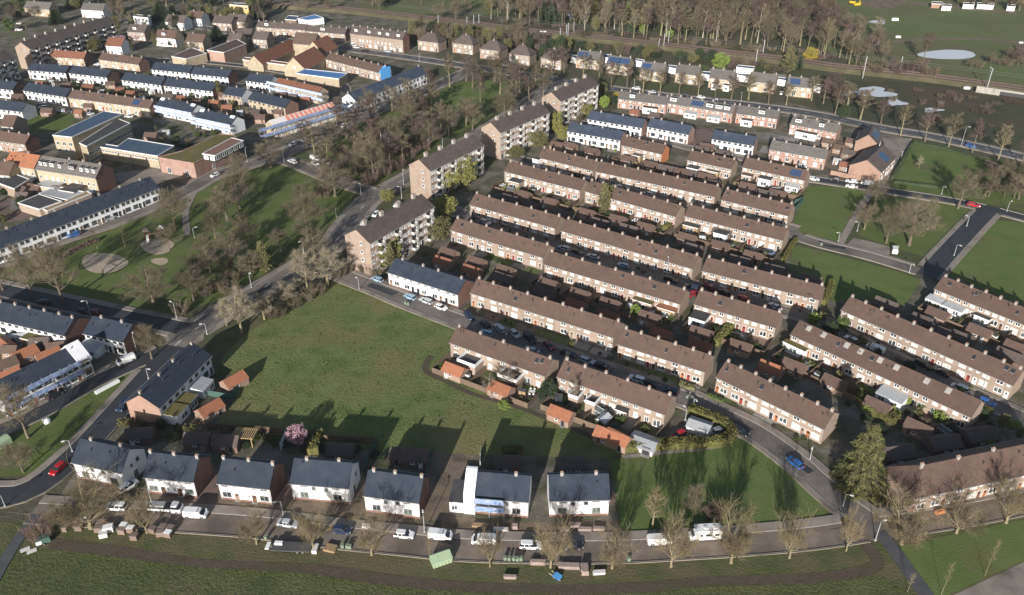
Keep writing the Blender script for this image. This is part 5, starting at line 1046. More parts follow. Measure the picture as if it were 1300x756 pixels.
scatter(['olive', 'olive2', 'bright', 'dark', 'park0', 'thicket'], None, [(640, 196), (700, 172), (790, 128), (760, 118), (690, 158), (620, 190)], 30, (3, 8), (3, 6), 11, 'garden trees behind the flats', 'small garden tree in front of the upper flats', 3)
scatter(['park0', 'park2', 'thicket', 'thicket_red'], None, [(1218, 88), (1300, 84), (1300, 64), (1270, 76)], 20, (4, 8), (4, 7), 12, 'scrub in the far meadow', 'brown scrub bush beside the far meadow path', 3)
scatter(['thicket', 'thicket_red', 'park1'], None, [(1100, 95), (1190, 100), (1190, 88), (1130, 84)], 22, (3, 7), (4, 7), 13, 'scrub near the oval pond', 'brown scrub bush between railway and pond', 3)
scatter(['thicket', 'thicket_red'], None, [(1040, 130), (1100, 140), (1270, 170), (1290, 130), (1060, 104)], 36, (1.2, 3), (3, 6), 14, 'scrub on the dark grassland', 'low dark scrub on the grassland by the railway', 3)
scatter(['thicket', 'park2', 'tall0'], None, [(1230, 245), (1300, 262), (1300, 215), (1262, 212)], 14, (4, 8), (3, 6), 15, 'young trees in the roadside field', 'young bare tree in the field by the main road', 4)
scatter(['tall0', 'tall1', 'park0', 'olive'], None, [(1200, 12), (1300, 16), (1330, -6), (1200, -6)], 26, (5, 10), (4, 8), 16, 'trees at the top right', 'bare tree beside the far buildings at the top right', 4)
scatter(['thicket', 'bush_olive', 'park2', 'bush_dark'], None, [(60, 98), (240, 122), (330, 138), (330, 150), (240, 134), (100, 122), (60, 112)], 70, (1.5, 4), (2, 4), 17, 'garden shrubs of the upper town', 'garden shrub between the slate roofed terraces', 2.5)
scatter(['bush', 'bush_olive', 'thicket'], None, [(60, 90), (160, 100), (300, 112), (300, 106), (160, 92), (60, 84)], 40, (1.2, 2.6), (1.6, 3), 18, 'garden bushes of the top row', 'garden bush below the top slate terraces', 2.5)
scatter(['olive', 'dark', 'bush_olive', 'bush', 'thicket', 'park1'], None, [(0, 205), (60, 215), (130, 225), (60, 262), (0, 285), (-30, 260)], 26, (1.5, 5), (2, 5), 21, 'garden trees behind the long white terrace', 'small garden tree behind the very long white terrace', 3)
scatter(['olive', 'bush_olive', 'bush', 'thicket', 'bush_dark'], None, [(0, 408), (90, 428), (60, 448), (0, 470), (-20, 440)], 22, (1, 2.6), (1.4, 3), 22, 'garden bushes behind the park street terrace', 'garden bush behind the park street white terrace', 2.5)
scatter(['olive', 'bush_olive', 'bush', 'thicket', 'bush_dark', 'dark'], None, [(150, 535), (270, 552), (470, 572), (528, 578), (528, 590), (360, 572), (180, 556)], 30, (1, 3), (1.4, 3), 23, 'garden bushes behind the white houses', 'garden bush behind the white houses', 2.5)
scatter(['olive', 'bush_olive', 'bush', 'thicket', 'bush_dark', 'dark', 'park1', 'bush_bright'], None, [(1040, 400), (1250, 520), (1330, 560), (1160, 590), (1110, 560), (1062, 500), (990, 440)], 60, (1, 4), (1.4, 4), 24, 'garden bushes behind the rooflight terrace', 'garden bush in the shaded gardens by the rooflight terrace', 2.5)
scatter(['olive', 'bush_olive', 'bush', 'thicket', 'dark', 'park1'], None, [(195, 165), (262, 160), (330, 150), (300, 168), (250, 190), (200, 186)], 16, (1, 4), (1.4, 4), 25, 'school yard shrubs', 'shrub in the yard behind the red brick hall', 3)
scatter(['olive', 'dark', 'dark', 'park0', 'park2', 'tall0', 'olive', 'bush_olive', 'spruce', 'birch'], None, [(140, 24), (330, 10), (340, 30), (312, 52), (250, 62), (190, 62), (150, 52)], 60, (4, 12), (3, 7), 26, 'garden trees of the villa quarter', 'garden tree between the villas above the farm', 3)
scatter(['thicket', 'bush_olive', 'bush_dark', 'olive'], None, [(310, 40), (420, 34), (520, 46), (520, 54), (420, 46), (330, 50)], 22, (1.5, 5), (2, 4), 27, 'front garden bushes of the far terraces', 'front garden bush along the far terraces', 3)
# hedges
def hedge(label, pts, wd, h, m='hedge', seed=0, look=None):
    c = smooth([U(*p) for p in pts], 1.2); fr = frames(c); b = MB(); r_ = random.Random(seed); o_ = c[len(c) // 2]
    for k in range(len(fr) - 1):
        (p, n), (p2, n2) = fr[k], fr[k + 1]; jj = lambda: r_.uniform(.85, 1.1)
        L1, R1, L2, R2 = p + n * wd * .42, p - n * wd * .42, p2 + n2 * wd * .42, p2 - n2 * wd * .42; t = h * .9
        q = [(v.x - o_.x, v.y - o_.y) for v in (L1, R1, L2, R2)]
        b.quad((*q[1], t), (*q[3], t), (*q[2], t), (*q[0], t)); b.quad((*q[1], 0), (*q[3], 0), (*q[3], t), (*q[1], t)); b.quad((*q[2], 0), (*q[0], 0), (*q[0], t), (*q[2], t))
        if k == 0: b.quad((*q[0], 0), (*q[1], 0), (*q[1], t), (*q[0], t))
        if k == len(fr) - 2: b.quad((*q[3], 0), (*q[2], 0), (*q[2], t), (*q[3], t))
        for i in range(int(46 * wd)):
            u, v = r_.random(), r_.uniform(-.5, .5); ctr = p.lerp(p2, u) + n * wd * v; z = h * (r_.uniform(.82, 1.12)) if abs(v) < .4 else h * r_.uniform(.1, 1.0)
            nn = Vector((r_.gauss(0, 1), r_.gauss(0, 1), r_.gauss(.6, 1))).normalized(); x = nn.orthogonal().normalized(); y = nn.cross(x); s_ = r_.uniform(.09, .22); a = Vector((ctr.x - o_.x, ctr.y - o_.y, z))
            b.quad(a - x * s_ - y * s_, a + x * s_ - y * s_, a + x * s_ + y * s_, a - x * s_ + y * s_)
    o = b.build('hedge', m, None, (o_.x, o_.y, 0)); tag(o, label, 'hedge', look=look); return o
hedge('tall clipped yellow green hedge curving around the corner yard', [P(3, 3, 60, 590), P(3, 3, 300, 570), P(3, 3, 560, 560), P(3, 3, 690, 545), P(3, 3, 745, 500), P(3, 3, 700, 440), P(3, 3, 600, 395), P(3, 3, 470, 345)], 2.6, 2.0, seed=1)
hedge('broad olive hedge between conifer and brown sheds', [P(4, 3, 240, 240), P(4, 3, 300, 330), P(4, 3, 400, 380), P(4, 3, 490, 425)], 3.2, 2.0, seed=2)
hedge('olive hedge beside the garden of the grey garden room', [P(3, 2, 750, 560), P(3, 2, 690, 620), P(3, 2, 640, 680)], 2.4, 1.9, seed=3)
hedge('clipped olive hedge block beside the pink blossom tree', [P(1, 3, 715, 500), P(1, 3, 700, 560), P(1, 3, 690, 620)], 3.0, 2.0, seed=4)
hedge('golden hedge behind the scaffolded white house', [P(2, 3, 590, 620), P(2, 3, 650, 612), P(2, 3, 715, 620)], 2.2, 1.9, seed=5)
hedge('olive hedge at the end of the long lawn strip', [P(4, 2, 75, 290), P(4, 2, 50, 370), P(4, 2, 20, 420)], 2.0, 1.8, seed=6)
hedge('hedge along the path beside the bright green', [P(3, 2, 1150, 20), P(3, 2, 1110, 80), P(3, 2, 1070, 150)], 1.6, 1.5, seed=7)
hedge('dark hedge along the left side of the fenced lawn', [P(4, 1, 595, 160), P(4, 1, 530, 270), P(4, 1, 465, 380)], 1.4, 1.4, 'leaf_dark', seed=8)
hedge('brown hedge along the lower side of the fenced lawn', [P(4, 1, 475, 400), P(4, 1, 620, 420), P(4, 1, 800, 440)], 1.2, 1.0, 'leaf_dark', seed=9)
hedge('brown hedge along the upper side of the fenced lawn', [P(4, 1, 600, 150), P(4, 1, 800, 190), P(4, 1, 1000, 250), P(4, 1, 1150, 300)], 1.4, 1.0, 'leaf_dark', seed=10)
hedge('olive hedge between long brown gardens above the shaded terrace', [P(3, 1, 420, 640), P(3, 1, 370, 670), P(3, 1, 320, 705)], 2.2, 1.8, seed=11)
hedge('hedge in front of the two storey bend terrace', [P(3, 3, 590, 245), P(3, 3, 640, 270), P(3, 3, 690, 290)], 1.0, 1.0, 'leaf_green', seed=12)
hedge('round clipped hedge island before the five house terrace', [P(3, 3, 410, 170), P(3, 3, 460, 195), P(3, 3, 510, 205)], 1.6, 1.0, 'leaf_olive', seed=13)
hedge('brown hedge strip under the park street lamps', [(60, 340), (90, 322), (125, 306)], 1.6, 1.2, 'twig_red', seed=14)
# ------------------------------------------------------------------ sheds
mat('shed_wall', (0.27, 0.18, 0.135), (0.32, 0.225, 0.17), 0.9, 0.9, coords='obj', rand=0.1)
mat('shed_dark', (0.12, 0.08, 0.065), (0.15, 0.10, 0.08), 0.9, 0.9, coords='obj', rand=0.15)
SP = {}
def shed_proto(key, L, D, ze, zr, wall, roof):
    b = MB(); h = D / 2; s = (zr - ze) / h; b.prism([(-h, 0), (h, 0), (h, ze - .1), (0, zr - .12), (-h, ze - .1)][::-1], -L / 2, L / 2); w_ = b.mesh('wall', [wall])
    b = MB(); b.prism([(-h - .25, ze - .25 * s), (0, zr), (h + .25, ze - .25 * s), (h + .25, ze - .25 * s - .12), (0, zr - .12), (-h - .25, ze - .25 * s - .12)][::-1], -L / 2 - .15, L / 2 + .15); r_ = b.mesh('roof', [roof])
    SP[key] = (w_, r_, L, D)
shed_proto('brown', 6, 4, 2.2, 3.7, 'shed_wall', 'roof_brown'); shed_proto('orange', 6, 4, 2.2, 3.7, 'shed_wall', 'roof_orange'); shed_proto('red', 6, 4, 2.2, 3.7, 'shed_wall', 'roof_red'); shed_proto('dark', 6.5, 4.2, 2.2, 3.7, 'shed_dark', 'roof_dark'); shed_proto('pale', 3.2, 2.4, 1.9, 2.6, 'white_trim', 'sheet_metal')
LOOK = {'brown': 'brown roofed brick shed', 'orange': 'orange roofed brick shed', 'red': 'red roofed brick shed', 'dark': 'dark roofed shed', 'pale': 'pale metal garden shed'}
def shed(key, px, ang, sc_=1.0):
    w_, r_, L, D = SP[key]; p = U(px[0], px[1], 3.0); o = empty('shed', (p.x, p.y, 0), R(ang)); o.scale = (sc_, sc_, 1)
    tag(o, None, 'shed', 'garden sheds', look=LOOK[key]); put(w_, 'wall', o); put(r_, 'roof', o)
    put(door_mesh(.95, 2.0, rnd.choice(['door_brown', 'door_dark', 'door_white', 'door_tan']), 'trim_grey'), 'door', o, (L * .25 * rnd.choice((-1, 1)), -D / 2, .02)); put(win_mesh(.9, .7, 'white_trim', 'glass'), 'window', o, (-L * .05, -D / 2, 1.1))
AN = -33
for k, c, r_, pts in (('brown', 2, 2, ((250, 75), (425, 130), (610, 185), (885, 270), (1085, 335), (1275, 395))), ('red', 2, 2, ((215, 130), (395, 185), (1060, 400), (1262, 470))), ('dark', 2, 2, ((600, 235), (860, 330))),
        ('brown', 3, 2, ((225, 480), (555, 580), (805, 665), (675, 30), (885, 95))), ('red', 3, 2, ((305, 585), (548, 660))), ('dark', 3, 2, ((800, 125), (1020, 180), (1250, 245), (500, 45))),
        ('brown', 2, 1, ((940, 150), (1020, 155), (1160, 190), (722, 462), (890, 508), (1125, 578))), ('dark', 2, 1, ((640, 490), (770, 535), (955, 585), (1210, 640))),
        ('brown', 3, 1, ((90, 240), (230, 275), (430, 322), (585, 352), (850, 412), (1035, 458), (200, 668), (25, 620), (465, 735))), ('dark', 3, 1, ((960, 458), (95, 680), (330, 300), (480, 330), (620, 395), (690, 700)))):
    for x, y in pts: shed(k, P(c, r_, x, y), AN)
for x, y in ((288, 60), (582, 178), (965, 335), (1262, 470)): shed('orange', P(2, 3, x, y), AN)
for k, x, y, s_ in (('orange', 1000, 48, 1), ('brown', 1150, 35, 1), ('pale', 190, 505, 1.9), ('pale', 545, 400, 1.6), ('orange', 30, 490, 1)): shed(k, P(3, 3, x, y), -30 if k == 'pale' else AN - 6, s_)
for k, x, y in (('brown', 105, 140), ('brown', 378, 285), ('brown', 640, 425)): shed(k, P(4, 3, x, y), -45)
for k, x, y in (('dark', 500, 575), ('dark', 790, 515), ('dark', 1020, 465)): shed(k, P(4, 3, x, y), 10, 1.15)
for k, x, y in (('dark', 430, 400), ('dark', 670, 505), ('brown', 760, 462), ('brown', 1025, 572), ('dark', 910, 610), ('brown', 1262, 675), ('dark', 1215, 725), ('dark', 790, 580)): shed(k, P(4, 2, x, y), -47)
for k, c, r_, x, y, a in (('dark', 0, 3, 885, 460, 6), ('dark', 0, 3, 1255, 490, -4), ('dark', 1, 3, 135, 505, -5), ('dark', 1, 3, 860, 565, -5), ('dark', 1, 3, 1265, 590, -5), ('dark', 2, 3, 35, 600, -6), ('dark', 2, 3, 620, 640, 0), ('dark', 2, 3, 1020, 650, 2),
        ('orange', 1, 3, 180, 125, 52), ('orange', 1, 3, 25, 305, 52), ('orange', 0, 2, 20, 655, -40), ('orange', 0, 2, 150, 710, 50), ('orange', 0, 3, 40, 95, 45), ('orange', 0, 2, 300, 720, 45), ('brown', 0, 3, 20, 25, 45),
        ('brown', 0, 1, 130, 430, -20), ('brown', 0, 1, 220, 420, -20), ('pale', 2, 3, 1235, 360, 50), ('brown', 1, 0, 350, 730, -10), ('brown', 3, 1, 590, 160, -30), ('dark', 3, 1, 690, 205, -30), ('dark', 3, 1, 560, 180, -30)): shed(k, P(c, r_, x, y), a, 1.0 if k != 'dark' or r_ < 3 else .95)
r6 = random.Random(61)
for c, r_, pts in ((0, 0, ((250, 520), (330, 500), (420, 530), (560, 540), (640, 560), (700, 520), (760, 560), (830, 580), (900, 600), (960, 560), (1060, 600), (1150, 610), (1240, 640), (300, 690), (560, 660), (40, 580), (110, 600), (720, 470), (500, 700))), (1, 0, ((60, 640), (140, 670), (220, 690), (300, 700), (350, 735), (480, 590), (560, 600), (640, 620), (120, 590), (200, 600), (470, 700), (270, 560))), (0, 1, ((60, 380), (40, 420), (140, 470), (300, 400), (380, 430), (470, 440), (100, 350), (20, 330), (160, 210), (560, 440), (1050, 60), (960, 90))), (0, 2, ((60, 600), (140, 590), (250, 640), (350, 670), (60, 690))), (4, 1, ((140, 170), (190, 200), (120, 240), (170, 280), (60, 130), (210, 130))), (3, 0, ((130, 700), (260, 720), (700, 690), (880, 730), (980, 740)))):
    for x, y in pts: shed(r6.choice(['brown', 'dark', 'pale', 'red', 'brown']), P(c, r_, x, y), r6.uniform(-20, 20) if c < 2 else -33, r6.uniform(.7, 1.0))
# ------------------------------------------------------------------ garden fences, patios and bushes along the rows
mat('patio_a', (0.24, 0.22, 0.20), (0.19, 0.175, 0.16), 0.8, 0.9, coords='obj', rand=0.3)
mat('patio_b', (0.20, 0.135, 0.11), (0.16, 0.11, 0.09), 0.8, 0.9, coords='obj', rand=0.3)
mat('front_lawn', (0.075, 0.105, 0.03), (0.10, 0.12, 0.045), 0.5, 0.95, coords='obj', rand=0.3)
gp = MB(); gp.box(-.04, .04, -8.6, -.3, 0, 1.7); GPM = gp.mesh('panel', ['wood_dark'])
r4 = random.Random(44); BUSH = ['bush', 'bush_olive', 'bush_dark', 'thicket', 'bush', 'bush_bright', 'thicket_red']
BL = {'bush': 'dark green garden bush', 'bush_olive': 'olive garden bush', 'bush_dark': 'very dark garden bush', 'thicket': 'bare twiggy garden shrub', 'bush_bright': 'light green garden bush', 'thicket_red': 'red brown bare garden shrub'}
for (root, L, D, ang), back, lm in ROWS:
    if not root['label'].count('brown') or 'upper' in root['label'] and 'middle' not in root['label']: continue
    if root.location.x < -60: continue
    n = max(3, int(round(L / 5.6))); uw = L / n; M = Matrix.Translation(root.location) @ Matrix.Rotation(ang, 4, 'Z')
    if back:
        fe = empty('garden_fence', M @ Vector((0, -D / 2, 0)), ang); tag(fe, 'wooden partition fence behind ' + lm, 'fence', 'garden fences')
        for i in range(n + 1): put(GPM, 'panel', fe, (-L / 2 + i * uw, 0, 0))
        b = MB(); b.box(-L / 2, L / 2, -8.7, -8.62, 0, 1.7); b.build('back_panel', 'wood_dark', fe)
    zp = level([M @ Vector((sx * L / 2, sy * (D / 2 + 5), 0)) for sx in (-1, 1) for sy in (-1, 1)])
    for i in range(n):
        x0 = -L / 2 + i * uw; dep = r4.uniform(2.5, 4.5) if back else r4.uniform(3.2, 4.2)
        b = MB(); b.poly([(x0 + .3, -D / 2 - .1, 0), (x0 + .3, -D / 2 - dep, 0), (x0 + uw - .3, -D / 2 - dep, 0), (x0 + uw - .3, -D / 2 - .1, 0)])
        o = b.build('patio', r4.choice(['patio_a', 'patio_b', 'front_lawn', 'patio_a', 'garden']), None, (root.location.x, root.location.y, zp), ang); tag(o, 'garden patch in front of ' + lm, kind='structure')
        for q in range(r4.choice((1, 2, 2, 3) if back else (0, 1, 1, 2))):
            k = r4.choice(BUSH); yy = -D / 2 - (r4.uniform(3, 8) if back else r4.uniform(1.4, 3.6)); w_ = M @ Vector((x0 + r4.uniform(.5, uw - .5), yy, 0)); s_ = r4.uniform(.8, 2.2) if back else r4.uniform(.5, 1.2)
            plant(k, w_, s_, s_ * 1.2, BL[k], 'garden bushes')
# garden clutter: tables, water butts, little greenhouses, trampolines
def clutter(kind, loc, ang):
    if kind == 'table':
        o = empty('garden_table', loc, ang); tag(o, None, 'garden table', 'garden furniture', look='pale garden table with chairs'); b = MB(); b.box(-.8, .8, -.5, .5, .7, .76); [b.box(x - .04, x + .04, y - .04, y + .04, 0, .7) for x in (-.7, .7) for y in (-.4, .4)]; b.build('table', 'white_trim', o)
        for x, y in ((-.5, -.9), (.5, -.9), (-.5, .9), (.5, .9)): b = MB(); b.box(x - .22, x + .22, y - .22, y + .22, .4, .46); s_ = 1 if y > 0 else -1; b.box(x - .22, x + .22, y + s_ * .2 - .03, y + s_ * .2 + .03, .46, .95); [b.box(x + p_ - .03, x + p_ + .03, y + q_ - .03, y + q_ + .03, 0, .4) for p_ in (-.18, .18) for q_ in (-.18, .18)]; b.build('chair', 'white_trim', o)
    elif kind == 'greenhouse':
        o = empty('greenhouse', loc, ang); tag(o, None, 'greenhouse', 'garden furniture', look='small glazed greenhouse'); b = MB(); b.prism([(-1, 0), (1, 0), (1, 1.5), (0, 2.2), (-1, 1.5)][::-1], -1.5, 1.5); b.build('glazing', 'glass_mid', o); b = MB(); [b.box(x - .04, x + .04, -1.03, 1.03, 0, 1.52) for x in (-1.5, -.5, .5, 1.5)]; b.box(-1.55, 1.55, -.05, .05, 2.18, 2.26); b.box(-1.55, 1.55, -1.06, -.98, 1.45, 1.55); b.box(-1.55, 1.55, .98, 1.06, 1.45, 1.55); b.build('frame', 'white_trim', o)
    elif kind == 'trampoline':
        o = empty('trampoline', loc, ang); tag(o, None, 'trampoline', 'garden furniture', look='round blue trampoline'); b = MB(); b.tube([(0, 0, .7), (0, 0, .76)], [1.7, 1.7], 16, 0, True); b.tube([(0, 0, .705), (0, 0, .78)], [1.4, 1.4], 16, 1, True); b.build('mat', ['tarp', 'plastic'], o)
        for k in range(4): a = k * PI / 2; b = MB(); b.tube([(1.6 * math.cos(a), 1.6 * math.sin(a), 0), (1.6 * math.cos(a), 1.6 * math.sin(a), .7)], [.04, .04], 5); b.build('leg', 'steel', o)
    else:
        o = empty('garden_cabinet', loc, ang); tag(o, None, 'cabinet', 'garden furniture', look=kind + ' garden cabinet'); m_ = {'white': 'white_trim', 'wooden': 'wood', 'grey': 'sheet_metal'}[kind]; b = MB(); b.box(-.9, .9, -.45, .45, 0, 1.7); b.build('body', m_, o); b = MB(); b.prism([(-.55, 1.71), (.55, 1.85), (.55, 1.92), (-.55, 1.78)][::-1], -1.0, 1.0); b.build('lid', 'felt', o); b = MB(); b.box(-.05, .05, -.47, -.455, .1, 1.6); b.build('door', 'dark_frame', o)
r5 = random.Random(9)
for (root, L, D, ang), back, lm in ROWS:
    if not back or not root['label'].count('brown') or root.location.x < -60: continue
    M = Matrix.Translation(root.location) @ Matrix.Rotation(ang, 4, 'Z'); n = max(3, int(round(L / 5.6))); uw = L / n
    for i in range(n):
        for q in range(r5.choice((0, 1, 1, 2))): clutter(r5.choice(['table', 'table', 'white', 'wooden', 'grey', 'greenhouse', 'trampoline', 'white']), M @ Vector((-L / 2 + (i + r5.uniform(.3, .7)) * uw, -D / 2 - r5.uniform(2.2, 7.5), 0)), ang + r5.uniform(-.5, .5))
# garden plots of the upper town
def plots(poly, n, seed, ang, label):
    r_ = random.Random(seed); w_ = [U(*p) for p in poly]; pl = [(p.x, p.y) for p in w_]; x0, x1 = min(p[0] for p in pl), max(p[0] for p in pl); y0, y1 = min(p[1] for p in pl), max(p[1] for p in pl); k = 0; t_ = 0
    while k < n and t_ < 4000:
        t_ += 1; x, y = r_.uniform(x0, x1), r_.uniform(y0, y1)
        if not inpoly((x, y), pl): continue
        a, c = r_.uniform(2, 5), r_.uniform(2.5, 6); an = R(ang) + r_.gauss(0, .06); q = [(x + math.cos(an) * u - math.sin(an) * v, y + math.sin(an) * u + math.cos(an) * v) for u, v in ((-a, -c), (a, -c), (a, c), (-a, c))]
        if any(near_other(p, None, 1.5) for p in q): continue
        z = level([Vector(p) for p in q]); k += 1
        if z > .1: continue
        b = MB(); b.poly([(u, v, z) for u, v in q]); tag(b.build('patio', r_.choice(['patio_a', 'patio_b', 'front_lawn', 'front_lawn', 'soil', 'patio_a', 'brick_paving'])), label, kind='structure')
plots([(20, 84), (90, 90), (200, 100), (300, 110), (330, 130), (200, 122), (100, 108), (20, 100)], 60, 1, -8, 'garden plot between the slate terraces')
plots([(150, 26), (330, 12), (340, 36), (300, 54), (190, 58)], 40, 2, -5, 'garden plot among the villas')
plots([(0, 205), (60, 215), (130, 225), (60, 262), (0, 285), (-30, 260)], 22, 3, 20, 'yard plot behind the long white terrace')
plots([(0, 408), (90, 428), (60, 448), (0, 470), (-20, 440)], 16, 4, 45, 'garden plot behind the park street terrace')
plots([(0, 60), (60, 30), (60, -10), (-60, -10), (-60, 50)], 24, 5, 10, 'garden plot at the upper left edge')
plots([(700, 66), (1035, 100), (1035, 115), (860, 98), (720, 84)], 34, 6, -12, 'front garden of the avenue semis')
plots([(990, 150), (1090, 160), (1100, 215), (1040, 225), (960, 190)], 16, 7, -25, 'yard plot by the brick houses')
def fence(label, pts, h, m, seed=0, posts=True, look=None):
    w_ = [U(*p) for p in pts]; o = empty('fence', w_[0]); tag(o, label, 'fence', look=look)
    for a, b_ in zip(w_, w_[1:]):
        d = b_ - a; an = math.atan2(d.y, d.x); L = d.length; b = MB(); b.box(0, L, -.03, .03, 0, h); b.build('panel', m, o, a - w_[0], an)
        k = int(L / 2.4) + 1
        for q in range(min(k, 8)):
            b = MB(); b.box(-.06, .06, -.06, .06, 0, h + .12); b.build('post', m, o, a - w_[0] + d * (q / k), an)
mat('fence_green', (0.05, 0.10, 0.085), (0.065, 0.12, 0.10), 1.0, 0.7, coords='obj')
fence('tall green fence beside the fifth white house garden', [P(1, 3, 1005, 720), P(1, 3, 1090, 560)], 1.8, 'fence_green')
fence('green fence right of the earth strip garden', [P(2, 3, 105, 745), P(2, 3, 150, 600)], 1.8, 'fence_green')
fence('green fence around the orange shed at the meadow corner', [P(1, 3, 0, 240), P(1, 3, 165, 270), P(1, 3, 255, 160)], 1.8, 'fence_green')
fence('dark wooden fence along the lower meadow edge', [P(1, 3, 20, 455), P(1, 3, 360, 470), P(1, 3, 760, 530), P(1, 3, 1100, 545)], 1.7, 'wood_dark')
fence('green mesh fence at the end of the upper gardens', [P(3, 1, 1130, 600), P(3, 1, 1200, 520), P(3, 1, 1140, 540)], 2.0, 'fence_green')
fence('brick garden wall along the side of the yard', [P(4, 3, 620, 480), P(4, 3, 870, 440)], 1.9, 'shed_wall')
fence('pale wall in front of the blank gable house', [P(4, 1, 70, 350), P(4, 1, 230, 385), P(4, 1, 340, 395)], 1.9, 'brick_orange')
fence('long brick wall between red brick terraces and yards', [P(4, 1, 20, 300), P(4, 1, 60, 230), P(4, 1, 110, 140)], 2.0, 'brick_red')
fence('white picket fence at the earth strip', [P(2, 3, 448, 690), P(2, 3, 450, 600)], 1.5, 'white_trim')
fence('white garden partition beside the pink blossom tree', [P(1, 3, 485, 590), P(1, 3, 520, 500)], 2.0, 'white')
# ------------------------------------------------------------------ lamps
def lamp(base, top, look='grey street lamp'):
    p = U(*base); h = max(3.5, min(11, height_at(p, top[1]))); o = empty('street_lamp', p, rnd.uniform(0, 6)); tag(o, None, 'street lamp', 'street lamps', look=look)
    b = MB(); b.tube([(0, 0, 0), (0, 0, h * .5), (0, 0, h)], [.11, .09, .07], 6, 0, True); b.box(-.18, .18, -.18, .18, 0, .5); b.build('pole', 'steel', o)
    b = MB(); b.tube([(0, 0, h - .1), (.5, 0, h + .12), (1.1, 0, h + .15)], [.05, .05, .05], 5); b.build('arm', 'steel', o)
    b = MB(); b.box(.75, 1.5, -.16, .16, h + .08, h + .24); b.build('lamp_head', 'white_trim', o)
for c, r_, L in ((0, 4, ((970, 190, 935, 75), (35, 195, 5, 125))), (1, 4, ((500, 260, 480, 160),)), (2, 4, ((95, 360, 88, 250),)), (4, 4, ((355, 410, 395, 290), (150, 190, 180, 150))), (3, 3, ((1240, 650, 1270, 560), (498, 330, 500, 285), (450, 400, 448, 340))), (0, 3, ((460, 600, 440, 535), (945, 140, 930, 80), (380, 240, 345, 130))),
        (0, 2, ((578, 490, 548, 395), (870, 720, 840, 615), (1125, 515, 1100, 410))), (1, 2, ((297, 315, 280, 215), (980, 325, 970, 260), (630, 100, 622, 15), (15, 610, 0, 540))), (2, 2, ((207, 410, 207, 340), (612, 660, 612, 605), (1220, 105, 1222, 45), (1243, 755, 1245, 715))), (3, 2, ((333, 240, 338, 130), (1245, 520, 1255, 390))),
        (4, 2, ((120, 20, 120, -25), (570, 220, 578, 165), (855, 110, 880, 40))), (4, 3, ((1035, 200, 1065, 100),)), (1, 1, ((505, 280, 503, 180), (993, 490, 988, 400), (1262, 415, 1240, 315), (1250, 500, 1245, 425), (270, 270, 268, 185), (835, 620, 832, 560), (65, 300, 62, 250))),
        (4, 1, ((520, 250, 530, 205), (900, 170, 945, 45), (935, 680, 945, 620), (1190, 585, 1205, 525), (240, 710, 250, 650), (775, 475, 785, 425), (515, 105, 523, 60))), (2, 1, ((543, 640, 543, 570), (503, 230, 503, 150), (210, 180, 210, 130), (1117, 380, 1118, 325), (130, 180, 130, 125))), (2, 0, ((545, 510, 545, 460), (62, 390, 62, 340))), (3, 0, ((803, 640, 803, 590), (125, 555, 125, 500))), (0, 1, ((655, 650, 650, 580), (950, 515, 950, 460), (1235, 750, 1225, 690))), (0, 0, ((580, 740, 578, 680),)), (4, 4, ((1045, 120, 1075, 50),))):
    for x, y, x2, y2 in L: lamp(P(c, r_, x, y), P(c, r_, x2, y2))
# ------------------------------------------------------------------ cars
mat('tyre', (0.02, 0.02, 0.02), None, rough=0.8); mat('rim', (0.35, 0.35, 0.36), None, rough=0.35, metal=0.6); mat('car_glass', (0.02, 0.025, 0.03), None, rough=0.06, spec=0.7)
mat('lamp_white', (0.7, 0.7, 0.68), None, rough=0.2); mat('lamp_red', (0.4, 0.02, 0.015), None, rough=0.25)
PAINT = {'white': (0.76, 0.76, 0.75), 'silver': (0.48, 0.50, 0.52), 'grey': (0.2, 0.21, 0.22), 'black': (0.018, 0.018, 0.02), 'dark blue': (0.022, 0.035, 0.075), 'blue': (0.03, 0.13, 0.40), 'red': (0.42, 0.015, 0.02), 'dark red': (0.18, 0.018, 0.025), 'pale blue': (0.30, 0.44, 0.56)}
for k, c in PAINT.items(): mat('paint ' + k, c, None, rough=0.25, spec=0.6)
def loft(layers, m=0, cap0=True, cap1=True, b=None):
    b = b or MB(); rings = []
    for z, x0, x1, hw in layers:
        rx, ry = min(.35, (x1 - x0) * .2), hw * .3; pts = []
        for cx, cy, a0 in ((x1 - rx, hw - ry, 0), (x0 + rx, hw - ry, PI / 2), (x0 + rx, -hw + ry, PI), (x1 - rx, -hw + ry, 1.5 * PI)):
            for q in range(4): a = a0 + q * PI / 6; pts.append((cx + rx * math.cos(a), cy + ry * math.sin(a), z))
        i = len(b.v); rings.append(i); b.v += pts
    n = 16
    for k in range(len(rings) - 1):
        for q in range(n): q2 = (q + 1) % n; b.f.append((rings[k] + q, rings[k] + q2, rings[k + 1] + q2, rings[k + 1] + q)); b.m.append(m)
    if cap1: b.f.append(tuple(rings[-1] + q for q in range(n))); b.m.append(m)
    if cap0: b.f.append(tuple(rings[0] + q for q in reversed(range(n)))); b.m.append(m)
    return b
CARK = {}
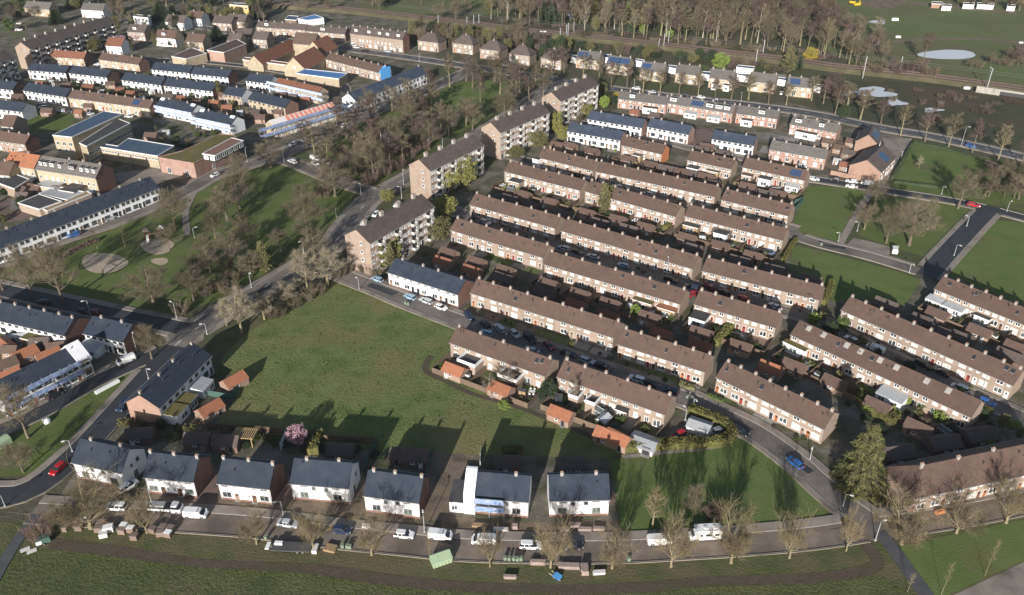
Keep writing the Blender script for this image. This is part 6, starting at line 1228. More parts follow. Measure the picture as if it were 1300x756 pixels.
def car_kind(key, body, glass, roof, L, hw, wb, extra=None, wr=.32):
    b = loft(body); loft(roof, b=b)
    for sg in (-1, 1):   # pillars and mirrors
        b.box(glass[0][2] - .15, glass[0][2] + .02, sg * (hw + .02) - .1, sg * (hw + .02) + .1, glass[0][0] + .02, glass[0][0] + .2)
        z0, z1 = glass[0][0], glass[-1][0]
        for f in (.3, .62):
            xa = glass[0][1] + (glass[0][2] - glass[0][1]) * f; xb = glass[-1][1] + (glass[-1][2] - glass[-1][1]) * f; w0, w1 = glass[0][3] + .012, glass[-1][3] + .012
            q = [(xa - .06, sg * w0, z0), (xa + .06, sg * w0, z0), (xb + .06, sg * w1, z1), (xb - .06, sg * w1, z1)]; b.quad(*(q if sg < 0 else q[::-1]))
    b.box(body[0][1] - .06, body[0][2] + .06, -hw + .08, hw - .08, .16, .33, 1)
    for sg in (-1, 1): b.box(-wb - wr - .06, -wb + wr + .06, sg * (hw - .02) - .03, sg * (hw - .02) + .03, .2, wr * 2 + .06, 1); b.box(wb - wr - .06, wb + wr + .06, sg * (hw - .02) - .03, sg * (hw - .02) + .03, .2, wr * 2 + .06, 1)
    body_m = b.mesh('body', ['paint white', 'plastic']); g = loft(glass, cap0=False, cap1=False).mesh('window', ['car_glass'])
    w_ = MB(); w_.tube([(0, -.1, 0), (0, .1, 0)], [wr, wr], 12, 0, True); w_.tube([(0, -.115, 0), (0, .115, 0)], [wr * .6, wr * .6], 10, 1, True); wm = w_.mesh('wheel', ['tyre', 'rim'])
    l_ = MB(); l_.box(-.05, .06, -.22, .22, -.08, .08); hm = l_.mesh('headlight', ['lamp_white']); l_ = MB(); l_.box(-.06, .05, -.16, .16, -.12, .12); tm = l_.mesh('taillight', ['lamp_red'])
    CARK[key] = (body_m, g, wm, hm, tm, L, hw, wb, wr, extra)
HB = [(.22, -1.95, 2.0, .78), (.45, -2.1, 2.12, .86), (.72, -2.12, 2.1, .87), (.9, -2.06, 1.9, .83)]
car_kind('hatchback', HB, [(.9, -2.0, 1.05, .80), (1.38, -1.62, .35, .64)], [(1.38, -1.64, .38, .655), (1.46, -1.45, .2, .58)], 4.2, .86, 1.3)
car_kind('saloon', [(.22, -2.2, 2.15, .8), (.45, -2.35, 2.3, .88), (.72, -2.35, 2.28, .88), (.9, -2.3, 2.1, .84)], [(.9, -1.75, 1.15, .81), (1.34, -1.1, .4, .64)], [(1.34, -1.12, .42, .655), (1.41, -.95, .28, .58)], 4.6, .88, 1.38)
car_kind('estate', [(.22, -2.2, 2.15, .8), (.45, -2.35, 2.3, .88), (.72, -2.35, 2.28, .88), (.92, -2.32, 2.1, .84)], [(.92, -2.28, 1.15, .81), (1.42, -2.05, .4, .66)], [(1.42, -2.07, .42, .675), (1.5, -1.9, .25, .6)], 4.6, .88, 1.38)
VB = [(.25, -2.45, 2.4, .88), (.5, -2.55, 2.52, .95), (1.0, -2.55, 2.45, .96), (1.15, -2.54, 2.3, .95)]
car_kind('van', VB + [(1.16, -2.54, 1.3, .945), (1.75, -2.48, 1.0, .86), (1.9, -2.4, .8, .8)], [(1.15, 1.0, 2.05, .9), (1.72, .8, 1.25, .8)], [(1.72, .6, 1.27, .81), (1.9, .6, .95, .76)], 5, .95, 1.6, None, .34)
car_kind('mpv', [(.25, -2.1, 2.1, .82), (.5, -2.2, 2.22, .9), (.85, -2.2, 2.2, .9), (1.0, -2.18, 1.95, .87)], [(1.0, -2.14, 1.45, .84), (1.62, -1.95, .6, .7)], [(1.62, -1.97, .62, .71), (1.72, -1.8, .45, .64)], 4.4, .9, 1.4)
def nearest_road_angle(p):
    best = (1e9, 0)
    for r_ in ROADS:
        c = r_['c']
        for k in range(len(c) - 1):
            d = (c[k].x - p.x) ** 2 + (c[k].y - p.y) ** 2
            if d < best[0]: v = c[k + 1] - c[k]; best = (d, math.atan2(v.y, v.x))
    return best[1]
def car(px, col, kind='hatchback', ang=None, flip=None, look=None):
    p = U(px[0], px[1], .7); a = (nearest_road_angle(p) if ang is None else R(ang)) + rnd.uniform(-.04, .04)
    if flip is None: flip = rnd.random() < .5
    if flip: a += PI
    bm, g, wm, hm, tm, L, hw, wb, wr, ex = CARK[kind]; o = empty('parked_car' if kind != 'van' else 'parked_van', (p.x, p.y, .15), a)
    tag(o, None, 'van' if kind == 'van' else 'car', 'parked cars and vans', look=look or f"{col} parked {kind if kind != 'mpv' else 'people carrier'}")
    bo = put(bm, 'body', o); bo.material_slots[0].link = 'OBJECT'; bo.material_slots[0].material = MATS['paint ' + col]; put(g, 'window', o)
    for sx in (-1, 1):
        for sy in (-1, 1): put(wm, 'wheel', o, (sx * wb, sy * (hw - .1), wr))
    x1 = {'van': 2.5, 'hatchback': 2.1, 'saloon': 2.28, 'estate': 2.28, 'mpv': 2.2}[kind]
    for sy in (-1, 1): put(hm, 'headlight', o, (x1 - .06, sy * .6, .68)); put(tm, 'taillight', o, (-x1 + .0, sy * .66, .82))
    return o
def T_(c, r_, x, y): return P(c, r_, x, y)
for args in ((T_(0, 4, 740, 195), 'white', 'mpv', None, True), (T_(0, 4, 815, 62), 'white', 'estate', 55, None), (T_(0, 4, 1243, 240), 'white', 'van', None, False), (T_(0, 3, 370, 705), 'red', 'hatchback'), (T_(0, 3, 785, 305), 'dark blue', 'mpv'), (T_(0, 3, 800, 20), 'white', 'van', None, True), (T_(1, 4, 530, 300), 'silver', 'saloon', None, False), (T_(1, 4, 868, 340), 'dark blue', 'hatchback', None, False), (T_(1, 4, 1265, 370), 'white', 'hatchback'),
        (T_(2, 4, 195, 378), 'white', 'van', None, False), (T_(2, 4, 470, 408), 'white', 'van', None, True), (T_(2, 4, 770, 438), 'white', 'estate', None, False), (T_(2, 4, 1035, 438), 'black', 'hatchback'), (T_(3, 4, 285, 410), 'white', 'van', None, False), (T_(3, 3, 800, 468), 'black', 'hatchback'), (T_(3, 3, 1147, 670), 'blue', 'hatchback'), (T_(3, 3, 410, 492), 'red', 'hatchback', 40), (T_(3, 3, 142, 137), 'white', 'estate'), (T_(3, 3, 232, 168), 'black', 'hatchback'), (T_(3, 3, 352, 215), 'dark blue', 'estate'), (T_(3, 3, 640, 470), 'grey', 'hatchback', 20),
        (T_(4, 3, 892, 197), 'white', 'mpv'), (T_(4, 3, 1062, 285), 'blue', 'hatchback'), (T_(4, 3, 660, 45), 'black', 'estate'), (T_(4, 3, 775, 92), 'black', 'saloon'), (T_(2, 2, 5, 372), 'pale blue', 'hatchback'), (T_(2, 2, 105, 397), 'silver', 'estate'), (T_(2, 2, 198, 437), 'white', 'hatchback'), (T_(2, 2, 378, 492), 'dark blue', 'estate', -60), (T_(2, 2, 480, 543), 'black', 'hatchback', -60), (T_(2, 2, 572, 570), 'silver', 'estate', -60), (T_(2, 2, 668, 606), 'silver', 'hatchback', -60), (T_(2, 2, 762, 635), 'black', 'van', -60), (T_(2, 2, 885, 682), 'dark red', 'hatchback', -60), (T_(2, 2, 490, 600), 'pale blue', 'hatchback'), (T_(2, 2, 775, 710), 'silver', 'saloon'), (T_(2, 2, 1010, 732), 'black', 'estate'),
        (T_(2, 2, 980, 62), 'silver', 'estate'), (T_(2, 2, 1165, 115), 'silver', 'saloon'), (T_(2, 2, 1065, 88), 'black', 'hatchback'), (T_(1, 2, 1097, 260), 'pale blue', 'hatchback'), (T_(2, 3, 1128, 22), 'silver', 'estate'), (T_(2, 3, 1225, 58), 'black', 'estate'), (T_(3, 2, 57, 172), 'pale blue', 'hatchback'), (T_(3, 2, 360, 262), 'black', 'estate'), (T_(3, 2, 490, 307), 'dark blue', 'estate'), (T_(3, 2, 500, 350), 'red', 'hatchback', 40), (T_(3, 2, 602, 307), 'dark red', 'hatchback', -60), (T_(3, 2, 822, 378), 'red', 'hatchback', -60), (T_(3, 2, 1020, 432), 'silver', 'saloon', -60), (T_(3, 2, 695, 345), 'black', 'mpv', -60),
        (T_(4, 2, 205, 642), 'white', 'hatchback'), (T_(4, 2, 355, 702), 'white', 'van'), (T_(4, 2, 480, 75), 'white', 'van', 70), (T_(2, 1, 482, 652), 'silver', 'estate'), (T_(2, 1, 1072, 358), 'black', 'hatchback'), (T_(3, 1, 735, 232), 'silver', 'hatchback'), (T_(3, 1, 1265, 377), 'white', 'estate'), (T_(3, 1, 1190, 297), 'silver', 'hatchback'), (T_(4, 1, 100, 377), 'black', 'hatchback'), (T_(4, 1, 205, 392), 'white', 'estate'), (T_(4, 1, 206, 424), 'white', 'saloon'), (T_(4, 1, 306, 406), 'white', 'van'), (T_(4, 1, 983, 542), 'red', 'estate'), (T_(4, 1, 962, 167), 'blue', 'hatchback'), (T_(3, 1, 212, 472), 'silver', 'hatchback'), (T_(3, 1, 20, 425), 'white', 'estate'),
        (T_(1, 1, 66, 352), 'white', 'hatchback'), (T_(1, 1, 556, 266), 'white', 'estate'), (T_(1, 1, 700, 250), 'white', 'van'), (T_(1, 1, 698, 280), 'white', 'hatchback'), (T_(1, 1, 770, 270), 'white', 'estate'), (T_(1, 1, 560, 156), 'silver', 'hatchback'), (T_(1, 1, 638, 130), 'silver', 'estate'), (T_(1, 1, 730, 108), 'silver', 'mpv'), (T_(1, 1, 690, 108), 'dark red', 'hatchback'), (T_(1, 1, 884, 37), 'white', 'hatchback'), (T_(1, 1, 1086, 600), 'white', 'hatchback'), (T_(1, 1, 1010, 655), 'white', 'saloon'), (T_(1, 1, 1222, 540), 'white', 'hatchback'), (T_(0, 1, 470, 730), 'blue', 'hatchback'), (T_(0, 2, 65, 132), 'white', 'saloon'), (T_(0, 2, 600, 465), 'dark red', 'hatchback'), (T_(0, 2, 540, 463), 'black', 'estate'), (T_(0, 2, 280, 402), 'black', 'estate'),
        (T_(1, 0, 1102, 690), 'silver', 'hatchback'), (T_(1, 0, 930, 283), 'white', 'mpv'), (T_(1, 0, 962, 297), 'white', 'hatchback'), (T_(1, 0, 1165, 323), 'silver', 'estate'), (T_(1, 0, 1010, 318), 'black', 'hatchback'), (T_(2, 0, 613, 412), 'white', 'hatchback'), (T_(3, 0, 140, 557), 'white', 'estate'), (T_(3, 0, 550, 613), 'white', 'hatchback'), (T_(3, 0, 1060, 587), 'white', 'hatchback', 70), (T_(3, 0, 240, 580), 'silver', 'hatchback'), (T_(3, 0, 640, 628), 'dark blue', 'hatchback'), (T_(3, 0, 450, 600), 'black', 'estate'), (T_(0, 0, 275, 680), 'white', 'mpv', 0), (T_(0, 0, 260, 650), 'white', 'hatchback', 0), (T_(0, 0, 390, 700), 'silver', 'estate', -5), (T_(0, 0, 440, 706), 'black', 'hatchback', -5), (T_(0, 0, 620, 405), 'white', 'hatchback', 0), (T_(0, 0, 570, 720), 'silver', 'hatchback', 20), (T_(0, 0, 125, 145), 'white', 'hatchback', 20), (T_(0, 0, 120, 186), 'white', 'estate', 20), (T_(0, 0, 60, 130), 'blue', 'mpv', 20), (T_(0, 0, 330, 40), 'silver', 'hatchback', 20), (T_(0, 0, 820, 735), 'white', 'hatchback', -5), (T_(0, 1, 700, 625), 'silver', 'hatchback'), (T_(0, 3, 350, 235), 'black', 'estate')):
    car(*args)
# flatbed truck, camper, trailer
def wheels(o, xs, hw, r_=.38):
    wm = CARK['van'][2]
    for x in xs:
        for sy in (-1, 1): put(wm, 'wheel', o, (x, sy * hw, r_), 0, (r_ / .34,) * 3)
p = Tz(0, 4, 1068, 220); a = nearest_road_angle(p); o = empty('flatbed_truck', (p.x, p.y, .15), a); tag(o, 'white flatbed truck with loaded deck between two lamp posts', 'truck')
b = MB(); b.box(-4.0, .9, -1.05, 1.05, .75, .95); b.box(-4.0, .9, -1.05, -1.0, .95, 1.35); b.box(-4.0, .9, 1.0, 1.05, .95, 1.35); b.box(-4.05, -4.0, -1.05, 1.05, .95, 1.35); b.build('flatbed', 'white', o)
b = MB(); b.box(-3.7, .6, -.9, .9, .96, 1.5); b.box(-3.4, -.4, -.7, .7, 1.51, 1.9, 1); b.build('load', ['felt', 'white_trim'], o)
b = loft([(.35, 1.1, 3.2, 1.0), (1.1, 1.1, 3.3, 1.02), (1.3, 1.1, 3.2, 1.0)]); loft([(1.95, 1.15, 2.6, .88), (2.1, 1.2, 2.4, .82)], b=b); b.build('cab', 'white', o); loft([(1.3, 1.12, 3.1, .97), (1.95, 1.15, 2.62, .88)], cap0=False, cap1=False).build('window', 'car_glass', o); wheels(o, (-2.6, 2.4), .9)
p = Tz(3, 4, 570, 392); a = nearest_road_angle(p); o = empty('camper_van', (p.x, p.y, .15), a + PI); tag(o, 'large white camper van with overcab and side windows', 'camper van')
b = loft([(.4, -3.3, 1.6, 1.05), (.6, -3.35, 1.7, 1.12), (2.75, -3.35, 1.9, 1.12), (2.9, -3.2, 2.3, 1.05)]); loft([(.35, 1.6, 3.2, .95), (1.0, 1.6, 3.3, 1.0), (1.2, 1.6, 3.0, .97), (1.9, 1.6, 2.2, .9)], b=b); b.build('body', 'white', o)
b = MB()
for x0, x1 in ((-2.6, -1.7), (-1.1, .2), (.8, 1.3)): b.box(x0, x1, -1.15, 1.15, 1.5, 2.1)
b.box(2.25, 2.9, -.88, .88, 1.28, 1.75); b.build('window', 'car_glass', o); b = MB(); b.box(-2.2, -1.5, -.4, .4, 2.9, 3.05); b.box(-.3, .5, -.35, .35, 2.9, 3.05); b.build('roof_hatch', 'white_trim', o); wheels(o, (-2.1, 2.3), .95, .36)
p = Tz(1, 4, 560, 465); o = empty('flat_trailer', (p.x, p.y, 0), R(-3)); tag(o, 'long dark flat trailer with white crates at both ends', 'trailer'); b = MB(); b.box(-4.2, 3.8, -1.2, 1.2, .7, .9); b.build('bed', 'felt', o); b = MB(); b.box(-5.6, -4.2, -.1, .1, .6, .75); b.box(-5.4, -4.6, -.9, .9, .75, .95, 1); b.build('drawbar', ['steel', 'white'], o); wheels(o, (1.2, 2.3), 1.0, .36)
b = MB(); b.box(-.8, .8, -.35, .35, 0, .5); tag(b.build('crate', 'white', None, (p.x - 2.9, p.y + .7, .9), R(-3)), 'white crate on the long dark flat trailer', 'crate'); b = MB(); b.box(-.5, .5, -1.0, 1.0, 0, .9); tag(b.build('crate', 'foil', None, (p.x + 4.6, p.y - .2, 0), R(-3)), 'pale crate standing behind the dark flat trailer', 'crate')
# skip container
p = Tz(2, 4, 200, 545); o = empty('skip_container', (p.x, p.y, 0), R(24)); tag(o, 'pale green closed waste container tilted towards the sapling', 'container'); mat('skip_green', (0.33, 0.42, 0.27), (0.28, 0.36, 0.23), 1, 0.6, coords='obj'); b = MB(); b.prism([(-1.1, .2), (1.1, .2), (1.2, 1.7), (.5, 2.2), (-1.2, 1.5)][::-1], -2.0, 2.0); b.build('body', 'skip_green', o)
for k in range(6):
    b = MB(); b.box(-.05, .05, -.05, .05, 0, 1.3); b.build('rib', 'skip_green', o, (-1.8 + k * .72, -1.2, .22))
b = MB(); b.prism([(-1.3, 1.52), (.5, 2.22), (.5, 2.3), (-1.3, 1.6)][::-1], -2.08, 2.08); b.build('lid', 'skip_green', o)
# pallets of bricks, timber, bins, site material
mat('brick_stack', (0.22, 0.168, 0.145), (0.17, 0.13, 0.112), 2.5, 0.9, coords='obj', rand=0.15); mat('brick_pink', (0.34, 0.265, 0.235), (0.25, 0.195, 0.175), 1.5, 0.9, coords='obj', rand=0.1)
for i, (x, y) in enumerate(((415, 340), (505, 335), (545, 300), (630, 345), (645, 310), (780, 358), (793, 330), (835, 348), (857, 395), (975, 352), (1022, 372), (1040, 338), (1072, 378), (1087, 345), (500, 300))):
    p = Tz(0, 4, x, y); o = empty('brick_pallet', (p.x, p.y, 0), rnd.uniform(-.3, .1)); tag(o, None, 'pallet', 'pallets of bricks on the verge', look='shrink wrapped brick pallet'); b = MB(); b.box(-.75, .75, -.6, .6, .15, 1.25); b.build('bricks', 'brick_stack', o); b = MB(); [b.box(-.8, .8, yy - .07, yy + .07, 0, .14) for yy in (-.55, 0, .55)]; b.build('pallet', 'wood', o)
    if i in (2, 6, 7, 12): b = MB(); b.box(-.74, .74, -.58, .58, 1.255, 1.3); b.build('wrap', 'white', o)
for x, y, m_, L in (((690, 345, 'white', 1.0), (660, 378, 'foil', .8))[0], (660, 378, 'foil', .8)):
    p = Tz(0, 4, x, y); b = MB(); b.box(-L, L, -.7, .7, 0, 1.3 * L); tag(b.build('wrapped_pack', m_, None, (p.x, p.y, 0), .3), 'white wrapped pack among the brick pallets' if m_ == 'white' else 'small white sack in front of the brick pallets', 'pack')
def stack(px, L, W_, h, ang, m_, label, layers=3, nm='timber_stack', cat='stack'):
    p = U(*px); o = empty(nm, (p.x, p.y, 0), R(ang)); tag(o, label, cat); r_ = random.Random(int(px[0]))
    for k in range(layers):
        b = MB(); n = max(2, int(W_ / .35))
        for q in range(n):
            y = -W_ / 2 + q * W_ / n; b.box(-L / 2 + r_.uniform(0, .25), L / 2 - r_.uniform(0, .25), y + .02, y + W_ / n - .02, .12 + h * k / layers, .12 + h * (k + 1) / layers - .03)
        b.build('layer', m_, o)
stack(P(1, 4, 800, 465), 2.6, 1.8, .6, -15, 'wood', 'loose pile of boards beside the bare tree and bins'); stack(P(2, 4, 815, 558), 3.2, .9, .9, -2, 'brick_pink', 'pale pink stack of long slabs by the pale bark tree'); stack(P(2, 4, 638, 648), 2.7, .7, .7, -3, 'brick_pink', 'pinkish stack of slabs alone on the verge'); stack(P(2, 4, 1010, 580), 4.5, 1.2, .8, -3, 'brick_pink', 'long pink stack of slabs on the verge'); stack(P(2, 4, 1112, 605), 1.6, 2.2, 1.2, -2, 'brick_pink', 'tall slatted pink stack on the verge'); stack(P(2, 4, 1203, 618), 2.6, .9, .6, 4, 'foil', 'low pale stack before the last verge tree')
stack(P(2, 4, 1050, 318), 2.4, .9, .7, -2, 'brick_pink', 'pink stack of bricks near the last white house'); stack(P(2, 4, 1112, 345), 3, .8, .7, -2, 'brick_pink', 'pale stack of slabs near the last white house'); stack(P(2, 4, 1200, 342), 2.6, .8, .7, -2, 'brick_pink', 'second pale stack of slabs near the last white house'); stack(P(2, 4, 980, 345), 2.4, .8, .6, -2, 'brick_pink', 'pink brick stack beneath the street tree'); stack(P(2, 4, 580, 345), 3.4, .8, .6, -4, 'foil', 'white slab stack before the scaffolded house'); stack(P(2, 4, 670, 330), 1.4, 1.0, .9, -4, 'brick_pink', 'small reddish brick stack before the scaffolded house'); stack(P(2, 4, 450, 318), 3.6, 1.0, .5, -4, 'wood', 'boards lying at the scaffold foot'); stack(P(1, 4, 1030, 330), 2.2, .9, .9, -4, 'foil', 'pale crate stack behind the verge tree'); stack(P(4, 4, 765, 235), 2.4, .8, .8, 20, 'orange_paint', 'orange barrier stack in front of the hipped corner row')
p = Tz(2, 4, 935, 650); o = empty('wheelbarrow', (p.x, p.y, 0), R(-40)); tag(o, 'blue wheelbarrow beside the pale bark tree', 'wheelbarrow'); b = MB(); b.prism([(-.45, .4), (.45, .4), (.7, .9), (-.7, .9)][::-1], -.7, .8); b.build('tray', 'tarp', o); b = MB(); b.tube([(-1.6, -.4, .7), (.9, -.3, .35)], [.04, .04], 5); b.tube([(-1.6, .4, .7), (.9, .3, .35)], [.04, .04], 5); b.tube([(-.6, -.35, 0), (-.5, -.35, .5)], [.03, .03], 5); b.tube([(-.6, .35, 0), (-.5, .35, .5)], [.03, .03], 5); b.build('handle', 'white_trim', o); put(CARK['van'][2], 'wheel', o, (1.0, 0, .25), 0, (.7, .7, .7))
mat('bin_green', (0.19, 0.24, 0.17), None, rough=0.6); bb = MB(); bb.prism([(-.28, .08), (.28, .08), (.34, .95), (-.34, .95)][::-1], -.28, .28); BINB = bb.mesh('body', ['bin_green']); bb = MB(); bb.box(-.33, .33, -.38, .36, .955, 1.05); BINL = bb.mesh('lid', ['bin_green'])
for c, r_, x, y in ((2, 4, 605, 532), (2, 4, 634, 535), (2, 4, 662, 535), (2, 4, 683, 538), (2, 4, 708, 536), (1, 4, 392, 400), (1, 4, 875, 455), (1, 4, 905, 458), (1, 4, 923, 460), (3, 4, 90, 538), (3, 3, 462, 258), (3, 3, 492, 268), (2, 2, 1275, 752), (1, 2, 1275, 420), (1, 2, 1292, 424), (4, 2, 10, 45)):
    p = Tz(c, r_, x, y); o = empty('wheelie_bin', (p.x, p.y, .01), rnd.uniform(-.3, .3)); tag(o, None, 'bin', 'wheelie bins', look='green wheelie bin'); put(BINB, 'body', o); put(BINL, 'lid', o)
# lying beam, white tank, dark equipment at lower left, green tank
a_, b2 = Tz(0, 3, 608, 233), Tz(0, 3, 757, 153); d = b2 - a_; b = MB(); b.box(0, d.length, -.45, .45, 0, .7); tag(b.build('concrete_beam', 'white', None, a_, math.atan2(d.y, d.x)), 'long white beam lying on the grass triangle', 'beam')
p = Tz(0, 3, 298, 412); b = MB(); b.tube([(0, 0, 0), (0, 0, .8), (0, 0, 1.2)], [.9, .95, .4], 12, 0, True); tag(b.build('water_tank', 'white', None, p), 'round white tank on the grass triangle', 'tank')
p = Tz(0, 3, 10, 560); b = MB(); b.prism([(-1.2, 0), (1.2, 0), (1.2, 1.6), (0, 2.1), (-1.2, 1.6)][::-1], -2.6, 2.0); tag(b.build('waste_container', 'skip_green', None, p, R(60)), 'pale green container at the left edge under the tree', 'container')
p = Tz(0, 4, 280, 420); o = empty('site_generator', (p.x, p.y, 0), R(30)); tag(o, 'dark green site generator with white panel at the lower left', 'generator'); b = MB(); b.box(-1.3, 1.3, -.8, .8, .3, 1.7); b.build('body', 'fence_green', o); b = MB(); b.box(-1.34, -.3, -.83, -.8, .5, 1.3); b.build('panel', 'white', o); wheels(o, (0,), .9, .3)
for x, y in ((160, 466), (202, 476)): p = Tz(0, 4, x, y); b = MB(); b.box(-.9, .9, -.5, .5, 0, .12); tag(b.build('paving_slab', 'foil', None, p, .6), 'pale slab lying on the grass at the lower left, ' + ('nearer the path' if x == 160 else 'nearer the generator'), 'slab')
# ------------------------------------------------------------------ scaffolds
def scaffold(label, root, x0, x1, yf, h, net, pole='steel', roof_h=0, levels=2):
    M = Matrix.Translation(root.location) @ Matrix.Rotation(root.rotation_euler.z, 4, 'Z'); o = empty('scaffold', M @ Vector((0, 0, 0)), root.rotation_euler.z); tag(o, label, 'scaffold'); n = max(2, int((x1 - x0) / 2.4))
    for k in range(n + 1):
        x = x0 + (x1 - x0) * k / n; b = MB(); b.tube([(x, yf - 1.1, 0), (x, yf - 1.1, h)], [.05, .05], 5, 0, True); b.tube([(x, yf - .15, 0), (x, yf - .15, h)], [.05, .05], 5, 0, True); b.build('pole', pole, o)
    for l_ in range(1, levels + 1):
        z = h * l_ / (levels + .35); b = MB(); b.box(x0, x1, yf - 1.1, yf - .2, z - .08, z); b.build('deck', 'wood', o)
        b = MB(); b.tube([(x0, yf - 1.1, z + 1), (x1, yf - 1.1, z + 1)], [.04, .04], 5); b.build('rail', pole, o)
        for q in range(max(1, n // 2)):
            xa, xb = x0 + (x1 - x0) * 2 * q / n, x0 + (x1 - x0) * min(n, 2 * q + 2) / n; b = MB(); nz = max(3, int((xb - xa) / .5)); r_ = random.Random(q + l_)
            pts = [(xa + (xb - xa) * k / nz, yf - 1.18 - r_.uniform(0, .12)) for k in range(nz + 1)]
            for k in range(nz): b.quad((*pts[k], z - .3), (*pts[k + 1], z - .3), (*pts[k + 1], z + 1.05), (*pts[k], z + 1.05)); b.quad((pts[k + 1][0], pts[k + 1][1] + .03, z - .3), (pts[k][0], pts[k][1] + .03, z - .3), (pts[k][0], pts[k][1] + .03, z + 1.05), (pts[k + 1][0], pts[k + 1][1] + .03, z + 1.05))
            b.build('netting', net, o)
    return o
scaffold('scaffold with blue netting on the white house at the earth strip', sc_root, -scL / 2 + .5, scL / 2 - 5, -scD / 2, 5.2, 'net_blue', levels=2)
scaffold('long scaffold with blue netting on the dark roofed left terrace', sl_root, -slL / 2, slL / 2 - .5, -slD / 2, 6.4, 'net_blue')
def by_label(s): return [o for o in COL.objects if o.get('label') == s][0]
scaffold('pale scaffold in front of the tarpaulin terrace', by_label('white terrace with slate roof and white tarpaulins under renovation'), -13, 13, -4.25, 5.2, 'net_pale')
scaffold('pale scaffold in front of the second renovated terrace', by_label('second renovated slate terrace with pale scaffold nearest the red hall'), -13, 12, -4.25, 5.2, 'net_pale')
scaffold('pale blue scaffold along the netting row', by_label('brown roofed row behind pale blue netting by the blue hall'), -19, 22, -4, 6.5, 'net_pale')
so2 = scaffold('blue scaffold below the red roof battens', batt_root, -26, 26, -4, 7.0, 'net_blue')
ro = [c for c in batt_root.children if c.name.startswith('roof')][0]; Lb = batt_root['_L']
for k in range(14):
    x = -Lb / 2 + (k + .5) * Lb / 14; s_ = 3.0 / 4
    if k in (0, 1, 2): continue
    b = MB(); s_ = 2.6 / 3.75; b.prism([(-4.0, 7.6 - 4.0 * s_ + .06), (-.2, 7.6 - .2 * s_ + .06), (-.2, 7.6 - .2 * s_ + .16), (-4.0, 7.6 - 4.0 * s_ + .16)][::-1], x - Lb / 42, x + Lb / 42); b.build('batten_panel', 'batten_red', ro)
bt = by_label('brown roofed brick row with a blue tarpaulin on its end'); L_ = bt['_L']; b = MB(); b.box(L_ / 2 + .03, L_ / 2 + .16, -4.5, 3, 1, 7.2); b.prism([(-4.3, 4.7), (0, 7.66), (0, 7.76), (-4.3, 4.8)][::-1], L_ / 2 - 1.6, L_ / 2 + .2); b.build('tarpaulin', 'tarp', bt)
for lab in ('white terrace with slate roof and white tarpaulins under renovation', 'second renovated slate terrace with pale scaffold nearest the red hall'):
    t_ = by_label(lab); L_ = t_['_L']; b = MB(); s_ = 3 / 4.25
    z0_ = 7.6; s_ = 2.6 / 3.75
    for f in (-.48, .36): b.prism([(-4.2, z0_ - 4.2 * s_ + .03), (0, z0_ + .03), (0, z0_ + .1), (-4.2, z0_ - 4.2 * s_ + .1)][::-1], L_ * f, L_ * f + 2.6)
    b.build('tarpaulin', 'white', t_)
# pergola in the garden of the third white house
p = Tz(1, 3, 262, 540); o = empty('pergola', (p.x, p.y, 0), R(-5)); tag(o, 'new timber pergola behind the pergola white house', 'pergola'); mat('new_wood', (0.50, 0.36, 0.18), (0.42, 0.30, 0.15), 1.5, 0.8, coords='obj')
for x in (-2.2, 2.2):
    for y in (-1.6, 1.6): b = MB(); b.box(x - .08, x + .08, y - .08, y + .08, 0, 2.6); b.build('post', 'new_wood', o)
for y in (-1.6, 1.6): b = MB(); b.box(-2.5, 2.5, y - .07, y + .07, 2.605, 2.8); b.build('beam', 'new_wood', o)
b = MB(); [b.box(-2.5 + k * .5, -2.5 + k * .5 + .2, -2.0, 2.0, 2.805, 2.95) for k in range(11)]; b.build('slats', 'new_wood', o)
# climbing frame
p = Tz(0, 1, 985, 745) ; o = empty('climbing_frame', (p.x, p.y, 0), .4); tag(o, 'climbing frame with two red and white towers on the sand pit', 'climbing frame')
for sx in (-2.4, 2.4):
    for a in (-.8, .8):
        for c in (-.8, .8): b = MB(); b.tube([(sx + a, c, 0), (sx + a, c, 3)], [.07, .07], 6, 0, True); b.build('post', 'door_red', o)
    b = MB(); b.box(sx - .9, sx + .9, -.9, .9, 1.4, 1.5); b.build('platform', 'wood', o); b = MB(); i = len(b.v); b.v += [(sx - 1.1, -1.1, 3), (sx + 1.1, -1.1, 3), (sx + 1.1, 1.1, 3), (sx - 1.1, 1.1, 3), (sx, 0, 4.1)]; b.f += [(0, 1, 4), (1, 2, 4), (2, 3, 4), (3, 0, 4), (3, 2, 1, 0)]; b.m += [0] * 5; b.build('tower_roof', 'brick_pink' if sx < 0 else 'white', o)
b = MB(); b.box(-1.5, 1.5, -.5, .5, 1.3, 1.42); b.build('bridge', 'wood', o); b = MB(); b.prism([(-.9, 1.5), (-3.6, .2), (-3.6, .1), (-.9, 1.4)], -2.8, -2.0); b.build('slide', 'white_trim', o)
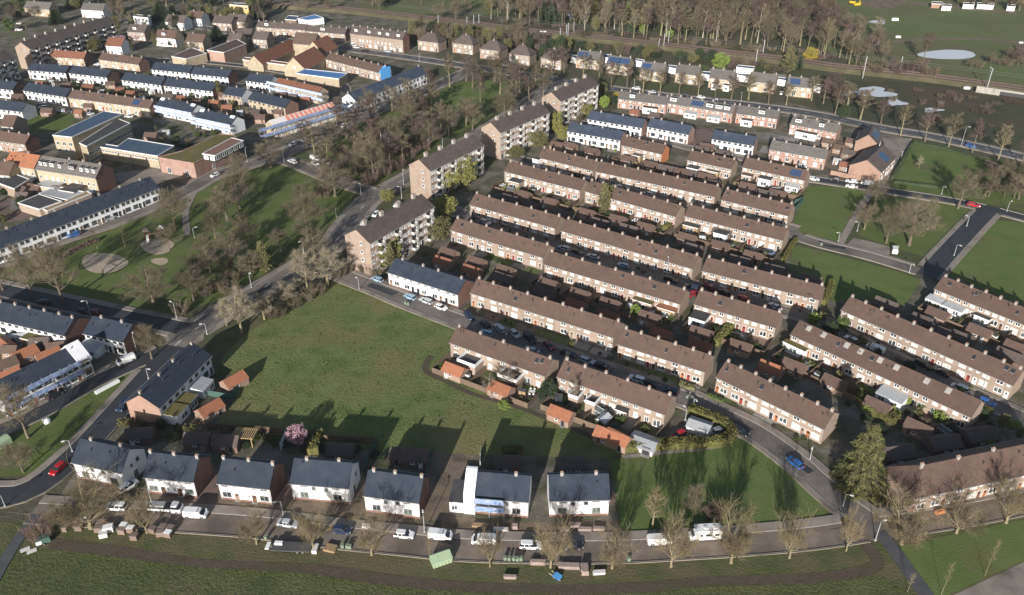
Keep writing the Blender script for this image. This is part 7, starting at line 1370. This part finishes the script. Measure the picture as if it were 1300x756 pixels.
# ------------------------------------------------------------------ railway
mat('ballast', (0.10, 0.072, 0.055), (0.135, 0.10, 0.078), 0.4, 0.95, c3=(0.08, 0.06, 0.05), scale3=0.1, coords='obj'); mat('rail_steel', (0.16, 0.115, 0.09), None, rough=0.4, metal=0.5); mat('bank', (0.13, 0.105, 0.06), (0.095, 0.09, 0.045), 0.2, 0.95, c3=(0.18, 0.15, 0.09), scale3=0.08, coords='obj')
RW = [(320, 6), (430, 13), (520, 22.5), (600, 32), (670, 41), (778, 52), (880, 64), (1000, 78), (1060, 86.5), (1120, 93), (1180, 99.5), (1240, 107.5), (1300, 116), (1420, 136)]
c = smooth([U(*q) for q in RW], 6); fr = frames(c); o0 = c[len(c) // 2]; RBED = 1.6; rt = empty('railway_track', (o0.x, o0.y, 0)); tag(rt, 'double track railway on brown ballast across the top', 'railway'); b = MB(); prof = [(-9.5, 0), (-5.4, RBED), (5.4, RBED), (9.5, 0)]
for k, (p, n) in enumerate(fr): b.v += [((p + n * d).x - o0.x, (p + n * d).y - o0.y, z) for d, z in prof]
for k in range(len(fr) - 1):
    for q in range(3): b.f.append((4 * k + q + 4, 4 * k + q + 5, 4 * k + q + 1, 4 * k + q)); b.m.append(0 if q == 1 else 1)
for k in range(len(b.f)): b.f[k] = b.f[k][::-1]
b.build('ballast_bed', ['ballast', 'bank'], rt)
for off in (-3.2, -1.76, 1.76, 3.2):
    b = MB()
    for k, (p, n) in enumerate(fr): b.v += [((p + n * (off + d)).x - o0.x, (p + n * (off + d)).y - o0.y, z) for d, z in ((-.06, RBED + .05), (-.06, RBED + .28), (.06, RBED + .28), (.06, RBED + .05))]
    for k in range(len(fr) - 1):
        for q in range(3): b.f.append((4 * k + q, 4 * k + q + 1, 4 * k + q + 5, 4 * k + q + 4)); b.m.append(0)
    b.build('rail', 'rail_steel', rt)
for off in (-2.48, 2.48):
    b = MB()
    for k in range(len(fr) - 1):
        (p, n), (p2, _) = fr[k], fr[k + 1]; L = (p2 - p).length; t = (p2 - p).normalized()
        for q in range(max(1, int(L / 1.3))):
            m_ = p + t * (q * 1.3 + .3) + n * off; xs = [m_ + n * 1.3 - t * .13, m_ + n * 1.3 + t * .13, m_ - n * 1.3 + t * .13, m_ - n * 1.3 - t * .13]; b.slab([(v.x - o0.x, v.y - o0.y) for v in xs], RBED + .005, RBED + .06)
    so_ = b.build('sleepers', 'concrete', rt); so_['kind'] = 'stuff'
bpx = [Tz(4, 0, x, y) for x, y in ((1130, 590), (1299, 625))]
d = (U(1300, 116) - U(1240, 107.5)).normalized(); nn = Vector((-d.y, d.x, 0)); q = U(1285, 124) ; o = empty('railway_bridge', (q.x, q.y, 0), math.atan2(d.y, d.x)); tag(o, 'concrete railway bridge with dark underpass at the right edge', 'bridge')
b = MB(); b.box(-17, 17, -.4, .4, 2.2, 3.2); b.build('parapet', 'concrete', o); b = MB(); b.box(-17, -6, -.3, 1.6, 0, 2.19); b.box(6, 17, -.3, 1.6, 0, 2.19); b.build('abutment', 'concrete', o); b = MB(); b.box(-6, 6, 1.2, 1.6, 0, 2.19); b.build('underpass', 'dark_frame', o)
for i, (c_, r_, x, y, x2, y2) in enumerate(((4, 0, 275, 495, 315, 320), (4, 0, 512, 435, 530, 355), (4, 0, 1050, 560, 1065, 420), (4, 0, 1060, 575, 1078, 400), (3, 0, 895, 408, 912, 310), (3, 0, 280, 312, 283, 240), (3, 0, 312, 305, 318, 210), (3, 0, 944, 330, 952, 250), (3, 0, 342, 275, 350, 195), (2, 0, 955, 272, 957, 175), (2, 0, 995, 240, 997, 150), (2, 0, 1005, 240, 1007, 140), (2, 0, 1042, 205, 1044, 135), (2, 0, 365, 165, 365, 100), (2, 0, 408, 165, 408, 90), (2, 0, 441, 160, 441, 85), (2, 0, 183, 150, 183, 90))):
    p = Tz(c_, r_, x, y); h = max(6, min(12, height_at(p, P(c_, r_, x2, y2)[1]))); o = empty('catenary_mast', (p.x, p.y, 0), nearest_road_angle(p)); tag(o, None, 'mast', 'catenary masts along the railway', look='grey catenary mast'); b = MB(); b.box(-.16, .16, -.16, .16, 0, h); b.build('pole', 'steel', o); b = MB(); b.box(-.06, .06, 0, 3.6, h - 1.6, h - 1.48); b.tube([(0, 0, h - .2), (0, 3.4, h - 1.5)], [.04, .04], 4); b.build('arm', 'steel', o)
for off, lab in ((-2.48, 'nearer'), (2.48, 'farther')):
    b = MB(); k0 = 0
    b.tube([Vector(((p + n * off).x - o0.x, (p + n * off).y - o0.y, 7.2)) for p, n in fr], [.035] * len(fr), 3); tag(b.build('catenary_wire', 'steel', None, (o0.x, o0.y, 0)), f'thin overhead wire above the {lab} railway track', 'wire')
# signal boxes, excavator, far buildings
for x, y, lab in ((833, 215, 'left'), (858, 215, 'right')): p = Tz(2, 0, x, y); b = MB(); b.prism([(-.7, 0), (.7, 0), (.7, 1.9), (0, 2.2), (-.7, 1.9)][::-1], -.9, .9); tag(b.build('signal_cabinet', 'white', None, p), f'{lab}most of two white cabinets beside the railway', 'cabinet')
p = U(1082, 5.5); o = empty('excavator', (p.x, p.y, 0), .3); tag(o, 'yellow excavator on bare earth at the top', 'excavator'); mat('digger_yellow', (0.62, 0.42, 0.03), None, rough=0.5); b = MB(); b.box(-2.2, 2.2, -1.5, -.8, 0, .9); b.box(-2.2, 2.2, .8, 1.5, 0, .9); b.build('crawler', 'plastic', o); b = loft([(.95, -2.4, 1.6, 1.4), (2.2, -2.3, 1.5, 1.35)]); b.build('body', 'digger_yellow', o); b = loft([(2.2, .1, 1.6, .9), (3.2, .2, 1.3, .8)]); b.build('cab', 'car_glass', o); b = MB(); b.tube([(1.5, .6, 1.8), (4.0, .6, 4.6), (6.4, .6, 3.4)], [.35, .35, .25], 6); b.tube([(6.4, .6, 3.4), (6.8, .6, .8)], [.25, .2], 6); b.build('boom', 'digger_yellow', o); b = MB(); b.prism([(-.6, 0), (.6, 0), (.8, .9), (-.8, .9)], 6.2, 7.3); b.build('bucket', 'digger_yellow', o, (0, .6, 0))
for x, y, lab in ((1088, 7.5, 'yellow dumper'),): p = U(x, y); b = loft([(.5, -2.5, 2.5, 1.2), (1.9, -2.7, 2.2, 1.3)]); tag(b.build('dumper', 'digger_yellow', None, p, .4), 'small yellow dumper beside the excavator', 'dumper')
for x, y, s_, lab in ((1136, 26, 2.2, 'white water trough in the far meadow'), (1140, 48, 1.6, 'round white feed bale below the trough'), (1227, 113, 1.6, 'white sack beside the railway bank'), (1296, 55, 1.2, 'small white post box at the meadow edge')): p = U(x, y); b = loft([(0, -s_, s_, s_ * .6), (s_ * .7, -s_ * .9, s_ * .9, s_ * .5)]); tag(b.build('meadow_object', 'white', None, p), lab, 'trough' if 'trough' in lab else 'bale')
for i, (x, y, wd, m_) in enumerate(((1190, 3, 7, 'brick_orange'), (1202, 6, 6, 'white'), (1230, 4, 7, 'white'), (1248, 4, 7, 'render_white'), (1256, 4.5, 6, 'white'), (1284, 6.5, 5, 'white'))):
    block(('brick', 'white', 'pale', 'cream', 'light', 'small white')[i] + ' far barn at the top right meadow edge', None, [(x - wd, y + 2), (x + wd, y + 2.5), (x + wd, y), (x - wd, y - .5)], 3, m_, 'felt', 'far_barn', 'barn')
# ------------------------------------------------------------------ grass tufts
def tufts(label, poly, n, hmin, hmax, m, seed, name='grass'):
    rg = np.random.default_rng(seed); w_ = [U(*p) for p in poly]; pl = [(p.x, p.y) for p in w_]; x0, x1 = min(p[0] for p in pl), max(p[0] for p in pl); y0, y1 = min(p[1] for p in pl), max(p[1] for p in pl); b = MB(); r_ = random.Random(seed); cnt = 0; t0 = 0
    cl = [(r_.uniform(x0, x1), r_.uniform(y0, y1)) for _ in range(n // 6)]
    while cnt < n and t0 < n * 6:
        t0 += 1
        if r_.random() < .55: cx, cy = r_.choice(cl); x, y = r_.gauss(cx, 1.2), r_.gauss(cy, 1.2)
        else: x, y = r_.uniform(x0, x1), r_.uniform(y0, y1)
        if not inpoly((x, y), pl): continue
        cnt += 1; h = r_.uniform(hmin, hmax)
        for k in range(4):
            a = r_.uniform(0, 6.28); w2 = h * r_.uniform(.3, .6); dx, dy = math.cos(a) * w2, math.sin(a) * w2; lx, ly = r_.gauss(0, h * .35), r_.gauss(0, h * .35)
            i = len(b.v); b.v += [(x - dx, y - dy, .02), (x + dx, y + dy, .02), (x + lx, y + ly, h)]; b.f.append((i, i + 1, i + 2)); b.m.append(0)
    o = b.build(name, m); tag(o, label, kind='stuff'); return o
mat('tuft', (0.135, 0.155, 0.05), (0.095, 0.118, 0.038), 0.15, 0.95, spec=0.1)
mat('tuft_dry', (0.15, 0.13, 0.06), (0.08, 0.09, 0.032), 0.15, 0.95, spec=0.1)
tufts('rough grass tufts over the large meadow', [(262, 452), (300, 420), (360, 388), (425, 356), (520, 390), (590, 415), (566, 470), (640, 510), (720, 542), (790, 573), (640, 578), (450, 572), (330, 548), (268, 545), (300, 505)], 11000, .05, .2, 'tuft', 1)
mat('tuft_dark', (0.055, 0.078, 0.028), (0.07, 0.085, 0.032), 0.15, 0.95, spec=0.1)
tufts('dark weedy clumps in the large meadow', [(300, 440), (360, 392), (425, 360), (520, 395), (585, 415), (566, 470), (640, 515), (600, 560), (450, 560), (330, 540), (300, 500)], 1300, .12, .34, 'tuft_dark', 8)
tufts('rough grass tufts on the lower meadow', [(-60, 705), (140, 705), (258, 720), (390, 729), (518, 745), (660, 752), (910, 744), (1038, 738), (1108, 728), (1170, 760), (-60, 770)], 8000, .05, .2, 'tuft', 2)
tufts('short worn grass on the street verge', [(60, 672), (260, 680), (518, 706), (668, 714), (860, 711), (1036, 698), (1110, 695), (1100, 722), (910, 738), (660, 746), (400, 722), (140, 698)], 5000, .04, .12, 'tuft_dry', 3)
tufts('grass on the grass triangle', [(46, 603), (96, 560), (152, 502), (200, 458), (96, 508), (0, 560)], 2000, .05, .16, 'tuft', 4)
# ------------------------------------------------------------------ labels from the nearest landmark
def ordinal(n): return {1: 'first', 2: 'second', 3: 'third', 4: 'fourth', 5: 'fifth', 6: 'sixth', 7: 'seventh', 8: 'eighth', 9: 'ninth'}.get(n, f'{n}th')
buck = {}
for o, look in THINGS:
    x, y = o.location.x, o.location.y; best = min(LANDMARKS, key=lambda l: math.hypot(l[1][0] - x, l[1][1] - y) - min(l[2], 60) * .25)
    buck.setdefault((look, best[0]), []).append(o)
for (look, lm), L_ in buck.items():
    if len(L_) == 1: L_[0]['label'] = f'{look} near {lm}'; continue
    L_.sort(key=lambda o: PX(o.location)[0])
    for i, o in enumerate(L_): o['label'] = f'{look} near {lm}, {ordinal(i + 1)} from left' if i < len(L_) - 1 else f'{look} near {lm}, rightmost of {len(L_)}'
# ------------------------------------------------------------------ haze
if HAZE:
    b = MB(); b.box(-1500, 1500, -120, 2400, -1, H + 25); hz = b.mesh('haze', [])
    m = bpy.data.materials.new('haze_air'); m.use_nodes = True; n = m.node_tree.nodes; n.clear(); out = n.new('ShaderNodeOutputMaterial'); v = n.new('ShaderNodeVolumePrincipled'); v.inputs['Color'].default_value = (0.82, 0.89, 1.0, 1); v.inputs['Density'].default_value = HAZE; v.inputs['Anisotropy'].default_value = 0.2
    m.node_tree.links.new(v.outputs[0], out.inputs['Volume']); hz.materials.append(m); ho = put(hz, 'haze'); tag(ho, 'thin pale haze over the town', kind='stuff')
sc.cycles.volume_bounces = 0; sc.cycles.max_bounces = 5
